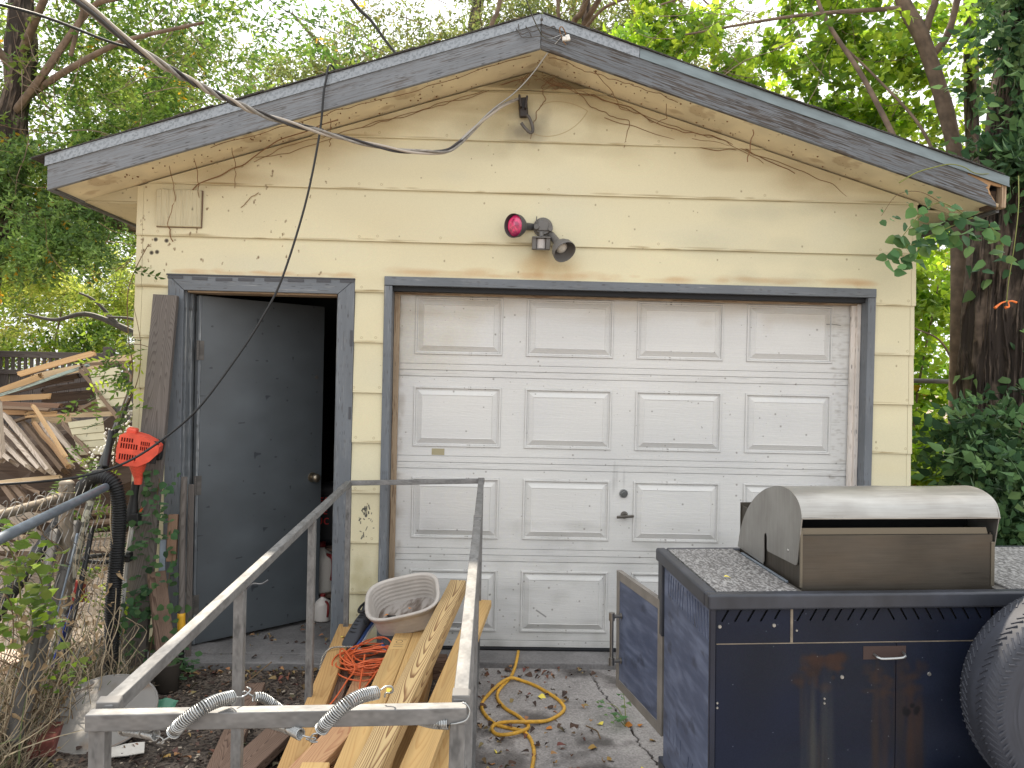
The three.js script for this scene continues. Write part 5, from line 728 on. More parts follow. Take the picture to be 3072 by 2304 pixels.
  mesh('shaft_label', put(new THREE.CylinderGeometry(0.013, 0.013, 0.12, 16, 1, true, -1.1, 2.2), sh[3][0] + 0.0012, 0.42, sh[3][2], 0, 0, -0.05), std({ map: tex(64, 256, (u, v) => ((vn(u * 12, v * 60, 12, 60, 3) > 0.5 && u > 0.15 && u < 0.85) ? [110, 110, 112] : [214, 214, 212])), roughness: 0.5 }), t);
}
{
  const tl = thing('grey_plank', 'tall weathered grey plank leaning against the left side of the entry door casing', 'plank', [-1.85, 0, 0.08]);
  mesh('plank', bar([-0.06, 0, 0.14], [0.042, 1.995, -0.02], 0.03, 0.132, 0.003).applyMatrix4(new THREE.Matrix4()), MT.greyWood, tl); tl.children[0].geometry = (() => { const g = uvm(new RoundedBoxGeometry(0.132, 2.0, 0.034, 1, 0.003), 1, 0.4, 0.07); g.rotateX(-0.08).rotateZ(-0.035); return g.translate(0.0, 1.0, 0.06); })();
  const s = (name, a, b, w, h, m, label, cat) => { const g = bar([0, 0, 0], [b[0] - a[0], b[1] - a[1], b[2] - a[2]], w, h, 0.003, R0()); const o = mesh(name, g, m); o.position.set(...a); return tag(o, label, cat); };
  s('slat', [-1.735, 0.05, 0.26], [-1.775, 0.66, 0.13], 0.034, 0.012, MT.galvPipe, 'pale narrow slat standing among the ivy left of the entry door', 'slat');
  s('wood_block', [-1.714, 0.55, 0.165], [-1.718, 0.8, 0.14], 0.05, 0.038, SCRAP.r, 'short tan piece of wood above the dark tool handle beside the entry door', 'wood block');
  s('brown_board', [-1.615, -0.04, 0.4], [-1.78, 0.5, 0.2], 0.09, 0.03, MT.oldBrown, 'dark brown board leaning in the ivy behind the trimmer', 'board');
  const hd = thing('tool_handle', 'weathered wooden tool handle with a yellow sleeve standing by the entry door hinge side', 'tool', [-1.635, 0, 0.2]);
  mesh('handle', sweep([[0.0, 0.2, 0.02], [-0.005, 0.4, 0.0], [-0.03, 0.7, -0.05], [-0.045, 1.0, -0.1]], 0.017, 30, 10), MT.greyWood, hd); mesh('sleeve', sweep([[0.003, 0.19, 0.022], [-0.002, 0.285, 0.014]], 0.021, 6, 12), std({ color: rgb(216, 164, 40), roughness: 0.5 }), hd); mesh('lower_handle', sweep([[0.01, -0.01, 0.03], [0.003, 0.19, 0.022]], 0.015, 6, 10), MT.black, hd);
  const pot = thing('dark_pot', 'dark empty bucket under the ivy left of the entry slab', 'bucket', [-1.62, -0.04, 0.42]);
  mesh('bucket_wall', new THREE.LatheGeometry([[0.001, 0.002], [0.055, 0.0], [0.066, 0.13], [0.071, 0.135], [0.07, 0.143], [0.063, 0.141], [0.053, 0.012], [0.001, 0.01]].map((p) => V2(...p)), 30), std({ color: rgb(58, 52, 46), roughness: 0.85 }), pot);
  s('casing_strip', [-1.655, 0.0, 0.06], [-1.665, 0.95, 0.04], 0.03, 0.02, MT.greyWood, 'bare weathered strip along the foot of the left door casing', 'wood strip');
  // dark storage inside the doorway
  const ins = thing('storage_bag', 'black bag with red lettering just inside the entry door', 'bag', [-1.14, 0.42, -0.95]);
  const bag = new RoundedBoxGeometry(0.3, 0.42, 0.2, 4, 0.05); { const p = bag.attributes.position; for (let i = 0; i < p.count; i++) { const n = PN.noise(p.getX(i) * 9, p.getY(i) * 9, p.getZ(i) * 9) * 0.02; p.setXYZ(i, p.getX(i) + n, p.getY(i), p.getZ(i) + n); } bag.computeVertexNormals(); }
  mesh('bag_body', bag.translate(0, 0.21, 0), std({ color: rgb(34, 34, 38), roughness: 0.6 }), ins);
  const lt = canvasTex(128, 160, (g) => { g.fillStyle = 'rgb(34,34,38)'; g.fillRect(0, 0, 128, 160); g.fillStyle = 'rgb(214,60,56)'; g.font = 'bold 46px sans-serif'; g.fillText('RES', 10, 46); g.fillText('CE', 30, 96); g.fillText('UC', 30, 146); });
  mesh('bag_print', new THREE.BoxGeometry(0.18, 0.22, 0.002).translate(0.02, 0.24, 0.108), std({ map: lt, roughness: 0.6 }), ins);
  const jug = (p, label, col, sc) => { const t = thing('jug', label, 'jug', p); mesh('jug_body', new THREE.LatheGeometry([[0.001, 0], [0.1, 0], [0.11, 0.02], [0.11, 0.2], [0.09, 0.25], [0.03, 0.29], [0.03, 0.31], [0.001, 0.31]].map((q) => V2(q[0] * sc, q[1] * sc)), 28), std({ color: col, roughness: 0.5 }), t); mesh('jug_handle', sweep([[0.05 * sc, 0.26 * sc, 0.03], [0.1 * sc, 0.25 * sc, 0.08], [0.11 * sc, 0.17 * sc, 0.1], [0.1 * sc, 0.1 * sc, 0.09]], 0.014 * sc, 20, 8), std({ color: rgb(120, 34, 34), roughness: 0.5 }), t); mesh('jug_cap', cyl(0.034 * sc, 0.034 * sc, V(0, 0.31 * sc, 0), V(0, 0.34 * sc, 0), 18), std({ color: rgb(120, 34, 34), roughness: 0.5 }), t); };
  jug([-1.12, 0.14, -0.78], 'tall white plastic jug with dark red handle just inside the doorway', rgb(216, 212, 204), 0.95); jug([-1.06, 0, -0.6], 'low white and red jug on the floor behind the entry door edge', rgb(210, 204, 198), 0.5);
  const sh = thing('storage_shelf', 'dark shelf standing in the shadow inside the doorway', 'shelf', [-1.2, 0, -1.0]);
  mesh('board', bx(-0.3, 0.4, 0.4, 0.418, -0.3, 0.2), MT.oldBrown, sh); mesh('board', bx(-0.3, 0.4, 0.12, 0.138, -0.3, 0.32), MT.oldBrown, sh); for (const [x, z] of [[-0.29, 0.19], [0.39, 0.19], [-0.29, -0.29], [0.39, -0.29]]) mesh('leg', bx(x - 0.015, x + 0.015, 0, 0.9, z - 0.015, z + 0.015), MT.oldBrown, sh);
}
// ================================================================ CHAIN-LINK FENCE AND WHAT LEANS ON IT
{
  const t = thing('chain_link_fence', 'old chain-link fence with tan rail running from the garage corner toward the viewer', 'fence', [-2.05, -0.05, 1.1]);
  const o = (p) => [p[0] + 2.05, p[1] + 0.05, p[2] - 1.1], r = RNG(6);
  mesh('post', [cyl(0.032, 0.032, V(...o([-2.055, -0.1, 0.58])), V(...o([-2.055, 1.02, 0.58])), 18), put(new THREE.SphereGeometry(0.035, 16, 10, 0, 6.3, 0, 1.6).scale(1, 0.6, 1), ...o([-2.055, 1.02, 0.58])), cyl(0.036, 0.036, V(...o([-2.055, 0.985, 0.58])), V(...o([-2.055, 1.0, 0.58])), 18)], MT.tanPipe, t);
  mesh('top_rail', [cyl(0.021, 0.021, V(...o([-2.055, 0.96, 0.58])), V(...o([-2.02, 0.955, 3.2])), 14), cyl(0.026, 0.026, V(...o([-2.055, 0.96, 0.6])), V(...o([-2.052, 0.96, 0.68])), 14)], MT.tanPipe, t);
  const wires = []; const sp = 0.058, n = 26; // zigzag wires; the bottom has been pushed toward the garage
  for (let i = 0; i < n; i++) { const z0 = 0.3 + i * sp, P = []; for (let k = 0; k <= 22; k++) { const y = 0.99 - k * 0.046, push = 0.13 * Math.pow(1 - clamp(y), 1.3), wob = 0.012 * PN.noise(z0 * 5, y * 5, 2); P.push(o([-2.03 + push + wob + (k % 2 ? 0.004 : -0.004), y + 0.01 * PN.noise(z0 * 3, y * 3, 7), z0 + (k % 2 ? sp * 0.52 : -sp * 0.52) + 0.02 * PN.noise(z0 * 4, y * 4, 5)])); } wires.push(sweep(crv(P, false, 0.12), 0.0025, 88, 4, false)); const q = P[0]; wires.push(sweep([q, [q[0] + 0.006, q[1] + 0.022, q[2] + 0.006], [q[0] + 0.004, q[1] + 0.03, q[2] + 0.014], [q[0] - 0.004, q[1] + 0.018, q[2] + 0.02]], 0.0017, 10, 4)); }
  mesh('chain_link_mesh', wires, MT.wire, t).userData.kind = 'stuff';
  const ties = []; for (const z of [0.7, 0.8, 0.98, 1.2, 1.4]) { const c = o([-2.052 + (z - 0.58) * 0.0133, 0.958, z]); ties.push(put(new THREE.TorusGeometry(0.025, 0.0022, 6, 18).scale(1, 1.3, 1), c[0], c[1] + 0.006, c[2], 0, 0.5, 0.3)); } mesh('wire_tie', ties, MT.wire, t);
  const pipe = (name, pts, rad, m, label, cat, rs = 14) => { const c = pts[0]; const g = sweep(pts.map((p) => [p[0] - c[0], p[1] - c[1], p[2] - c[2]]), rad, Math.max(4, pts.length * 8), rs); const q = mesh(name, g, m); q.position.set(...c); return tag(q, label, cat); };
  pipe('galvanised_pipe', [[-1.935, 0.988, 0.43], [-1.845, 0.974, 1.0], [-1.74, 0.96, 1.66], [-1.7, 0.955, 2.0]], 0.0205, MT.galvPipe, 'blue-grey galvanised pipe lying along the fence top, its end under the black hose', 'pipe');
  const hose = (pts, R, len, label) => { const c = pts[0], L = crv(pts).getLength(), n = Math.round(L / 0.0125); const g = sweep(pts.map((p) => [p[0] - c[0], p[1] - c[1], p[2] - c[2]]), (k) => R + 0.0042 * Math.max(-0.6, Math.sin(k * n * Math.PI * 2)), n * 6, 20); const q = mesh('corrugated_hose', g, MT.black); q.position.set(...c); return tag(q, label, 'hose'); };
  hose([[-2.2, 0.9, 0.2], [-2.13, 0.965, 0.27], [-2.04, 1.02, 0.36], [-1.965, 1.035, 0.41], [-1.905, 1.0, 0.42], [-1.882, 0.92, 0.42], [-1.876, 0.8, 0.42], [-1.886, 0.6, 0.42], [-1.9, 0.4, 0.42], [-1.902, 0.2, 0.42], [-1.904, 0.02, 0.42], [-1.905, -0.04, 0.42]], 0.0335, 0, 'black corrugated drain hose draped over the fence end and hanging to the ground');
  hose([[-2.174, 0.835, 0.36], [-2.165, 0.785, 0.46], [-2.14, 0.72, 0.62], [-2.108, 0.66, 0.8], [-2.075, 0.59, 1.0], [-2.05, 0.52, 1.16], [-2.02, 0.4, 1.4], [-2.0, 0.2, 1.6]], 0.032, 0, 'second black corrugated hose sagging behind the chain-link mesh');
  pipe('grey_pole', [[-2.09, 0.79, 0.6], [-2.0, 0.56, 0.86], [-1.9, 0.26, 1.16], [-1.86, 0.1, 1.3]], 0.024, MT.greyPipe, 'thick grey pole with a clamp, slanting behind the fence mesh on the left', 'pole');
  pipe('grey_pole', [[-2.085, 0.8, 0.42], [-1.99, 0.55, 0.76], [-1.92, 0.22, 1.06], [-1.9, 0.04, 1.2]], 0.021, MT.greyPipe, 'second grey pole slanting behind the fence mesh, open end down', 'pole');
  pipe('thin_rod', [[-2.04, 0.76, 0.5], [-1.96, 0.5, 0.8], [-1.92, 0.2, 1.05]], 0.008, MT.galvPipe, 'thin silver rod beside the second grey pole', 'rod', 8);
  pipe('mottled_pole', [[-2.1, 0.93, 0.24], [-2.085, 0.76, 0.36], [-2.05, 0.5, 0.55], [-2.02, 0.05, 0.8]], 0.02, std({ map: tex(64, 64, (u, v) => (fbm(u, v, 6, 4, 3, 5) > 0.5 ? [172, 168, 150] : [96, 94, 84]), { rx: 0.15, ry: 0.12 }), roughness: 0.8 }), 'mottled pale pole hanging behind the fence under the pipe end', 'pole');
  pipe('black_bar', [[-2.02, 0.77, 0.4], [-1.985, 0.55, 0.56], [-1.97, 0.2, 0.75]], 0.013, MT.black, 'black bar slanting behind the mesh left of the hanging hose', 'bar', 8);
  const bs = mesh('blue_strip', bar([0, 0, 0], [-0.005, -0.36, 0.2], 0.006, 0.034, 0.002), std({ color: rgb(34, 62, 150), roughness: 0.4 })); bs.position.set(-2.0, 0.44, 0.6); bs.rotation.z = -0.05; tag(bs, 'bright blue strip behind the mesh left of the hanging hose', 'strip');
  pipe('black_tube', [[-2.102, 1.55, -0.24], [-2.068, 1.393, -0.04], [-2.037, 1.233, 0.16], [-2.02, 1.05, 0.34]], 0.018, MT.black, 'long black tube with flared top leaning at the left garage corner', 'tube');
  { const f = mesh('tube_funnel', new THREE.LatheGeometry([[0.016, 0], [0.022, 0.02], [0.052, 0.05], [0.056, 0.058], [0.048, 0.056], [0.001, 0.02]].map((p) => V2(...p)), 20), MT.dark); f.position.set(-2.104, 1.545, -0.243); f.rotation.set(-0.5, 0, -0.5); tag(f, 'dark flared head at the top of the long black tube', 'tool head'); }
  pipe('black_tube', [[-2.03, 1.25, 0.2], [-2.01, 1.16, 0.27], [-1.995, 1.07, 0.33]], 0.017, MT.black, 'short black tube just left of the red engine cover', 'tube');
  // disc, brick, sheet of paper
  const d = mesh('grey_disc', M([cyl(0.232, 0.232, V(0, 0, 0), V(0, 0.006, 0), 60), put(new THREE.TorusGeometry(0.228, 0.006, 8, 60), 0, 0.003, 0, Math.PI / 2, 0, 0)]), std({ map: tex(256, 256, (u, v) => mix3(mul3([138, 135, 132], 0.86 + 0.2 * fbm(u, v, 5, 5, 4, 3)), [112, 92, 76], sm(0.58, 0.75, fbm(u, v, 3, 3, 4, 13)) * 0.7), { rx: 1, ry: 1 }), roughness: 0.45 })); d.position.set(-1.71, 0.05, 0.9); d.rotation.set(0.37, 0.1, 0.0, 'YXZ'); tag(d, 'large flat grey disc leaning at the foot of the fence behind the front left post', 'disc');
  const bk = mesh('red_brick', uvm(new RoundedBoxGeometry(0.1, 0.065, 0.2, 2, 0.004)), std({ map: tex(128, 128, (u, v) => mul3([124, 70, 62], 0.7 + 0.5 * fbm(u, v, 9, 9, 4, 8)), { rx: 0.15, ry: 0.15 }), roughness: 0.9 })); bk.position.set(-1.86, 0.005, 1.06); bk.rotation.y = 0.3; tag(bk, 'dark red brick on the dirt left of the grey disc', 'brick');
  const pp = mesh('paper_sheet', (() => { const g = new THREE.PlaneGeometry(0.13, 0.1, 8, 6); const p = g.attributes.position; for (let i = 0; i < p.count; i++) p.setZ(i, 0.008 * PN.noise(p.getX(i) * 14, p.getY(i) * 14, 2)); g.rotateX(-Math.PI / 2); g.computeVertexNormals(); return M([g, g.clone().translate(0, -0.003, 0)]); })(), std({ color: rgb(206, 202, 196), side: THREE.DoubleSide, roughness: 0.8 })); pp.position.set(-1.50, -0.015, 1.10); pp.rotation.y = 0.4; tag(pp, 'crumpled white paper sheet on the dirt right of the grey disc', 'paper');
  const gr = mesh('green_scrap', (() => { const g = new THREE.PlaneGeometry(0.1, 0.05, 8, 6); const p = g.attributes.position; for (let i = 0; i < p.count; i++) p.setZ(i, 0.02 * PN.noise(p.getX(i) * 20, p.getY(i) * 20, 2) + 0.01); g.rotateX(-1.2); g.computeVertexNormals(); return g; })(), std({ color: rgb(70, 128, 104), side: THREE.DoubleSide, roughness: 0.4 })); gr.position.set(-1.5, 0.01, 0.72); tag(gr, 'scrap of green plastic on the dirt behind the grey disc', 'plastic scrap');
  // litter seen through the mesh
  const junk = (p, s, col, label, cat, ry = 0) => { const g = new RoundedBoxGeometry(...s, 2, 0.012), q = g.attributes.position; for (let i = 0; i < q.count; i++) { const k = PN.noise(q.getX(i) * 8, q.getY(i) * 8, q.getZ(i) * 8 + p[2]) * 0.03; q.setXYZ(i, q.getX(i) + k, q.getY(i) + k, q.getZ(i) - k); } g.computeVertexNormals(); const m = mesh(cat.replace(' ', '_'), g, std({ color: col, roughness: 0.6 })); m.position.set(...p); m.rotation.y = ry; tag(m, label, cat); };
  junk([-2.6, 0.08, 1.0], [0.2, 0.16, 0.3], rgb(150, 170, 196), 'pale blue plastic bundle behind the mesh at lower left', 'plastic bundle', 0.4); junk([-2.3, 0.1, 0.5], [0.18, 0.14, 0.2], rgb(196, 170, 150), 'pale tan stone behind the mesh near the blue strip', 'stone', 0.8); junk([-2.5, 0.05, 1.5], [0.3, 0.1, 0.2], rgb(206, 190, 172), 'cream rag behind the mesh at the left edge', 'rag', 0.2); junk([-2.14, 0.42, 0.3], [0.07, 0.12, 0.08], rgb(140, 36, 34), 'dark red can wedged behind the mesh by the hanging hose', 'can', 0.1);
}
// ================================================================ DEMOLITION HEAP AND BACK FENCE
{
  const L = [[-4.33,1.53,-2.84,-3.71,1.72,-2.84,0.051,'l'],[-4.48,1.36,-2.74,-4.19,1.49,-2.84,0.057,'l'],[-4.41,1.33,-2.64,-3.72,1.60,-2.74,0.028,'g'],[-4.32,1.49,-3.04,-3.49,1.71,-3.14,0.071,'p'],[-3.77,1.62,-2.84,-3.38,1.65,-2.84,0.029,'b'],[-4.65,1.33,-3.14,-4.00,1.51,-3.14,0.045,'d'],[-4.40,1.36,-3.34,-3.92,1.45,-3.34,0.054,'d'],[-4.75,1.39,-3.54,-4.29,1.47,-3.54,0.063,'d'],[-4.35,1.30,-3.24,-3.86,1.35,-3.24,0.061,'d'],[-4.22,1.27,-3.04,-3.85,1.31,-3.14,0.045,'d'],[-3.99,1.24,-2.94,-3.74,1.29,-3.04,0.037,'d'],[-3.75,1.21,-2.74,-3.61,1.31,-2.84,0.036,'b'],[-4.54,1.29,-2.84,-4.12,1.32,-2.84,0.051,'l'],[-4.44,1.25,-2.69,-3.93,1.24,-2.69,0.042,'r'],[-4.34,1.22,-2.59,-3.97,1.21,-2.59,0.021,'b'],[-4.42,1.18,-2.74,-4.26,1.18,-2.74,0.053,'o'],[-4.20,1.17,-2.74,-4.04,1.17,-2.79,0.036,'l'],[-4.22,1.10,-2.54,-4.14,1.14,-2.64,0.028,'b'],[-4.10,1.15,-2.59,-3.83,1.16,-2.64,0.021,'l'],[-4.12,1.11,-2.69,-3.87,1.11,-2.74,0.050,'p'],[-3.93,1.24,-2.34,-3.45,0.89,-1.94,0.017,'l'],[-4.28,1.14,-2.54,-3.65,0.82,-1.99,0.080,'w'],[-4.31,1.07,-2.52,-3.72,0.82,-1.99,0.080,'w'],[-4.36,0.99,-2.50,-3.81,0.82,-1.99,0.086,'w'],[-4.41,0.94,-2.48,-3.89,0.81,-1.99,0.086,'w'],[-4.23,1.26,-2.34,-4.08,0.96,-2.14,0.046,'w'],[-4.18,1.07,-2.64,-3.62,0.80,-2.14,0.081,'b'],[-4.04,1.08,-2.54,-3.56,0.85,-2.09,0.030,'o'],[-4.00,1.07,-2.59,-3.55,0.84,-2.14,0.040,'w'],[-3.96,1.07,-2.64,-3.49,0.85,-2.19,0.075,'w'],[-3.80,1.07,-2.59,-3.45,0.92,-2.24,0.068,'b'],[-3.60,1.54,-2.49,-3.29,1.25,-2.34,0.058,'b'],[-3.63,1.57,-2.59,-3.52,1.49,-2.54,0.049,'b'],[-3.26,1.58,-2.54,-3.16,1.46,-2.49,0.041,'b'],[-3.82,1.21,-2.94,-3.60,1.22,-2.94,0.066,'b'],[-3.90,1.15,-2.84,-3.55,1.17,-2.84,0.043,'p'],[-4.13,1.17,-2.99,-3.91,1.22,-2.99,0.029,'d'],[-4.45,1.15,-2.84,-4.30,1.14,-2.84,0.022,'d'],[-4.07,1.17,-3.09,-3.70,1.19,-3.09,0.037,'d'],[-3.92,0.66,-1.84,-3.52,0.70,-1.94,0.031,'p'],[-3.89,0.63,-1.89,-3.71,0.53,-1.74,0.056,'b'],[-3.85,0.63,-1.94,-3.63,0.54,-1.74,0.056,'b'],[-3.75,0.62,-1.94,-3.58,0.58,-1.84,0.050,'b']];
  const kinds = { l: 'pale yellow-brown broken stud', b: 'brown splintered plank', d: 'dark shadowed plank', w: 'bleached grey plank', o: 'orange-brown sawn board end', p: 'long cream sheathing board', r: 'reddish brown plank', g: 'pale green painted siding strip' };
  const r = RNG(14);
  const rank = {}; const NTH = ['', 'second ', 'third ', 'fourth ', 'fifth ', 'sixth ', 'seventh ', 'eighth ', 'ninth ', 'tenth ', 'eleventh ', 'twelfth ', 'thirteenth ']; for (const k of Object.keys(kinds)) L.filter((q) => q[7] === k).sort((p, q) => q[1] + q[4] - p[1] - p[4]).forEach((q, i, A) => rank[L.indexOf(q)] = A.length > 1 ? ', ' + NTH[i] + 'highest of its kind' : '');
  for (const [ix, [a, b, c, d, e, f, w, k]] of L.entries()) {
    const A = V(a, b, c), B = V(d, e, f), dir = B.clone().sub(A).normalize(); A.addScaledVector(dir, -0.04); B.addScaledVector(dir, 'wbo'.includes(k) && b - e > 0.14 && c > -2.7 ? 0.2 : 0.04); const n = A.distanceTo(B);
    const g = new THREE.BoxGeometry(0.03, w, n, 2, 2, 12), p = g.attributes.position; // chewed ends and slight warp
    for (let i = 0; i < p.count; i++) { const z = p.getZ(i), q = Math.abs(z) > n / 2 - 1e-4 ? rr(-0.035, 0.012, r) * Math.sign(z) : 0; p.setXYZ(i, p.getX(i) + 0.006 * PN.noise(z * 4, a * 9, p.getX(i) * 30), p.getY(i) + 0.008 * PN.noise(z * 3, b * 9, c * 9), z + q); }
    g.computeVertexNormals(); const m = mesh('scrap_board', uvm(g, 2, R0() * 2, R0()), SCRAP[k]); const K = lookAtMat(A, B); m.position.setFromMatrixPosition(K); m.quaternion.setFromRotationMatrix(K); if ('w b'.includes(k) && c > -2.8) m.rotateZ(0.9);
    tag(m, kinds[k] + ' in the demolition heap' + rank[ix], 'board', kinds[k] + 's in the demolition heap');
  }
  // loose boards on the ground before the heap
  const NTHS = ['first', 'second', 'third', 'fourth', 'fifth', 'sixth', 'seventh', 'eighth', 'ninth'], loose = [];
  for (let i = 0; i < 26; i++) { const x = rr(-4.7, -3.3, r), z = rr(-2.5, -1.5, r), y = rr(0.0, 0.5, r) * sm(-1.5, -2.4, z) + 0.02 * (i % 5), n = rr(0.35, 0.8, r), k = 'wbwpbd'[i % 6]; const m = mesh('scrap_board', uvm(new THREE.BoxGeometry(n, 0.022, rr(0.06, 0.11, r)), 0, R0() * 2, R0()), SCRAP[k]); m.position.set(x, y, z); m.rotation.set(rr(-0.5, 0.6, r), rr(-0.9, 0.9, r), rr(-0.5, 0.2, r)); loose.push([m, k]); }
  for (const k of 'wbpd') loose.filter((q) => q[1] === k).sort((p, q) => p[0].position.x - q[0].position.x).forEach(([m], i) => tag(m, NTHS[i] + ' from the left of the loose ' + { w: 'bleached grey', b: 'brown', p: 'cream', d: 'dark' }[k] + ' planks before the demolition heap', 'board', 'planks scattered before the demolition heap'));
  // cream siding panels: lapped boards still nailed together
  const panel = (c, label) => { const t = thing('siding_panel', label, 'siding panel', c[0]); const P = c.map((p) => V(...p).sub(V(...c[0]))), n = 5; for (let i = 0; i < n; i++) { const t0 = i / n, t1 = (i + 1) / n - 0.01; const q = [P[0].clone().lerp(P[3], t0), P[1].clone().lerp(P[2], t0), P[1].clone().lerp(P[2], t1), P[0].clone().lerp(P[3], t1)]; const nn = q[1].clone().sub(q[0]).cross(q[3].clone().sub(q[0])).normalize().multiplyScalar(-0.012); if (nn.z < 0) nn.multiplyScalar(-1); const g = new THREE.BufferGeometry(), F = q.map((v, k) => v.clone().addScaledVector(nn, k > 1 ? 1.1 : 0.6)); const pos = []; const quad = (a, b, c2, d) => pos.push(a, b, c2, a, c2, d); quad(F[0], F[3], F[2], F[1]); quad(F[3], q[3], q[2], F[2]); quad(q[0], q[1], q[2], q[3]); quad(F[0], F[1], q[1], q[0]); quad(F[1], F[2], q[2], q[1]); quad(F[0], q[0], q[3], F[3]); g.setAttribute('position', new THREE.Float32BufferAttribute(pos.flatMap((v) => v.toArray()), 3)); g.computeVertexNormals(); const m = SCRAP.p.clone(); m.side = THREE.DoubleSide; mesh('siding_board', uvm(g, 0, R0()), MT.panelCream ??= std({ map: MT.creamPlain.map, roughness: 0.75, side: THREE.DoubleSide }), t); } };
  panel([[-3.553, 1.569, -2.5], [-3.317, 1.6, -2.55], [-3.12, 1.27, -2.4], [-3.385, 1.245, -2.35]], 'upper cream siding panel propped in the demolition heap'); panel([[-3.685, 1.11, -2.42], [-3.4, 1.155, -2.45], [-3.28, 0.85, -2.3], [-3.5, 0.84, -2.28]], 'lower cream siding panel in the demolition heap beside the white flowers');
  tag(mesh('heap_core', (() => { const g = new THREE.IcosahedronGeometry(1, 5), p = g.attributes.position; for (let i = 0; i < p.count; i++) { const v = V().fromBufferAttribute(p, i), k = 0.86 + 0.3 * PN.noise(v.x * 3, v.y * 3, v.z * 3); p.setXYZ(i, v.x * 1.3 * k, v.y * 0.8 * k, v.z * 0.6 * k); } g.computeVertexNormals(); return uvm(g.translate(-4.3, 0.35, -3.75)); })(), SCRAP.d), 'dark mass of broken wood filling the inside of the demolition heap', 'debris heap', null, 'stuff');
  // back fence: boards below, open pickets and cap rail above
  const f = thing('wood_fence', 'dark weathered wooden fence with open pickets behind the demolition heap', 'fence', [-6, 0, -5]);
  const X0 = -4.2, X1 = 2.4;
  mesh('rail', bx(X0, X1, 1.7, 1.775, -0.03, 0.03, 0.004), MT.fenceWood, f); mesh('rail', bx(X0, X1, 1.5, 1.555, -0.035, 0.035, 0.004), MT.fenceWood, f); mesh('rail', bx(X0, X1, 0.2, 0.28, -0.06, -0.02, 0.004), MT.fenceWood, f);
  const pg = bx(-0.017, 0.017, 1.53, 1.72, -0.012, 0.012, 0.003, 1); for (let i = 0; i < 90; i++) { const m = mesh('picket', pg, MT.fenceWood, f); m.position.x = X0 + 0.04 + i * 0.0735; }
  const bg = [0, 1].map((k) => bx(-0.068, 0.068, 0.05, 1.52, -0.0125, 0.0125, 0.004, 1)); for (let i = 0; i < 46; i++) { const m = mesh('fence_board', bg[i % 2], MT.fenceWood, f); m.position.set(X0 + 0.07 + i * 0.142, rr(-0.01, 0.01, r), -0.01 + rr(-0.006, 0.006, r)); }
  for (const x of [-0.02, -3, 1.38]) mesh('post', bx(x - 0.05, x + 0.05, 0, 1.85, -0.07, 0.05, 0.006, 1), MT.fenceWood, f);
}
// ================================================================ VEGETATION
// a single leaf: base at the origin, tip along +y, blade facing +z, slightly cupped and drooping
function leafGeo(L, W, { tip = 0.55, cup = 0.18, bend = 0.12, n = 5, tooth = 0 } = {}) {
  const P = [], I = []; const prof = (t) => Math.pow(Math.sin(Math.PI * Math.pow(t, tip)), 0.8);
  for (let i = 0; i <= n; i++) { const t = i / n, w = i === 0 || i === n ? 0.02 : prof(t) * (1 + (i % 2 ? tooth : 0)), z = -bend * L * t * t; P.push(-W / 2 * w, L * t, z + cup * W * w, 0, L * t, z, W / 2 * w, L * t, z + cup * W * w); }
  for (let i = 0; i < n; i++) for (const k of [0, 1]) { const a = i * 3 + k; I.push(a, a + 1, a + 4, a, a + 4, a + 3); }
  const g = new THREE.BufferGeometry(); g.setAttribute('position', new THREE.Float32BufferAttribute(P, 3)); g.setIndex(I); g.computeVertexNormals(); return g;
}
// a twig with alternate leaves, used as one instance in a crown
function sprig(n, len, L, W, seed, opt = {}) {
  const r = RNG(seed), A = [];
  for (let i = 0; i < n; i++) { const g = leafGeo(L * rr(0.7, 1.15, r), W * rr(0.75, 1.15, r), { n: 3, ...opt }); const q = new THREE.Quaternion().setFromEuler(new THREE.Euler(rr(-0.9, 0.9, r), rr(-1.2, 1.2, r), (i % 2 ? 1 : -1) * rr(0.5, 1.5, r))); g.applyMatrix4(new THREE.Matrix4().compose(V((i % 2 ? 1 : -1) * 0.004 + rr(-0.02, 0.02, r), (i + 0.3) / n * len, rr(-0.03, 0.03, r)), q, V(1, 1, 1))); A.push(g); }
  A.push(sweep([[0, 0, 0], [0.01, len * 0.5, 0.008], [0, len, 0]], 0.0018, 4, 3, false));
  return M(A);
}
const HUE = { mid: [[92, 122, 54], [122, 146, 66], [72, 100, 46], [140, 156, 74]], dark: [[64, 82, 48], [84, 104, 56], [56, 74, 42], [100, 118, 64]], lime: [[160, 186, 58], [184, 204, 70], [130, 162, 54], [104, 138, 54]], yellow: [[204, 212, 100], [182, 200, 90], [216, 216, 122], [146, 172, 80]], ivy: [[80, 116, 76], [98, 134, 84], [66, 98, 68], [120, 150, 92]], olive: [[132, 148, 82], [150, 160, 94], [112, 130, 70], [140, 140, 84]] };
const gOf = (pal, r, odd = 0.012) => { if (r() < odd) return rgb(214, 170, 52); const a = pal[Math.floor(r() * pal.length)], b = pal[Math.floor(r() * pal.length)], t = r(), k = rr(0.82, 1.12, r); return rgb(lerp(a[0], b[0], t) * k, lerp(a[1], b[1], t) * k, lerp(a[2], b[2], t) * k); };
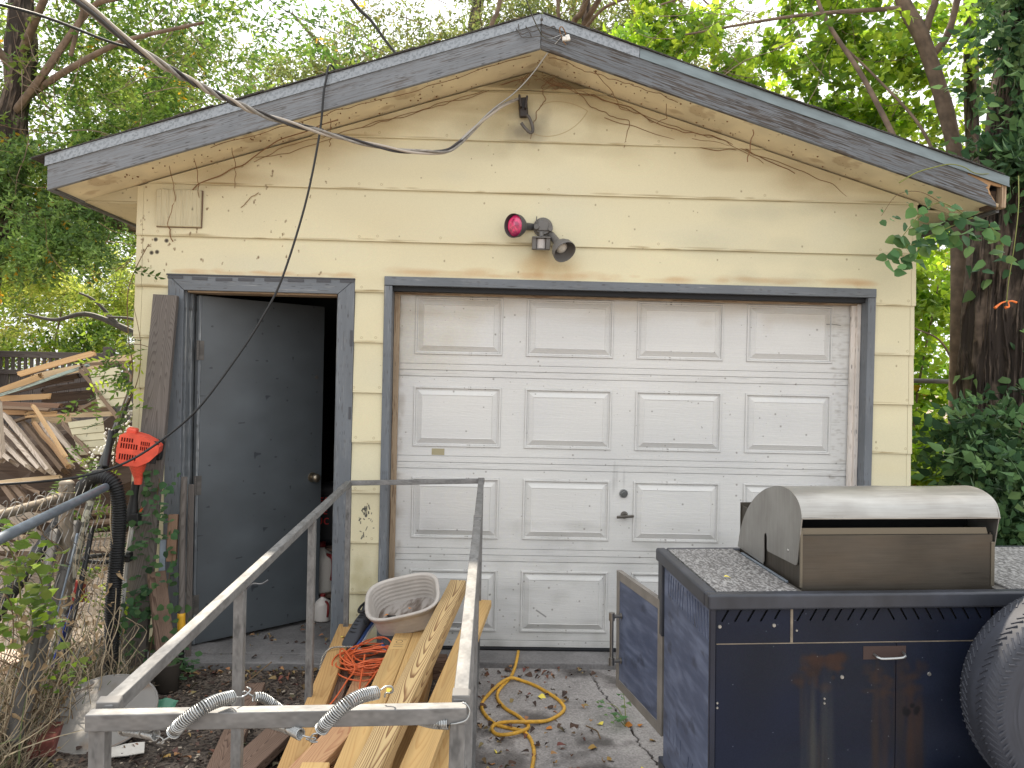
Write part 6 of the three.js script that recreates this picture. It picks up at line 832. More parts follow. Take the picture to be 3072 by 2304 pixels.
// crown: sprigs strewn through ellipsoids, gathered in clumps
function crown(parent, name, blobs, geos, mat, pal, seed, { clump = 0.5, droop = 0.3, scale = 1, odd = 0.012 } = {}) {
  const r = RNG(seed), lists = geos.map(() => []);
  for (const [cx, cy, cz, rx, ry, rz, n] of blobs) {
    const K = Math.max(6, Math.round(n / 26)), C = []; for (let i = 0; i < K; i++) { let p; do p = [rr(-1, 1, r), rr(-1, 1, r), rr(-1, 1, r)]; while (p[0] ** 2 + p[1] ** 2 + p[2] ** 2 > 1); C.push([cx + p[0] * rx, cy + p[1] * ry, cz + p[2] * rz, rr(0.16, 0.34, r) * Math.min(rx, ry, 1.6), rr(0.75, 1.15, r)]); }
    for (let i = 0; i < n; i++) { const c = C[Math.floor(r() * K)], g = () => (r() + r() + r() - 1.5) * 1.1; const x = c[0] + g() * c[3] * 1.5, y = c[1] + g() * c[3], z = c[2] + g() * c[3] * 1.3;
      const e = new THREE.Euler(rr(0.4, 2.4, r) + droop, rr(0, 6.3, r), rr(-0.7, 0.7, r), 'YXZ'), s = scale * rr(0.75, 1.25, r);
      lists[Math.floor(r() * geos.length)].push([new THREE.Matrix4().compose(V(x, y, z), new THREE.Quaternion().setFromEuler(e), V(s, s, s)), gOf(pal, r, odd).multiplyScalar(c[4])]); }
  }
  lists.forEach((L, k) => { if (!L.length) return; const m = new THREE.InstancedMesh(geos[k], mat, L.length); L.forEach(([a, c], i) => { m.setMatrixAt(i, a); m.setColorAt(i, c); }); m.name = name; m.castShadow = m.receiveShadow = true; m.userData.kind = 'stuff'; parent.add(m); });
}
// limbs grown from a list of paths: [points, r0, r1]
function limbs(parent, name, paths, m, bumpy = 0) { for (const [pts, r0, r1] of paths) { const g = sweep(pts, (t) => lerp(r0, r1, t) * (1 + bumpy * PN.noise(t * 12, r0 * 50, 2)), Math.max(14, pts.length * 7), r0 > 0.1 ? 18 : 8); if (bumpy) { const p = g.attributes.position; for (let i = 0; i < p.count; i++) { const k = 1 + 0 * i; p.setXYZ(i, p.getX(i) + bumpy * r0 * 0.5 * PN.noise(p.getX(i) * 9, p.getY(i) * 3, p.getZ(i) * 9), p.getY(i), p.getZ(i) + bumpy * r0 * 0.5 * PN.noise(p.getZ(i) * 9, p.getY(i) * 3, 4)); } g.computeVertexNormals(); } mesh(name, g, m, parent); } }
// twigs: many fine random shoots joined in one mesh
function twigs(parent, n, box, len, rad, m, seed, dir = [0, 0, 0]) { const r = RNG(seed), A = []; for (let i = 0; i < n; i++) { let p = V(rr(box[0], box[1], r), rr(box[2], box[3], r), rr(box[4], box[5], r)), d = V(rr(-1, 1, r) + dir[0], rr(-0.6, 0.8, r) + dir[1], rr(-0.6, 0.6, r) + dir[2]).normalize(); const P = [p.clone()]; for (let k = 0; k < 4; k++) { d.add(V(rr(-0.35, 0.35, r), rr(-0.35, 0.35, r), rr(-0.3, 0.3, r))).normalize(); p = p.clone().addScaledVector(d, len / 4); P.push(p); } A.push(sweep(P, (t) => rad * (1 - 0.7 * t), 8, 4, false)); } const q = mesh('twigs', A, m, parent); q.userData.kind = 'stuff'; return q; }
const tree = (name, label, p, cat = 'tree', group) => thing(name, label, cat, p, group);
const rel = (o, L) => L.map((b) => [b[0] - o[0], b[1] - o[1], b[2] - o[2], ...b.slice(3)]);
const relP = (o, L) => L.map(([pts, a, b]) => [pts.map((q) => [q[0] - o[0], q[1] - o[1], q[2] - o[2]]), a, b]);
const sElm = [1, 2, 3].map((s) => sprig(9, 0.34, 0.085, 0.034, s, { tip: 0.7 }));
const sBig = [4, 5, 6].map((s) => sprig(6, 0.34, 0.12, 0.1, s, { tip: 0.5, n: 4, tooth: 0.12 }));
const sMid = [7, 8].map((s) => sprig(8, 0.3, 0.075, 0.05, s));
const sPin = [9, 10].map((s) => sprig(11, 0.3, 0.06, 0.022, s, { tip: 0.8 }));

{ // left tree, dark, close to the eave
  const o = [-6.2, -0.05, -4.6], t = tree('left_tree', 'dark-leaved tree with bare grey branches at the upper left, above the left eave', o);
  limbs(t, 'trunk', relP(o, [[[[-6.2, -0.1, -4.6], [-6.0, 2, -4.6], [-5.65, 3.6, -4.65], [-5.6, 4.4, -4.64], [-5.5, 5.1, -4.64], [-5.65, 7.5, -4.8]], 0.26, 0.1]]), MT.bark, 0.3);
  limbs(t, 'branch', relP(o, [
    [[[-5.8, 3.25, -4.6], [-5.2, 3.38, -4.64], [-4.6, 3.38, -4.64], [-4.2, 3.26, -4.64], [-3.4, 3.3, -4.7]], 0.11, 0.08], [[[-5.6, 4.45, -4.64], [-5.1, 4.75, -4.3], [-4.49, 5.46, -4.14], [-4.1, 5.52, -3.94], [-3.5, 5.5, -3.7]], 0.05, 0.02],
    [[[-5.55, 4.6, -4.64], [-4.8, 4.8, -4.2], [-4.12, 5.02, -3.94], [-3.65, 5.01, -3.64], [-3.0, 5.1, -3.5]], 0.045, 0.015], [[[-5.5, 5.1, -4.6], [-5.0, 5.6, -4.2], [-4.6, 6.2, -4.0], [-4.2, 6.8, -3.8]], 0.05, 0.02], [[[-5.5, 4.9, -4.6], [-5.9, 5.6, -4.2], [-6.2, 6.4, -4]], 0.05, 0.02], [[[-4.7, 5.0, -4.2], [-4.4, 5.8, -4], [-4.35, 6.6, -4]], 0.025, 0.01]]), MT.branch);
  twigs(t, 130, [-0.4, 2.8, 3.8, 6.6, -0.4, 1.0], 0.8, 0.006, MT.branch, 31); twigs(t, 60, [0.2, 2.8, 2.4, 4.2, 0, 1.0], 0.6, 0.005, MT.twig, 32);
  crown(t, 'crown', rel(o, [[-5.2, 5.4, -5.2, 2.0, 1.7, 0.9, 1000], [-3.6, 5.4, -5.4, 1.8, 1.6, 0.9, 900], [-5.3, 3.9, -4.7, 1.3, 0.7, 0.7, 520], [-3.9, 4.0, -5.0, 1.3, 0.8, 0.7, 300]]), sElm, MT.leaf, HUE.mid.map((h) => mul3(h, 1.2)), 51, { droop: 0.5, odd: 0.02 });
  crown(t, 'crown', rel(o, [[-5.3, 3.25, -4.2, 0.95, 0.5, 0.5, 560], [-4.5, 3.0, -4.2, 0.6, 0.25, 0.3, 130], [-5.75, 2.85, -4.2, 0.35, 0.35, 0.3, 120], [-4.85, 3.75, -4.3, 0.9, 0.4, 0.5, 260]]), sPin, MT.leaf, HUE.dark.map((h) => mul3(h, 1.75)), 52, { droop: 0.8, odd: 0.02, scale: 1.15 });
}
{ // elms behind the roof
  const o = [-1.2, -0.05, -10], t = tree('back_tree', 'fine-leaved green tree behind the roof left of the peak', o);
  limbs(t, 'trunk', relP(o, [[[[-1.2, -0.1, -10], [-1.0, 4, -10], [-0.6, 7, -9.6], [-0.2, 10, -9.5]], 0.22, 0.08]]), MT.bark, 0.2);
  limbs(t, 'branch', relP(o, [[[[-0.3, 5.5, -7.2], [-0.142, 6.553, -6.64], [-0.05, 6.8, -6.6], [0.05, 7.4, -6.5]], 0.045, 0.025], [[[-1.0, 5, -10], [-2.5, 6.6, -9], [-3.5, 7.6, -8.6]], 0.07, 0.02], [[[-0.9, 5, -10], [0.6, 7, -9], [1, 8, -8.6]], 0.06, 0.02]]), MT.branch); twigs(t, 70, [-2.6, 2.2, 5, 8, 0.5, 3], 1.2, 0.008, MT.branch, 33);
  crown(t, 'crown', rel(o, [[-2.4, 6.2, -9.4, 1.9, 2.2, 1.2, 1300], [-0.1, 6.9, -8.9, 1.8, 1.7, 1.2, 1300], [-3.8, 5.4, -9.8, 1.4, 1.9, 1, 700], [-1.4, 5.6, -10.5, 2.6, 1.7, 0.8, 800]]), sElm, MT.leaf, HUE.olive, 53, { droop: 0.9, scale: 1.1 });
}
{
  const o = [2.2, -0.05, -9], t = tree('back_tree', 'green tree with several dark branches behind the roof right of the peak', o);
  limbs(t, 'trunk', relP(o, [[[[2.2, -0.1, -9], [1.8, 4, -8], [1.3, 6, -7], [1.2, 7.5, -6.6]], 0.2, 0.05]]), MT.bark, 0.2);
  limbs(t, 'branch', relP(o, [[[[0.9, 5.8, -7], [1.025, 6.636, -6.64], [1.12, 6.72, -6.4], [1.223, 7.0, -6.14], [1.4, 7.6, -6]], 0.05, 0.035], [[[1.0, 6.1, -6.9], [1.159, 6.597, -6.64], [1.39, 6.9, -6.14], [1.7, 7.6, -6]], 0.05, 0.03], [[[1.16, 6.55, -6.6], [1.4, 6.65, -6.1], [1.73, 6.6, -5.64], [2.2, 6.7, -5.4], [2.7, 6.2, -5.2]], 0.025, 0.01], [[[0.95, 6.0, -6.9], [0.8, 6.8, -6.5], [0.75, 7.5, -6.3]], 0.03, 0.02]]), MT.branch); twigs(t, 80, [-1.5, 1.6, 5.4, 7.6, 1, 3.4], 1.1, 0.007, MT.branch, 34);
  crown(t, 'crown', rel(o, [[2.0, 6.3, -8.4, 1.5, 1.9, 0.9, 900], [4.2, 6.0, -9, 1.6, 1.8, 0.8, 420], [1.2, 7.2, -8, 1.3, 1.2, 0.7, 500]]), sElm, MT.leaf, HUE.olive, 54, { droop: 0.7, scale: 1.05 });
}
{ // mulberry with the forked trunk
  const o = [3.62, -0.05, -1.5], t = tree('forked_tree', 'slim forked tree with large bright backlit leaves at the upper right', o);
  limbs(t, 'trunk', relP(o, [[[[3.62, -0.1, -1.5], [3.6, 2, -1.5], [3.54, 3.2, -1.5], [3.45, 3.68, -1.5], [3.31, 4.1, -1.5], [3.22, 4.32, -1.5], [3.1, 4.55, -1.52], [3.0, 4.9, -1.55], [2.9, 5.5, -1.6]], 0.085, 0.05], [[[3.25, 4.26, -1.5], [3.29, 4.45, -1.48], [3.33, 4.62, -1.48], [3.34, 5.3, -1.5]], 0.032, 0.02], [[[3.3, 4.12, -1.5], [3.42, 4.28, -1.48], [3.5, 4.6, -1.48], [3.6, 5.3, -1.5]], 0.03, 0.018]]), MT.branch, 0.15);
  limbs(t, 'branch', relP(o, [[[[3.0, 3.2, -1.2], [2.75, 3.9, -1.4], [2.5, 4.5, -1.6], [2.4, 5.2, -1.8]], 0.022, 0.012], [[[3.3, 3.0, -1.2], [3.15, 3.5, -1.3], [2.9, 3.95, -1.5], [2.6, 4.3, -1.6]], 0.014, 0.007], [[[3.1, 4.5, -1.5], [2.4, 4.6, -1.9], [1.6, 4.6, -2.3]], 0.02, 0.008], [[[3.0, 4.8, -1.6], [2.2, 5.0, -2], [1.4, 4.9, -2.4]], 0.02, 0.008]]), MT.branch); twigs(t, 130, [-2.4, 0.5, 3.6, 5.4, -1.2, 0.2], 0.8, 0.0035, MT.branch, 35);
  crown(t, 'crown', rel(o, [[2.3, 4.7, -2.3, 0.95, 0.55, 0.5, 330], [3.3, 4.5, -2.0, 0.8, 0.8, 0.5, 340], [1.6, 5.0, -2.9, 0.8, 0.45, 0.4, 250], [3.3, 3.7, -2.2, 0.6, 0.5, 0.3, 260], [2.5, 4.0, -2.4, 0.5, 0.3, 0.3, 90]]), sBig, MT.leaf, HUE.lime.map((h) => mul3(h, 1.12)), 55, { droop: 0.6, odd: 0.005, scale: 0.6 });
}
{ // young trunk behind, far pale tree
  const o = [4.05, -0.05, -2.2], t = tree('thin_tree', 'thin straight tree trunk between the forked tree and the ivy-covered tree', o);
  limbs(t, 'trunk', relP(o, [[[[4.05, -0.1, -2.2], [4.12, 2.5, -2.2], [4.08, 4, -2.2], [4.0, 6, -2.2]], 0.075, 0.05]]), MT.bark, 0.2);
  crown(t, 'crown', rel(o, [[4.6, 4.6, -2.6, 0.9, 1.0, 0.5, 330]]), sMid, MT.leaf, HUE.lime, 56, { odd: 0 });
  const p = [5.2, -0.05, -13], f = tree('far_tree', 'pale far tree with grey forked trunk in the gap above the right roof slope', p);
  limbs(f, 'trunk', relP(p, [[[[5.2, -0.1, -13], [5.3, 4, -13], [5.4, 6.2, -13], [5.2, 7.4, -13], [4.7, 8.2, -13]], 0.24, 0.09], [[[5.4, 6.2, -13], [5.9, 7.2, -13], [6.5, 7.8, -13]], 0.12, 0.05], [[[5.3, 5.2, -13], [4.6, 6.0, -13], [4.2, 6.2, -13]], 0.1, 0.04]]), MT.greyPipe, 0.2);
  crown(f, 'crown', rel(p, [[4.8, 8.2, -13, 2.6, 1.8, 1.0, 420], [7.4, 7.2, -13.5, 2.2, 3.0, 1.0, 600], [6, 4.2, -13.8, 2.6, 1.4, 1, 500]]), sElm, MT.leaf, HUE.olive, 57, { scale: 1.2 });
}
{ // big ivy-clad trunk at the right edge
  const o = [3.56, -0.05, -1.0], t = tree('ivy_tree', 'massive furrowed tree trunk wrapped in ivy at the right edge', o);
  const tr = sweep([[0.02, -0.1, 0], [0.0, 1, 0], [-0.02, 2.0, 0], [0.06, 3.0, -0.02], [0.24, 4.4, -0.05], [0.45, 6.5, -0.1]], (k) => 0.215 - 0.02 * sm(0, 1, k) + 0.1 * Math.pow(1 - k, 9), 90, 72); { const p = tr.attributes.position; for (let i = 0; i < p.count; i++) { const x = p.getX(i), y = p.getY(i), z = p.getZ(i), a = Math.atan2(z, x + 0.02), d = 0.02 * PN.noise(a * 7, y * 1.6, 3) + 0.018 * Math.abs(PN.noise(a * 14, y * 2.2, 9)); p.setXYZ(i, x - Math.cos(a) * d * 1.5, y, z - Math.sin(a) * d * 1.5); } tr.computeVertexNormals(); } mesh('trunk', tr, MT.bark, t);
  const vines = []; const r = RNG(61); for (let i = 0; i < 17; i++) { const a0 = rr(0.1, 2.9, r), P = []; for (let k = 0; k < 10; k++) { const a = a0 + 0.35 * PN.noise(i * 3.1, k * 0.5, 1), y = 0.2 + k * 0.5 + rr(-0.1, 0.1, r); P.push([Math.cos(a) * (0.215 + rr(0, 0.06, r)) + 0.02 + 0.07 * Math.max(0, y - 2.4), y, Math.sin(a) * (0.215 + rr(0, 0.05, r))]); } vines.push(sweep(P, rr(0.003, 0.01, r), 40, 5)); } mesh('ivy_stem', vines, MT.bark, t);
  const L = [0.07, 0.085, 0.1].map((s) => leafGeo(s, s * 0.72, { tip: 0.55, n: 6, tooth: 0.08 }));
  for (const g of L) g.userData = {};
  const lm = [0, 1, 2, 3, 4].map((k) => { const m = MT.leafDark.clone(); m.color = gOf(HUE.ivy, r, 0); return m; });
  for (let i = 0; i < 290; i++) { let a, y, R; if (i < 165) { a = rr(0.6, 3.4, r); y = rr(2.95, 5.4, r); R = rr(0.28, 0.5, r); } else if (i < 250) { a = rr(0.1, 1.5, r); y = rr(0.3, 2.9, r); R = rr(0.28, 0.5, r); } else { a = rr(1.6, 3.2, r); y = r() < 0.5 ? rr(1.0, 1.75, r) : rr(2.3, 2.9, r); R = rr(0.24, 0.3, r); }
    const o2 = mesh('ivy_leaf', L[i % 3], lm[i % 5], t); o2.position.set(Math.cos(a) * R + 0.1 * Math.max(0, y - 2.6), y, Math.sin(a) * R); o2.rotation.set(rr(2.0, 3.6, r), Math.PI / 2 - a + rr(-0.7, 0.7, r), rr(-0.8, 0.8, r), 'YXZ'); }
  crown(t, 'ivy_mass', [[0.14, 4.3, 0.26, 0.42, 1.2, 0.2, 800], [0.5, 2.2, 0.2, 0.24, 1.4, 0.25, 700], [0.55, 3.4, 0.1, 0.3, 0.8, 0.2, 300], [0.0, 0.7, 0.4, 0.5, 0.55, 0.25, 380], [0.05, 3.2, 0.26, 0.3, 0.3, 0.12, 110]], sMid, MT.leafDark, HUE.ivy, 62, { droop: 0.9, odd: 0 });
  const fl = thing('trumpet_flower', 'orange trumpet-vine flower hanging on a thin stem before the ivy-clad trunk', 'flower', [2.93, 2.085, 0.02]);
  mesh('stem', sweep([[0, 0, 0], [0.01, 0.12, 0], [0.05, 0.32, -0.02], [0.09, 0.55, -0.05], [0.12, 0.75, -0.1]], 0.0026, 30, 5), MT.stem, fl); mesh('petal_tube', [sweep([[-0.004, 0, 0], [-0.03, -0.008, 0.005], [-0.055, -0.024, 0.01], [-0.075, -0.04, 0.012]], (k) => 0.004 + 0.005 * k * k, 16, 8), sweep([[0.004, 0, 0], [0.03, 0.004, 0], [0.06, -0.004, 0.0]], (k) => 0.0035 + 0.003 * k, 14, 8), sweep([[0.004, -0.004, 0.01], [0.006, -0.03, 0.014], [-0.018, -0.036, 0.02]], (k) => 0.0035 + 0.005 * k * k, 14, 8)], std({ color: rgb(232, 120, 50), roughness: 0.5 }), fl); mesh('calyx', put(new THREE.SphereGeometry(0.007, 10, 8).scale(1.5, 0.8, 1), 0, 0.002, 0), MT.stem, fl);
}
{ // backlit shrubs in the gap on the right, with a pipe rail behind
  const o = [4.3, -0.05, -3.2], t = tree('right_shrub', 'bright backlit shrub filling the gap between the garage and the big trunk', o, 'shrub');
  limbs(t, 'stem', relP(o, [[[[4.3, -0.1, -3.2], [4.2, 1.2, -3.2], [4.35, 2.6, -3.1]], 0.02, 0.008], [[[4.1, -0.1, -3.1], [4.0, 1.4, -3], [3.9, 2.8, -2.9]], 0.018, 0.006], [[[4.6, 1.5, -3], [4.3, 2.0, -2.9], [3.95, 2.15, -2.8]], 0.016, 0.006]]), MT.branch);
  crown(t, 'crown', rel(o, [[4.3, 2.6, -3.4, 0.8, 0.8, 0.35, 420], [4.2, 1.3, -3.3, 0.75, 0.9, 0.35, 420], [3.9, 0.7, -2.8, 0.7, 0.6, 0.3, 220]]), sBig, MT.leaf, HUE.lime.map((h) => mul3(h, 1.15)), 63, { droop: 0.9, odd: 0.006, scale: 0.66 });
  const p = [5, -0.05, -7], q = tree('right_thicket', 'pale green thicket beyond the fence rail on the right', p, 'thicket'); crown(q, 'crown', rel(p, [[5.2, 2.4, -7, 1.6, 2.4, 0.8, 1100], [4.6, 0.6, -5.4, 1.4, 0.7, 0.7, 420]]), sMid, MT.leaf, HUE.lime, 64);
  limbs(q, 'stem', relP(p, [[[[5, -0.1, -7], [5, 2, -7], [4.8, 4, -7]], 0.04, 0.01]]), MT.branch);
  const m = mesh('pipe_rail', cyl(0.022, 0.022, V(-1.2, 0, 0), V(1.4, 0, 0), 12), MT.greyPipe); m.position.set(3.6, 1.645, -2.55); tag(m, 'grey horizontal pipe rail in the foliage right of the garage', 'rail');
  const g = [3.1, -0.05, -0.35], iv = tree('ivy_mound', 'dense dark ivy mound at the foot of the big trunk, right of the garage', g, 'ivy');
  crown(iv, 'foliage', rel(g, [[3.25, 0.95, -0.35, 0.55, 0.75, 0.3, 520], [3.0, 0.5, -0.2, 0.4, 0.5, 0.3, 260], [3.7, 1.0, 0.1, 0.4, 0.8, 0.3, 300]]), sMid, MT.leafDark, HUE.ivy, 65, { droop: 0.9, odd: 0.002 });
  limbs(iv, 'stem', relP(g, [[[[3.2, -0.1, -0.5], [3.2, 0.8, -0.4], [3.35, 1.7, -0.3]], 0.012, 0.006]]), MT.branch);
  const r = RNG(66), Lg = [0.055, 0.07].map((s) => leafGeo(s, s * 0.75, { n: 6, tooth: 0.08 })), lm = [0, 1, 2, 3].map(() => { const k = MT.leafDark.clone(); k.color = gOf(HUE.ivy, r, 0); return k; });
  for (let i = 0; i < 150; i++) { const x = rr(2.75, 3.75, r), y = rr(0.35, 1.75, r); if (y > 1.35 && x < 3.05) continue; const o2 = mesh('ivy_leaf', Lg[i % 2], lm[i % 4], iv); o2.position.set(x - g[0], y - g[1], rr(0.0, 0.3, r) + 0.1); o2.rotation.set(rr(2.1, 3.5, r), rr(-0.6, 0.6, r), rr(-0.8, 0.8, r), 'YXZ'); }
}
{ // yellow-green bush, dead limb and hedge behind the back fence
  const o = [-7, -0.05, -8], t = tree('yellow_bush', 'yellow-green bush behind the wooden fence at the left', o, 'bush');
  limbs(t, 'stem', relP(o, [[[[-7, -0.1, -8], [-7, 1.5, -8], [-6.8, 2.8, -8]], 0.04, 0.01]]), MT.branch); crown(t, 'crown', rel(o, [[-7.6, 2.6, -8, 1.1, 0.8, 0.6, 620], [-6.3, 2.6, -8.1, 1.0, 0.75, 0.6, 560], [-7, 3.3, -8.4, 1.4, 0.5, 0.5, 320]]), sPin, MT.leaf, HUE.yellow, 71, { droop: 0.8, scale: 1.15, odd: 0 });
  const p = [-6, -0.05, -11], q = tree('green_hedge', 'mid-green shrubs behind the yellow bush and wooden fence', p, 'shrub'); limbs(q, 'stem', relP(p, [[[[-6, -0.1, -11], [-6, 2, -11]], 0.04, 0.02]]), MT.branch);
  crown(q, 'crown', rel(p, [[-5.4, 2.6, -9.5, 1.1, 1.2, 0.6, 650], [-7.6, 4, -11, 2.4, 1.4, 0.8, 900], [-5, 4.2, -11, 1.8, 1.2, 0.8, 620], [-6, 1.8, -7.2, 2.2, 0.45, 0.4, 500], [-9.5, 2.6, -10, 1.4, 1.6, 0.8, 420]]), sMid, MT.leaf, [...HUE.lime, ...HUE.mid], 72, {});
  const d = thing('dead_limb', 'bare grey dead limb lying over the bushes left of the garage corner', 'dead branch', [-4.46, 2.0, -5.6]); limbs(d, 'branch', relP([-4.46, 2.0, -5.6], [[[[-4.2, 1.85, -5.6], [-4.7, 2.1, -5.6], [-5.2, 2.28, -5.6], [-5.6, 2.2, -5.6], [-5.95, 2.26, -5.6]], 0.055, 0.015], [[[-4.8, 2.15, -5.6], [-5.1, 2.45, -5.6], [-5.3, 2.55, -5.6]], 0.03, 0.012], [[[-4.2, 1.9, -5.6], [-4.5, 2.2, -5.5], [-4.9, 2.25, -5.5]], 0.03, 0.012]]), MT.greyPipe);
  const w = [-2, -0.05, -17], b = tree('far_wood', 'far green trees closing the view behind the house', w, 'wood'); b.userData.kind = 'stuff'; delete b.userData.category; crown(b, 'crown', rel(w, [[-9, 7, -17, 4, 4.5, 1.4, 3000], [-2, 8.6, -18, 4.5, 3.6, 1.4, 2800], [6, 6.5, -18, 4.5, 3.4, 1.2, 1300], [-13, 5, -15, 3, 4, 1.2, 900], [10, 5, -15, 3, 4, 1.2, 900]]), sElm, MT.leaf, HUE.olive, 73, { scale: 1.6 });
}
// ---- leaves one by one
function vine(name, label, cat, base, stems, leaves, geos, mats, seed) {
  const t = thing(name, label, cat, base); for (const [pts, r0, m] of stems) mesh('stem', sweep(pts.map((p) => [p[0] - base[0], p[1] - base[1], p[2] - base[2]]), (k) => r0 * (1 - 0.5 * k), Math.max(12, pts.length * 6), 5), m ?? MT.stem, t);
  const r = RNG(seed); leaves(r, (p, e, s = 1) => { const o = mesh('leaf', geos[Math.floor(r() * geos.length)], mats[Math.floor(r() * mats.length)], t); o.position.set(p[0] - base[0], p[1] - base[1], p[2] - base[2]); o.rotation.set(...e, 'YXZ'); o.scale.setScalar(s); }); return t;
}
const matsOf = (pal, n, seed, base = MT.leaf) => { const r = RNG(seed); return Array.from({ length: n }, () => { const m = base.clone(); m.color = gOf(pal, r, 0); return m; }); };
{
  const stem = [[2.75, 2.36, 0.25], [2.6, 2.46, 0.34], [2.49, 2.48, 0.37], [2.33, 2.55, 0.38], [2.22, 2.5, 0.4], [2.14, 2.4, 0.4], [2.08, 2.32, 0.4]];
  const c = crv(stem), c2 = crv([[2.5, 2.48, 0.37], [2.36, 2.42, 0.4], [2.26, 2.4, 0.42], [2.16, 2.32, 0.42], [2.05, 2.28, 0.41]]), c3 = crv([[2.33, 2.55, 0.38], [2.2, 2.6, 0.4], [2.08, 2.58, 0.4], [2.02, 2.5, 0.4], [2.0, 2.47, 0.4]]);
  vine('roof_vine', 'green vine with rounded leaves hanging from the rotten right end of the rake board', 'vine', [2.7, 2.4, 0.3], [[stem, 0.004], [[[2.5, 2.48, 0.37], [2.36, 2.42, 0.4], [2.16, 2.32, 0.42], [2.05, 2.28, 0.41]], 0.003], [[[2.33, 2.55, 0.38], [2.2, 2.6, 0.4], [2.08, 2.58, 0.4], [2.0, 2.47, 0.4]], 0.0025, MT.twig], [[[2.12, 2.66, 0.34], [2.2, 2.71, 0.36], [2.29, 2.74, 0.36], [2.38, 2.76, 0.36], [2.46, 2.75, 0.35], [2.54, 2.72, 0.34], [2.7, 2.74, 0.3]], 0.004, MT.stem]],
    (r, add) => { for (let i = 0; i < 110; i++) { const cc = i % 10 < 4 ? c : i % 10 < 9 ? c2 : c3, p = cc.getPointAt(r()); add([p.x + rr(-0.05, 0.05, r), p.y + rr(-0.1, 0.05, r), p.z + rr(-0.04, 0.06, r)], [rr(2.0, 3.3, r), rr(-0.8, 0.8, r), rr(-1.4, 1.4, r)], i % 10 < 9 ? rr(0.75, 1.25, r) : rr(0.35, 0.6, r)); } },
    [leafGeo(0.062, 0.05, { n: 6, tip: 0.6, tooth: 0.06 }), leafGeo(0.07, 0.058, { n: 6, tip: 0.6, tooth: 0.06 })], matsOf(HUE.ivy.map((h) => mul3(h, 1.15)), 6, 81), 82);
}
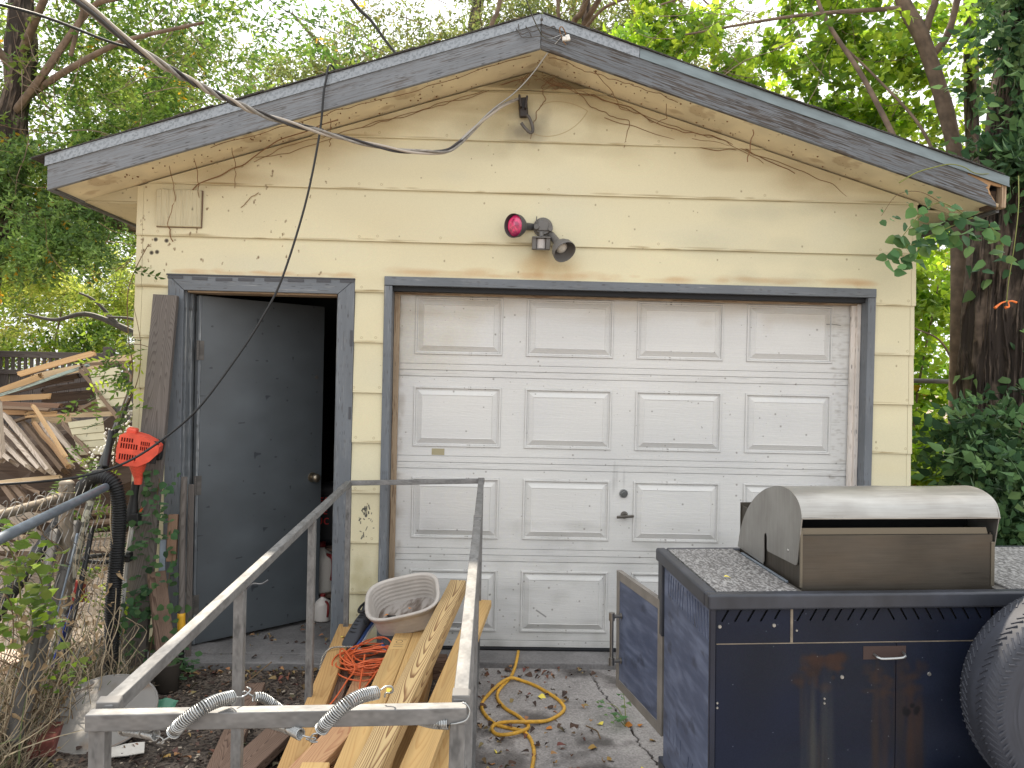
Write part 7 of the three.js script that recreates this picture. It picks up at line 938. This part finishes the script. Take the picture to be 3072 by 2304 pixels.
{ // compound leaf: leaflets in pairs along a rachis
  const compound = (n, L, seed) => { const r = RNG(seed), A = []; for (let i = 0; i < n; i++) for (const s of [-1, 1]) { const g = leafGeo(L, L * 0.42, { n: 3, tip: 0.7 }); g.applyMatrix4(new THREE.Matrix4().compose(V(0, L * 0.9 * (i + 0.6), -0.02 * i * L), new THREE.Quaternion().setFromEuler(new THREE.Euler(rr(-0.3, 0.3, r), s * 0.25, -s * rr(0.9, 1.2, r))), V(1, 1, 1))); A.push(g); } A.push(leafGeo(L, L * 0.42, { n: 3, tip: 0.7 }).translate(0, L * 0.9 * (n + 0.1), -0.02 * n * L), sweep([[0, 0, 0], [0, L * n * 0.5, -0.004], [0, L * n * 0.95, -0.02 * n * L]], 0.0012, 5, 3, false)); return M(A); };
  const cg = [compound(4, 0.032, 1), compound(5, 0.032, 2), compound(4, 0.038, 3)];
  const up = [[-2.05, 0.4, 0.12], [-2.06, 0.9, 0.12], [-2.04, 1.3, 0.1], [-1.99, 1.55, 0.06], [-2.02, 1.75, 0.05], [-2.03, 2.0, 0.05], [-1.99, 2.15, 0.04], [-1.93, 2.27, 0.04]], c = crv(up), sd = crv([[-2.02, 1.72, 0.05], [-1.98, 1.72, 0.06], [-1.93, 1.72, 0.06], [-1.88, 1.7, 0.07]]);
  vine('corner_vine', 'climbing vine with feathery compound leaves on the left garage corner', 'vine', [-2.05, 0, 0.12], [[up, 0.005, MT.twig], [[[-2.05, 1.3, 0.12], [-1.96, 1.5, 0.08], [-1.95, 1.72, 0.06], [-2.0, 1.95, 0.05]], 0.003, MT.twig], [[[-2.02, 1.72, 0.05], [-1.95, 1.72, 0.06], [-1.88, 1.7, 0.07]], 0.003, MT.twig]],
    (r, add) => { for (let i = 0; i < 92; i++) { const k = i < 74 ? Math.pow(r(), 1.5) : r(), p = (i < 74 ? c : i < 86 ? c : sd).getPointAt(i < 74 ? k * 0.75 : i < 86 ? 0.7 + 0.3 * r() : r()); const spread = p.y < 1.6 ? 0.16 : 0.05; add([p.x + rr(-spread * 1.3, spread * 0.7, r), p.y + rr(-0.06, 0.06, r), p.z + rr(0, 0.18, r)], [rr(1.5, 3.0, r), rr(-1.0, 1.0, r), rr(-1.6, 1.6, r)], rr(0.7, 1.25, r)); } },
    cg, matsOf([...HUE.lime, ...HUE.mid], 7, 83), 84);
  const lobed = [leafGeo(0.045, 0.045, { n: 5, tip: 0.5, tooth: 0.3 }), leafGeo(0.035, 0.034, { n: 5, tip: 0.5, tooth: 0.3 })];
  vine('fence_vine', 'bright green vine leaves along the top of the chain-link fence at the left edge', 'vine', [-1.85, 0.5, 1.4], [[[[-2.0, 0.2, 1.0], [-1.9, 0.7, 1.2], [-1.8, 0.95, 1.5], [-1.75, 0.93, 1.9]], 0.004], [[[-1.98, 0.1, 0.9], [-1.86, 0.4, 1.0], [-1.78, 0.5, 1.15], [-1.68, 0.42, 1.2], [-1.6, 0.36, 1.25]], 0.003], [[[-1.9, 0.55, 1.0], [-1.83, 0.75, 1.2], [-1.75, 0.85, 1.5]], 0.003]],
    (r, add) => { for (let i = 0; i < 250; i++) { const z = rr(0.95, 1.85, r), y = rr(0.55, 0.99, r) - 0.25 * (1 - sm(0.9, 1.4, z)) * r(); add([-2.0 + (z - 0.6) * 0.16 + rr(-0.06, 0.08, r) + (1 - y) * 0.1, y, z], [rr(1.0, 2.6, r), rr(-0.9, 0.9, r) + 0.4, rr(-1.5, 1.5, r)], rr(0.7, 1.3, r)); } for (let i = 0; i < 46; i++) { const k = r(); add([lerp(-1.98, -1.6, k) + rr(-0.05, 0.05, r), lerp(0.15, 0.38, k) + rr(-0.05, 0.08, r), lerp(0.9, 1.25, k) + rr(-0.05, 0.05, r)], [rr(1.0, 2.8, r), rr(-1, 1, r), rr(-1.5, 1.5, r)], rr(0.35, 0.8, r)); } },
    lobed, matsOf([...HUE.lime, ...HUE.mid], 7, 85), 86);
  const round = [leafGeo(0.046, 0.04, { n: 5, tip: 0.55, tooth: 0.05 }), leafGeo(0.036, 0.032, { n: 5, tip: 0.55, tooth: 0.05 })];
  vine('corner_ivy', 'dark green ivy growing up around the trimmer shaft and the foot of the casing', 'ivy', [-1.8, 0, 0.2], [[[[-1.8, -0.03, 0.25], [-1.78, 0.3, 0.2], [-1.82, 0.7, 0.16], [-1.78, 1.0, 0.18]], 0.004, MT.twig], [[[-1.7, -0.03, 0.3], [-1.72, 0.25, 0.25], [-1.7, 0.6, 0.18]], 0.003, MT.twig]],
    (r, add) => { for (let i = 0; i < 235; i++) { const y = Math.pow(r(), 1.15) * 1.05, w = y < 0.35 ? 0.2 : 0.13; const x = y > 0.85 ? rr(-1.88, -1.68, r) : -1.79 + rr(-w * 0.9, w, r); add([x, y, 0.16 + rr(0, 0.2, r) * (1.2 - y * 0.5)], [rr(1.7, 3.1, r), rr(-0.9, 0.9, r), rr(-1.3, 1.3, r)], rr(0.75, 1.2, r)); } for (let i = 0; i < 26; i++) add([rr(-1.64, -1.48, r), rr(0.0, 0.12, r), rr(0.28, 0.42, r)], [rr(1.2, 2.3, r), rr(-0.9, 0.9, r), rr(-1.3, 1.3, r)], rr(0.8, 1.2, r)); },
    round, matsOf(HUE.ivy.map((h) => mul3(h, 1.05)), 6, 87), 88);
  vine('crack_weed', 'small green weed growing out of the driveway crack beside the open cabinet door', 'weed', [0.66, -0.04, 0.77], [[[[0.66, -0.04, 0.78], [0.63, 0.02, 0.72], [0.58, 0.03, 0.68]], 0.0025], [[[0.66, -0.04, 0.78], [0.665, 0.04, 0.7], [0.67, 0.06, 0.62]], 0.0025], [[[0.66, -0.04, 0.79], [0.62, 0.0, 0.8], [0.58, 0.0, 0.83]], 0.0025]],
    (r, add) => { for (let i = 0; i < 34; i++) { const q = [[0.54, 0.03, 0.68], [0.67, 0.06, 0.6], [0.58, 0.01, 0.83]][i % 3], k = Math.pow(r(), 0.7); add([lerp(0.655, q[0], k) + rr(-0.025, 0.025, r), lerp(-0.02, q[1], k) + rr(0, 0.03, r), lerp(0.77, q[2], k) + rr(-0.025, 0.025, r)], [rr(0.8, 2.0, r), rr(-1.5, 1.5, r), rr(-1.5, 1.5, r)], rr(0.5, 0.95, r)); } },
    round, matsOf(HUE.ivy.map((h) => mul3(h, 1.25)), 4, 89), 90);
  // white flower sprays between the heap and the fence
  const ws = thing('white_flower_spray', 'spray of tiny white flowers behind the red engine cover', 'flowers', [-2.15, 1.0, -0.1]); const rf = RNG(91), fl = []; for (let i = 0; i < 260; i++) { const k = rf(); fl.push(put(new THREE.IcosahedronGeometry(rr(0.004, 0.009, rf), 0), lerp(-0.12, 0.14, k) + rr(-0.05, 0.05, rf), lerp(-0.02, 0.38, k) + rr(-0.05, 0.05, rf), rr(-0.1, 0.1, rf))); } mesh('blossom', fl, MT.white, ws).userData.kind = 'stuff'; mesh('stem', sweep([[-0.1, -0.3, 0], [-0.05, 0.05, 0], [0.12, 0.36, 0]], 0.004, 14, 5), MT.stem, ws);
}
{ // dry vine stems woven through the mesh
  const dv = thing('dry_vines', 'tangle of dry tan vine stems woven through the chain-link mesh', null, [-2.0, 0, 1.0]); dv.userData.kind = 'stuff'; delete dv.userData.category;
  const r = RNG(97), A = [], B = []; for (let i = 0; i < 300; i++) { const z = 0.55 + 1.5 * Math.pow(r(), 0.8), y0 = r() < 0.75 ? -0.04 : rr(0, 0.55, r), h = rr(0.12, 0.5, r) * (r() < 0.15 ? 1.6 : 1), P = []; let zz = z, xx = rr(-0.08, 0.08, r); for (let k = 0; k < 6; k++) { const t = k / 5, y = y0 + h * t; P.push([xx + 0.12 * Math.pow(1 - clamp(y), 1.3) + rr(-0.02, 0.02, r), Math.min(y, 1.0) + rr(-0.01, 0.01, r), zz - 1.0]); zz += rr(-0.16, 0.1, r); xx += rr(-0.04, 0.04, r); } (i % 3 ? A : B).push(sweep(P, rr(0.0012, 0.0028, r), 12, 4, false)); }
  mesh('stem', A, std({ color: rgb(166, 150, 126), roughness: 0.9 }), dv).userData.kind = 'stuff'; mesh('stem', B, std({ color: rgb(104, 86, 66), roughness: 0.9 }), dv).userData.kind = 'stuff';
  const C = []; for (let i = 0; i < 150; i++) { const g = leafGeo(rr(0.03, 0.06, r), rr(0.015, 0.03, r), { n: 4, cup: 0.5, bend: 0.5 }); put(g, rr(-0.04, 0.16, r), rr(0.05, 0.6, r), rr(-0.6, 0.8, r), rr(1.8, 3.4, r), rr(-1.5, 1.5, r), rr(-1, 1, r)); C.push(g); } mesh('dry_leaf', C, std({ color: rgb(160, 136, 104), roughness: 0.9, side: THREE.DoubleSide }), dv).userData.kind = 'stuff';
}
// ---- dry weeds, litter and single fallen leaves
{
  const r = RNG(95);
  const blade = (() => { const g = new THREE.PlaneGeometry(0.006, 0.22, 1, 4); const p = g.attributes.position; for (let i = 0; i < p.count; i++) { const t = (p.getY(i) + 0.11) / 0.22; p.setXYZ(i, p.getX(i) * (1 - t * 0.7), p.getY(i) + 0.11, 0.06 * t * t); } g.computeVertexNormals(); return g; })();
  const inst = (name, geo, mat, list, label) => { const m = new THREE.InstancedMesh(geo, mat, list.length); list.forEach(([a, c], i) => { m.setMatrixAt(i, a); m.setColorAt(i, c); }); m.name = numbered(name); m.castShadow = m.receiveShadow = true; scene.add(m); tag(m, label, null, null, 'stuff'); };
  const mx = (p, e, s) => new THREE.Matrix4().compose(V(...p), new THREE.Quaternion().setFromEuler(new THREE.Euler(...e, 'YXZ')), V(s, s, s));
  const W = []; for (let i = 0; i < 4600; i++) { const z = rr(0.35, 2.0, r), x = -2.02 + rr(-0.3, z > 0.6 && z < 1.35 ? 0.06 : 0.18, r) + 0.1 * (1 - z * 0.3); const c = r(); W.push([mx([x, -0.05 + (r() < 0.25 ? rr(0, 0.2, r) : 0), z], [rr(-1.0, 1.0, r), rr(0, 6.3, r), rr(-1.0, 1.0, r)], rr(0.4, 1.3, r)), c < 0.6 ? (() => { const k = rr(0.7, 1.05, r); return rgb(158 * k, 146 * k, 122 * k); })() : c < 0.8 ? rgb(112, 98, 84) : rgb(104, 118, 74)]); }
  inst('dry_weeds', blade, MT.deadLeaf, W, 'tangle of dry weeds along the foot of the chain-link fence');
  const lf = (s, w, curl) => { const g = leafGeo(s, w, { n: 5, tip: 0.6, cup: curl, bend: 0.3 }); g.rotateX(-Math.PI / 2); return g; };
  const lg = [lf(0.034, 0.022, 0.3), lf(0.026, 0.018, 0.45)]; const brown = () => { const k = r(); return k < 0.5 ? rgb(rr(84, 120, r), rr(66, 88, r), rr(52, 66, r)) : k < 0.8 ? rgb(60, 46, 40) : rgb(rr(130, 160, r), rr(108, 126, r), 80); };
  for (const k of [0, 1]) { const A = []; for (let i = 0; i < 520; i++) { let x, z, y = -0.026; const q = r(); if (q < 0.62) { x = rr(-2.2, -0.75, r); z = rr(0.18, 2.4, r); } else if (q < 0.72) { x = rr(-1.7, -0.8, r); z = rr(0.15, 0.3, r); } else if (q < 0.77) { x = rr(-1.65, -0.9, r); z = rr(-0.5, 0.12, r); y = 0.006; } else if (q < 0.85) { x = rr(-0.2, 1.2, r); z = rr(0.09, 0.25, r); } else { x = rr(-0.2, 0.5, r); z = rr(0.3, 1.6, r); } A.push([mx([x, y + rr(0, 0.012, r), z], [rr(-0.5, 0.5, r), rr(0, 6.3, r), rr(-0.5, 0.5, r)], rr(0.5, 1.25, r)), brown()]); } inst('leaf_litter', lg[k], MT.deadLeaf, A, 'small brown leaf litter strewn over the dirt and concrete'); }
  const chip = bx(-0.008, 0.008, -0.002, 0.002, -0.003, 0.003); const C = []; for (let i = 0; i < 2600; i++) { const x = rr(-2.2, -0.75, r), z = rr(0.2, 2.6, r); const c = r(); C.push([mx([x, -0.028 + rr(0, 0.008, r), z], [rr(-0.5, 0.5, r), rr(0, 6.3, r), rr(-0.5, 0.5, r)], rr(0.4, 1.3, r)), c < 0.6 ? rgb(62, 50, 44) : c < 0.88 ? rgb(112, 98, 84) : rgb(176, 164, 148)]); } inst('wood_chips', chip, MT.deadLeaf, C, 'dark wood chips and grit covering the dirt');
  const single = [[0.265, 0.459, 'y'], [0.548, 0.775, 'y'], [0.492, 1.002, 't'], [0.52, 1.108, 't'], [0.668, 1.179, 'y'], [0.031, 1.158, 'o'], [0.08, 1.217, 'd'], [0.739, 0.927, 't'], [0.392, 0.533, 't'], [0.33, 0.6, 'd'], [0.69, 0.77, 'o'], [0.72, 0.79, 'o'], [0.42, 0.77, 'd'], [0.31, 0.82, 'o'], [0.05, 1.06, 'y'], [0.12, 1.12, 'd'], [0.07, 0.95, 'd'], [0.15, 1.3, 'o'], [0.3, 0.13, 'd'], [0.22, 0.16, 'd'], [0.1, 0.12, 'd'], [0.6, 0.13, 'd'], [-0.02, 0.6, 'd'], [0.12, 0.2, 'd']];
  const col = { y: [206, 190, 84], t: [196, 158, 86], o: [186, 120, 52], d: [92, 70, 58] }, lab = { y: 'pale yellow fallen leaf on the concrete driveway', t: 'tan fallen leaf on the concrete driveway', o: 'orange-brown fallen leaf on the concrete driveway', d: 'dark brown curled leaf on the concrete driveway' };
  const big = [lf(0.06, 0.04, 0.35), lf(0.05, 0.036, 0.2)]; const lmat = Object.fromEntries(Object.entries(col).map(([k, c]) => [k, std({ map: tex(64, 64, (u, v) => mul3(c, 0.75 + 0.45 * fbm(u, v, 5, 5, 3, c[0])), {}), roughness: 0.85, side: THREE.DoubleSide })]));
  const leaves1 = []; single.forEach(([x, z, k], i) => { const m = mesh('fallen_leaf', big[i % 2], lmat[k]); m.position.set(x, -0.03, z + 0.01); m.rotation.set(rr(-0.25, 0.25, r), rr(0, 6.3, r), rr(-0.3, 0.3, r), 'YXZ'); m.scale.setScalar(rr(0.7, 1.1, r)); m.userData.k = k; leaves1.push(m); });
  for (const k of 'ytod') leaves1.filter((q) => q.userData.k === k).sort((p, q) => p.position.z - q.position.z).forEach((q, i) => { delete q.userData.k; tag(q, lab[k] + (i ? ', ' + ['', 'second', 'third', 'fourth', 'fifth', 'sixth', 'seventh', 'eighth', 'ninth', 'tenth', 'eleventh', 'twelfth'][i] + ' closest to the door' : ', closest to the door'), 'leaf', lab[k].replace('leaf', 'leaves')); });
  const on = (p, k, s, label) => { const m = mesh('fallen_leaf', big[1], lmat[k]); m.position.set(...p); m.rotation.set(rr(-0.2, 0.2, r), rr(0, 6.3, r), 0, 'YXZ'); m.scale.setScalar(s); tag(m, label, 'leaf'); };
  on([-0.755, 0.218, 0.36], 'y', 0.55, 'small yellow leaf near the far end of the leftmost yellow board'); on([-0.365, 0.385, 1.42], 'y', 0.6, 'yellow-green leaf on the dark-grained timber'); on([-0.19, 0.31, 1.05], 't', 0.7, 'curled pale leaf in the gap right of the dark-grained timber'); on([-0.82, -0.01, 1.5], 'y', 1.0, 'bright yellow leaf on the dirt left of the yellow lumber'); on([-1.3, -0.02, 1.15], 't', 0.9, 'tan leaf on the dirt below the front rail'); on([-1.1, -0.02, 1.4], 't', 0.8, 'pale curled leaf on the dirt by the weathered boards'); on([0.79, 0.93, 1.8], 'y', 0.45, 'tiny yellow leaf on the left end of the granite counter'); on([-0.5, 0.372, 0.47], 'o', 0.5, 'brown leaf curled inside the beige tub, at its left'); on([-0.4, 0.392, 0.43], 'o', 0.55, 'orange-brown leaf in the middle of the beige tub');
  const tw = (pts, label) => { const c = pts[0], m = mesh('twig', sweep(pts.map((p) => [p[0] - c[0], p[1] - c[1], p[2] - c[2]]), 0.003, 20, 5), MT.twig); m.position.set(...c); tag(m, label, 'twig'); };
  tw([[0.47, -0.033, 0.79], [0.5, -0.03, 0.83], [0.515, -0.028, 0.86], [0.52, -0.033, 0.92]], 'small forked twig on the driveway left of the crack'); tw([[-1.3, -0.02, 0.55], [-1.2, 0.03, 0.48], [-1.1, 0.1, 0.4]], 'thin dry twig rising from the dirt before the entry slab');
}
renderer.render(scene, camera);
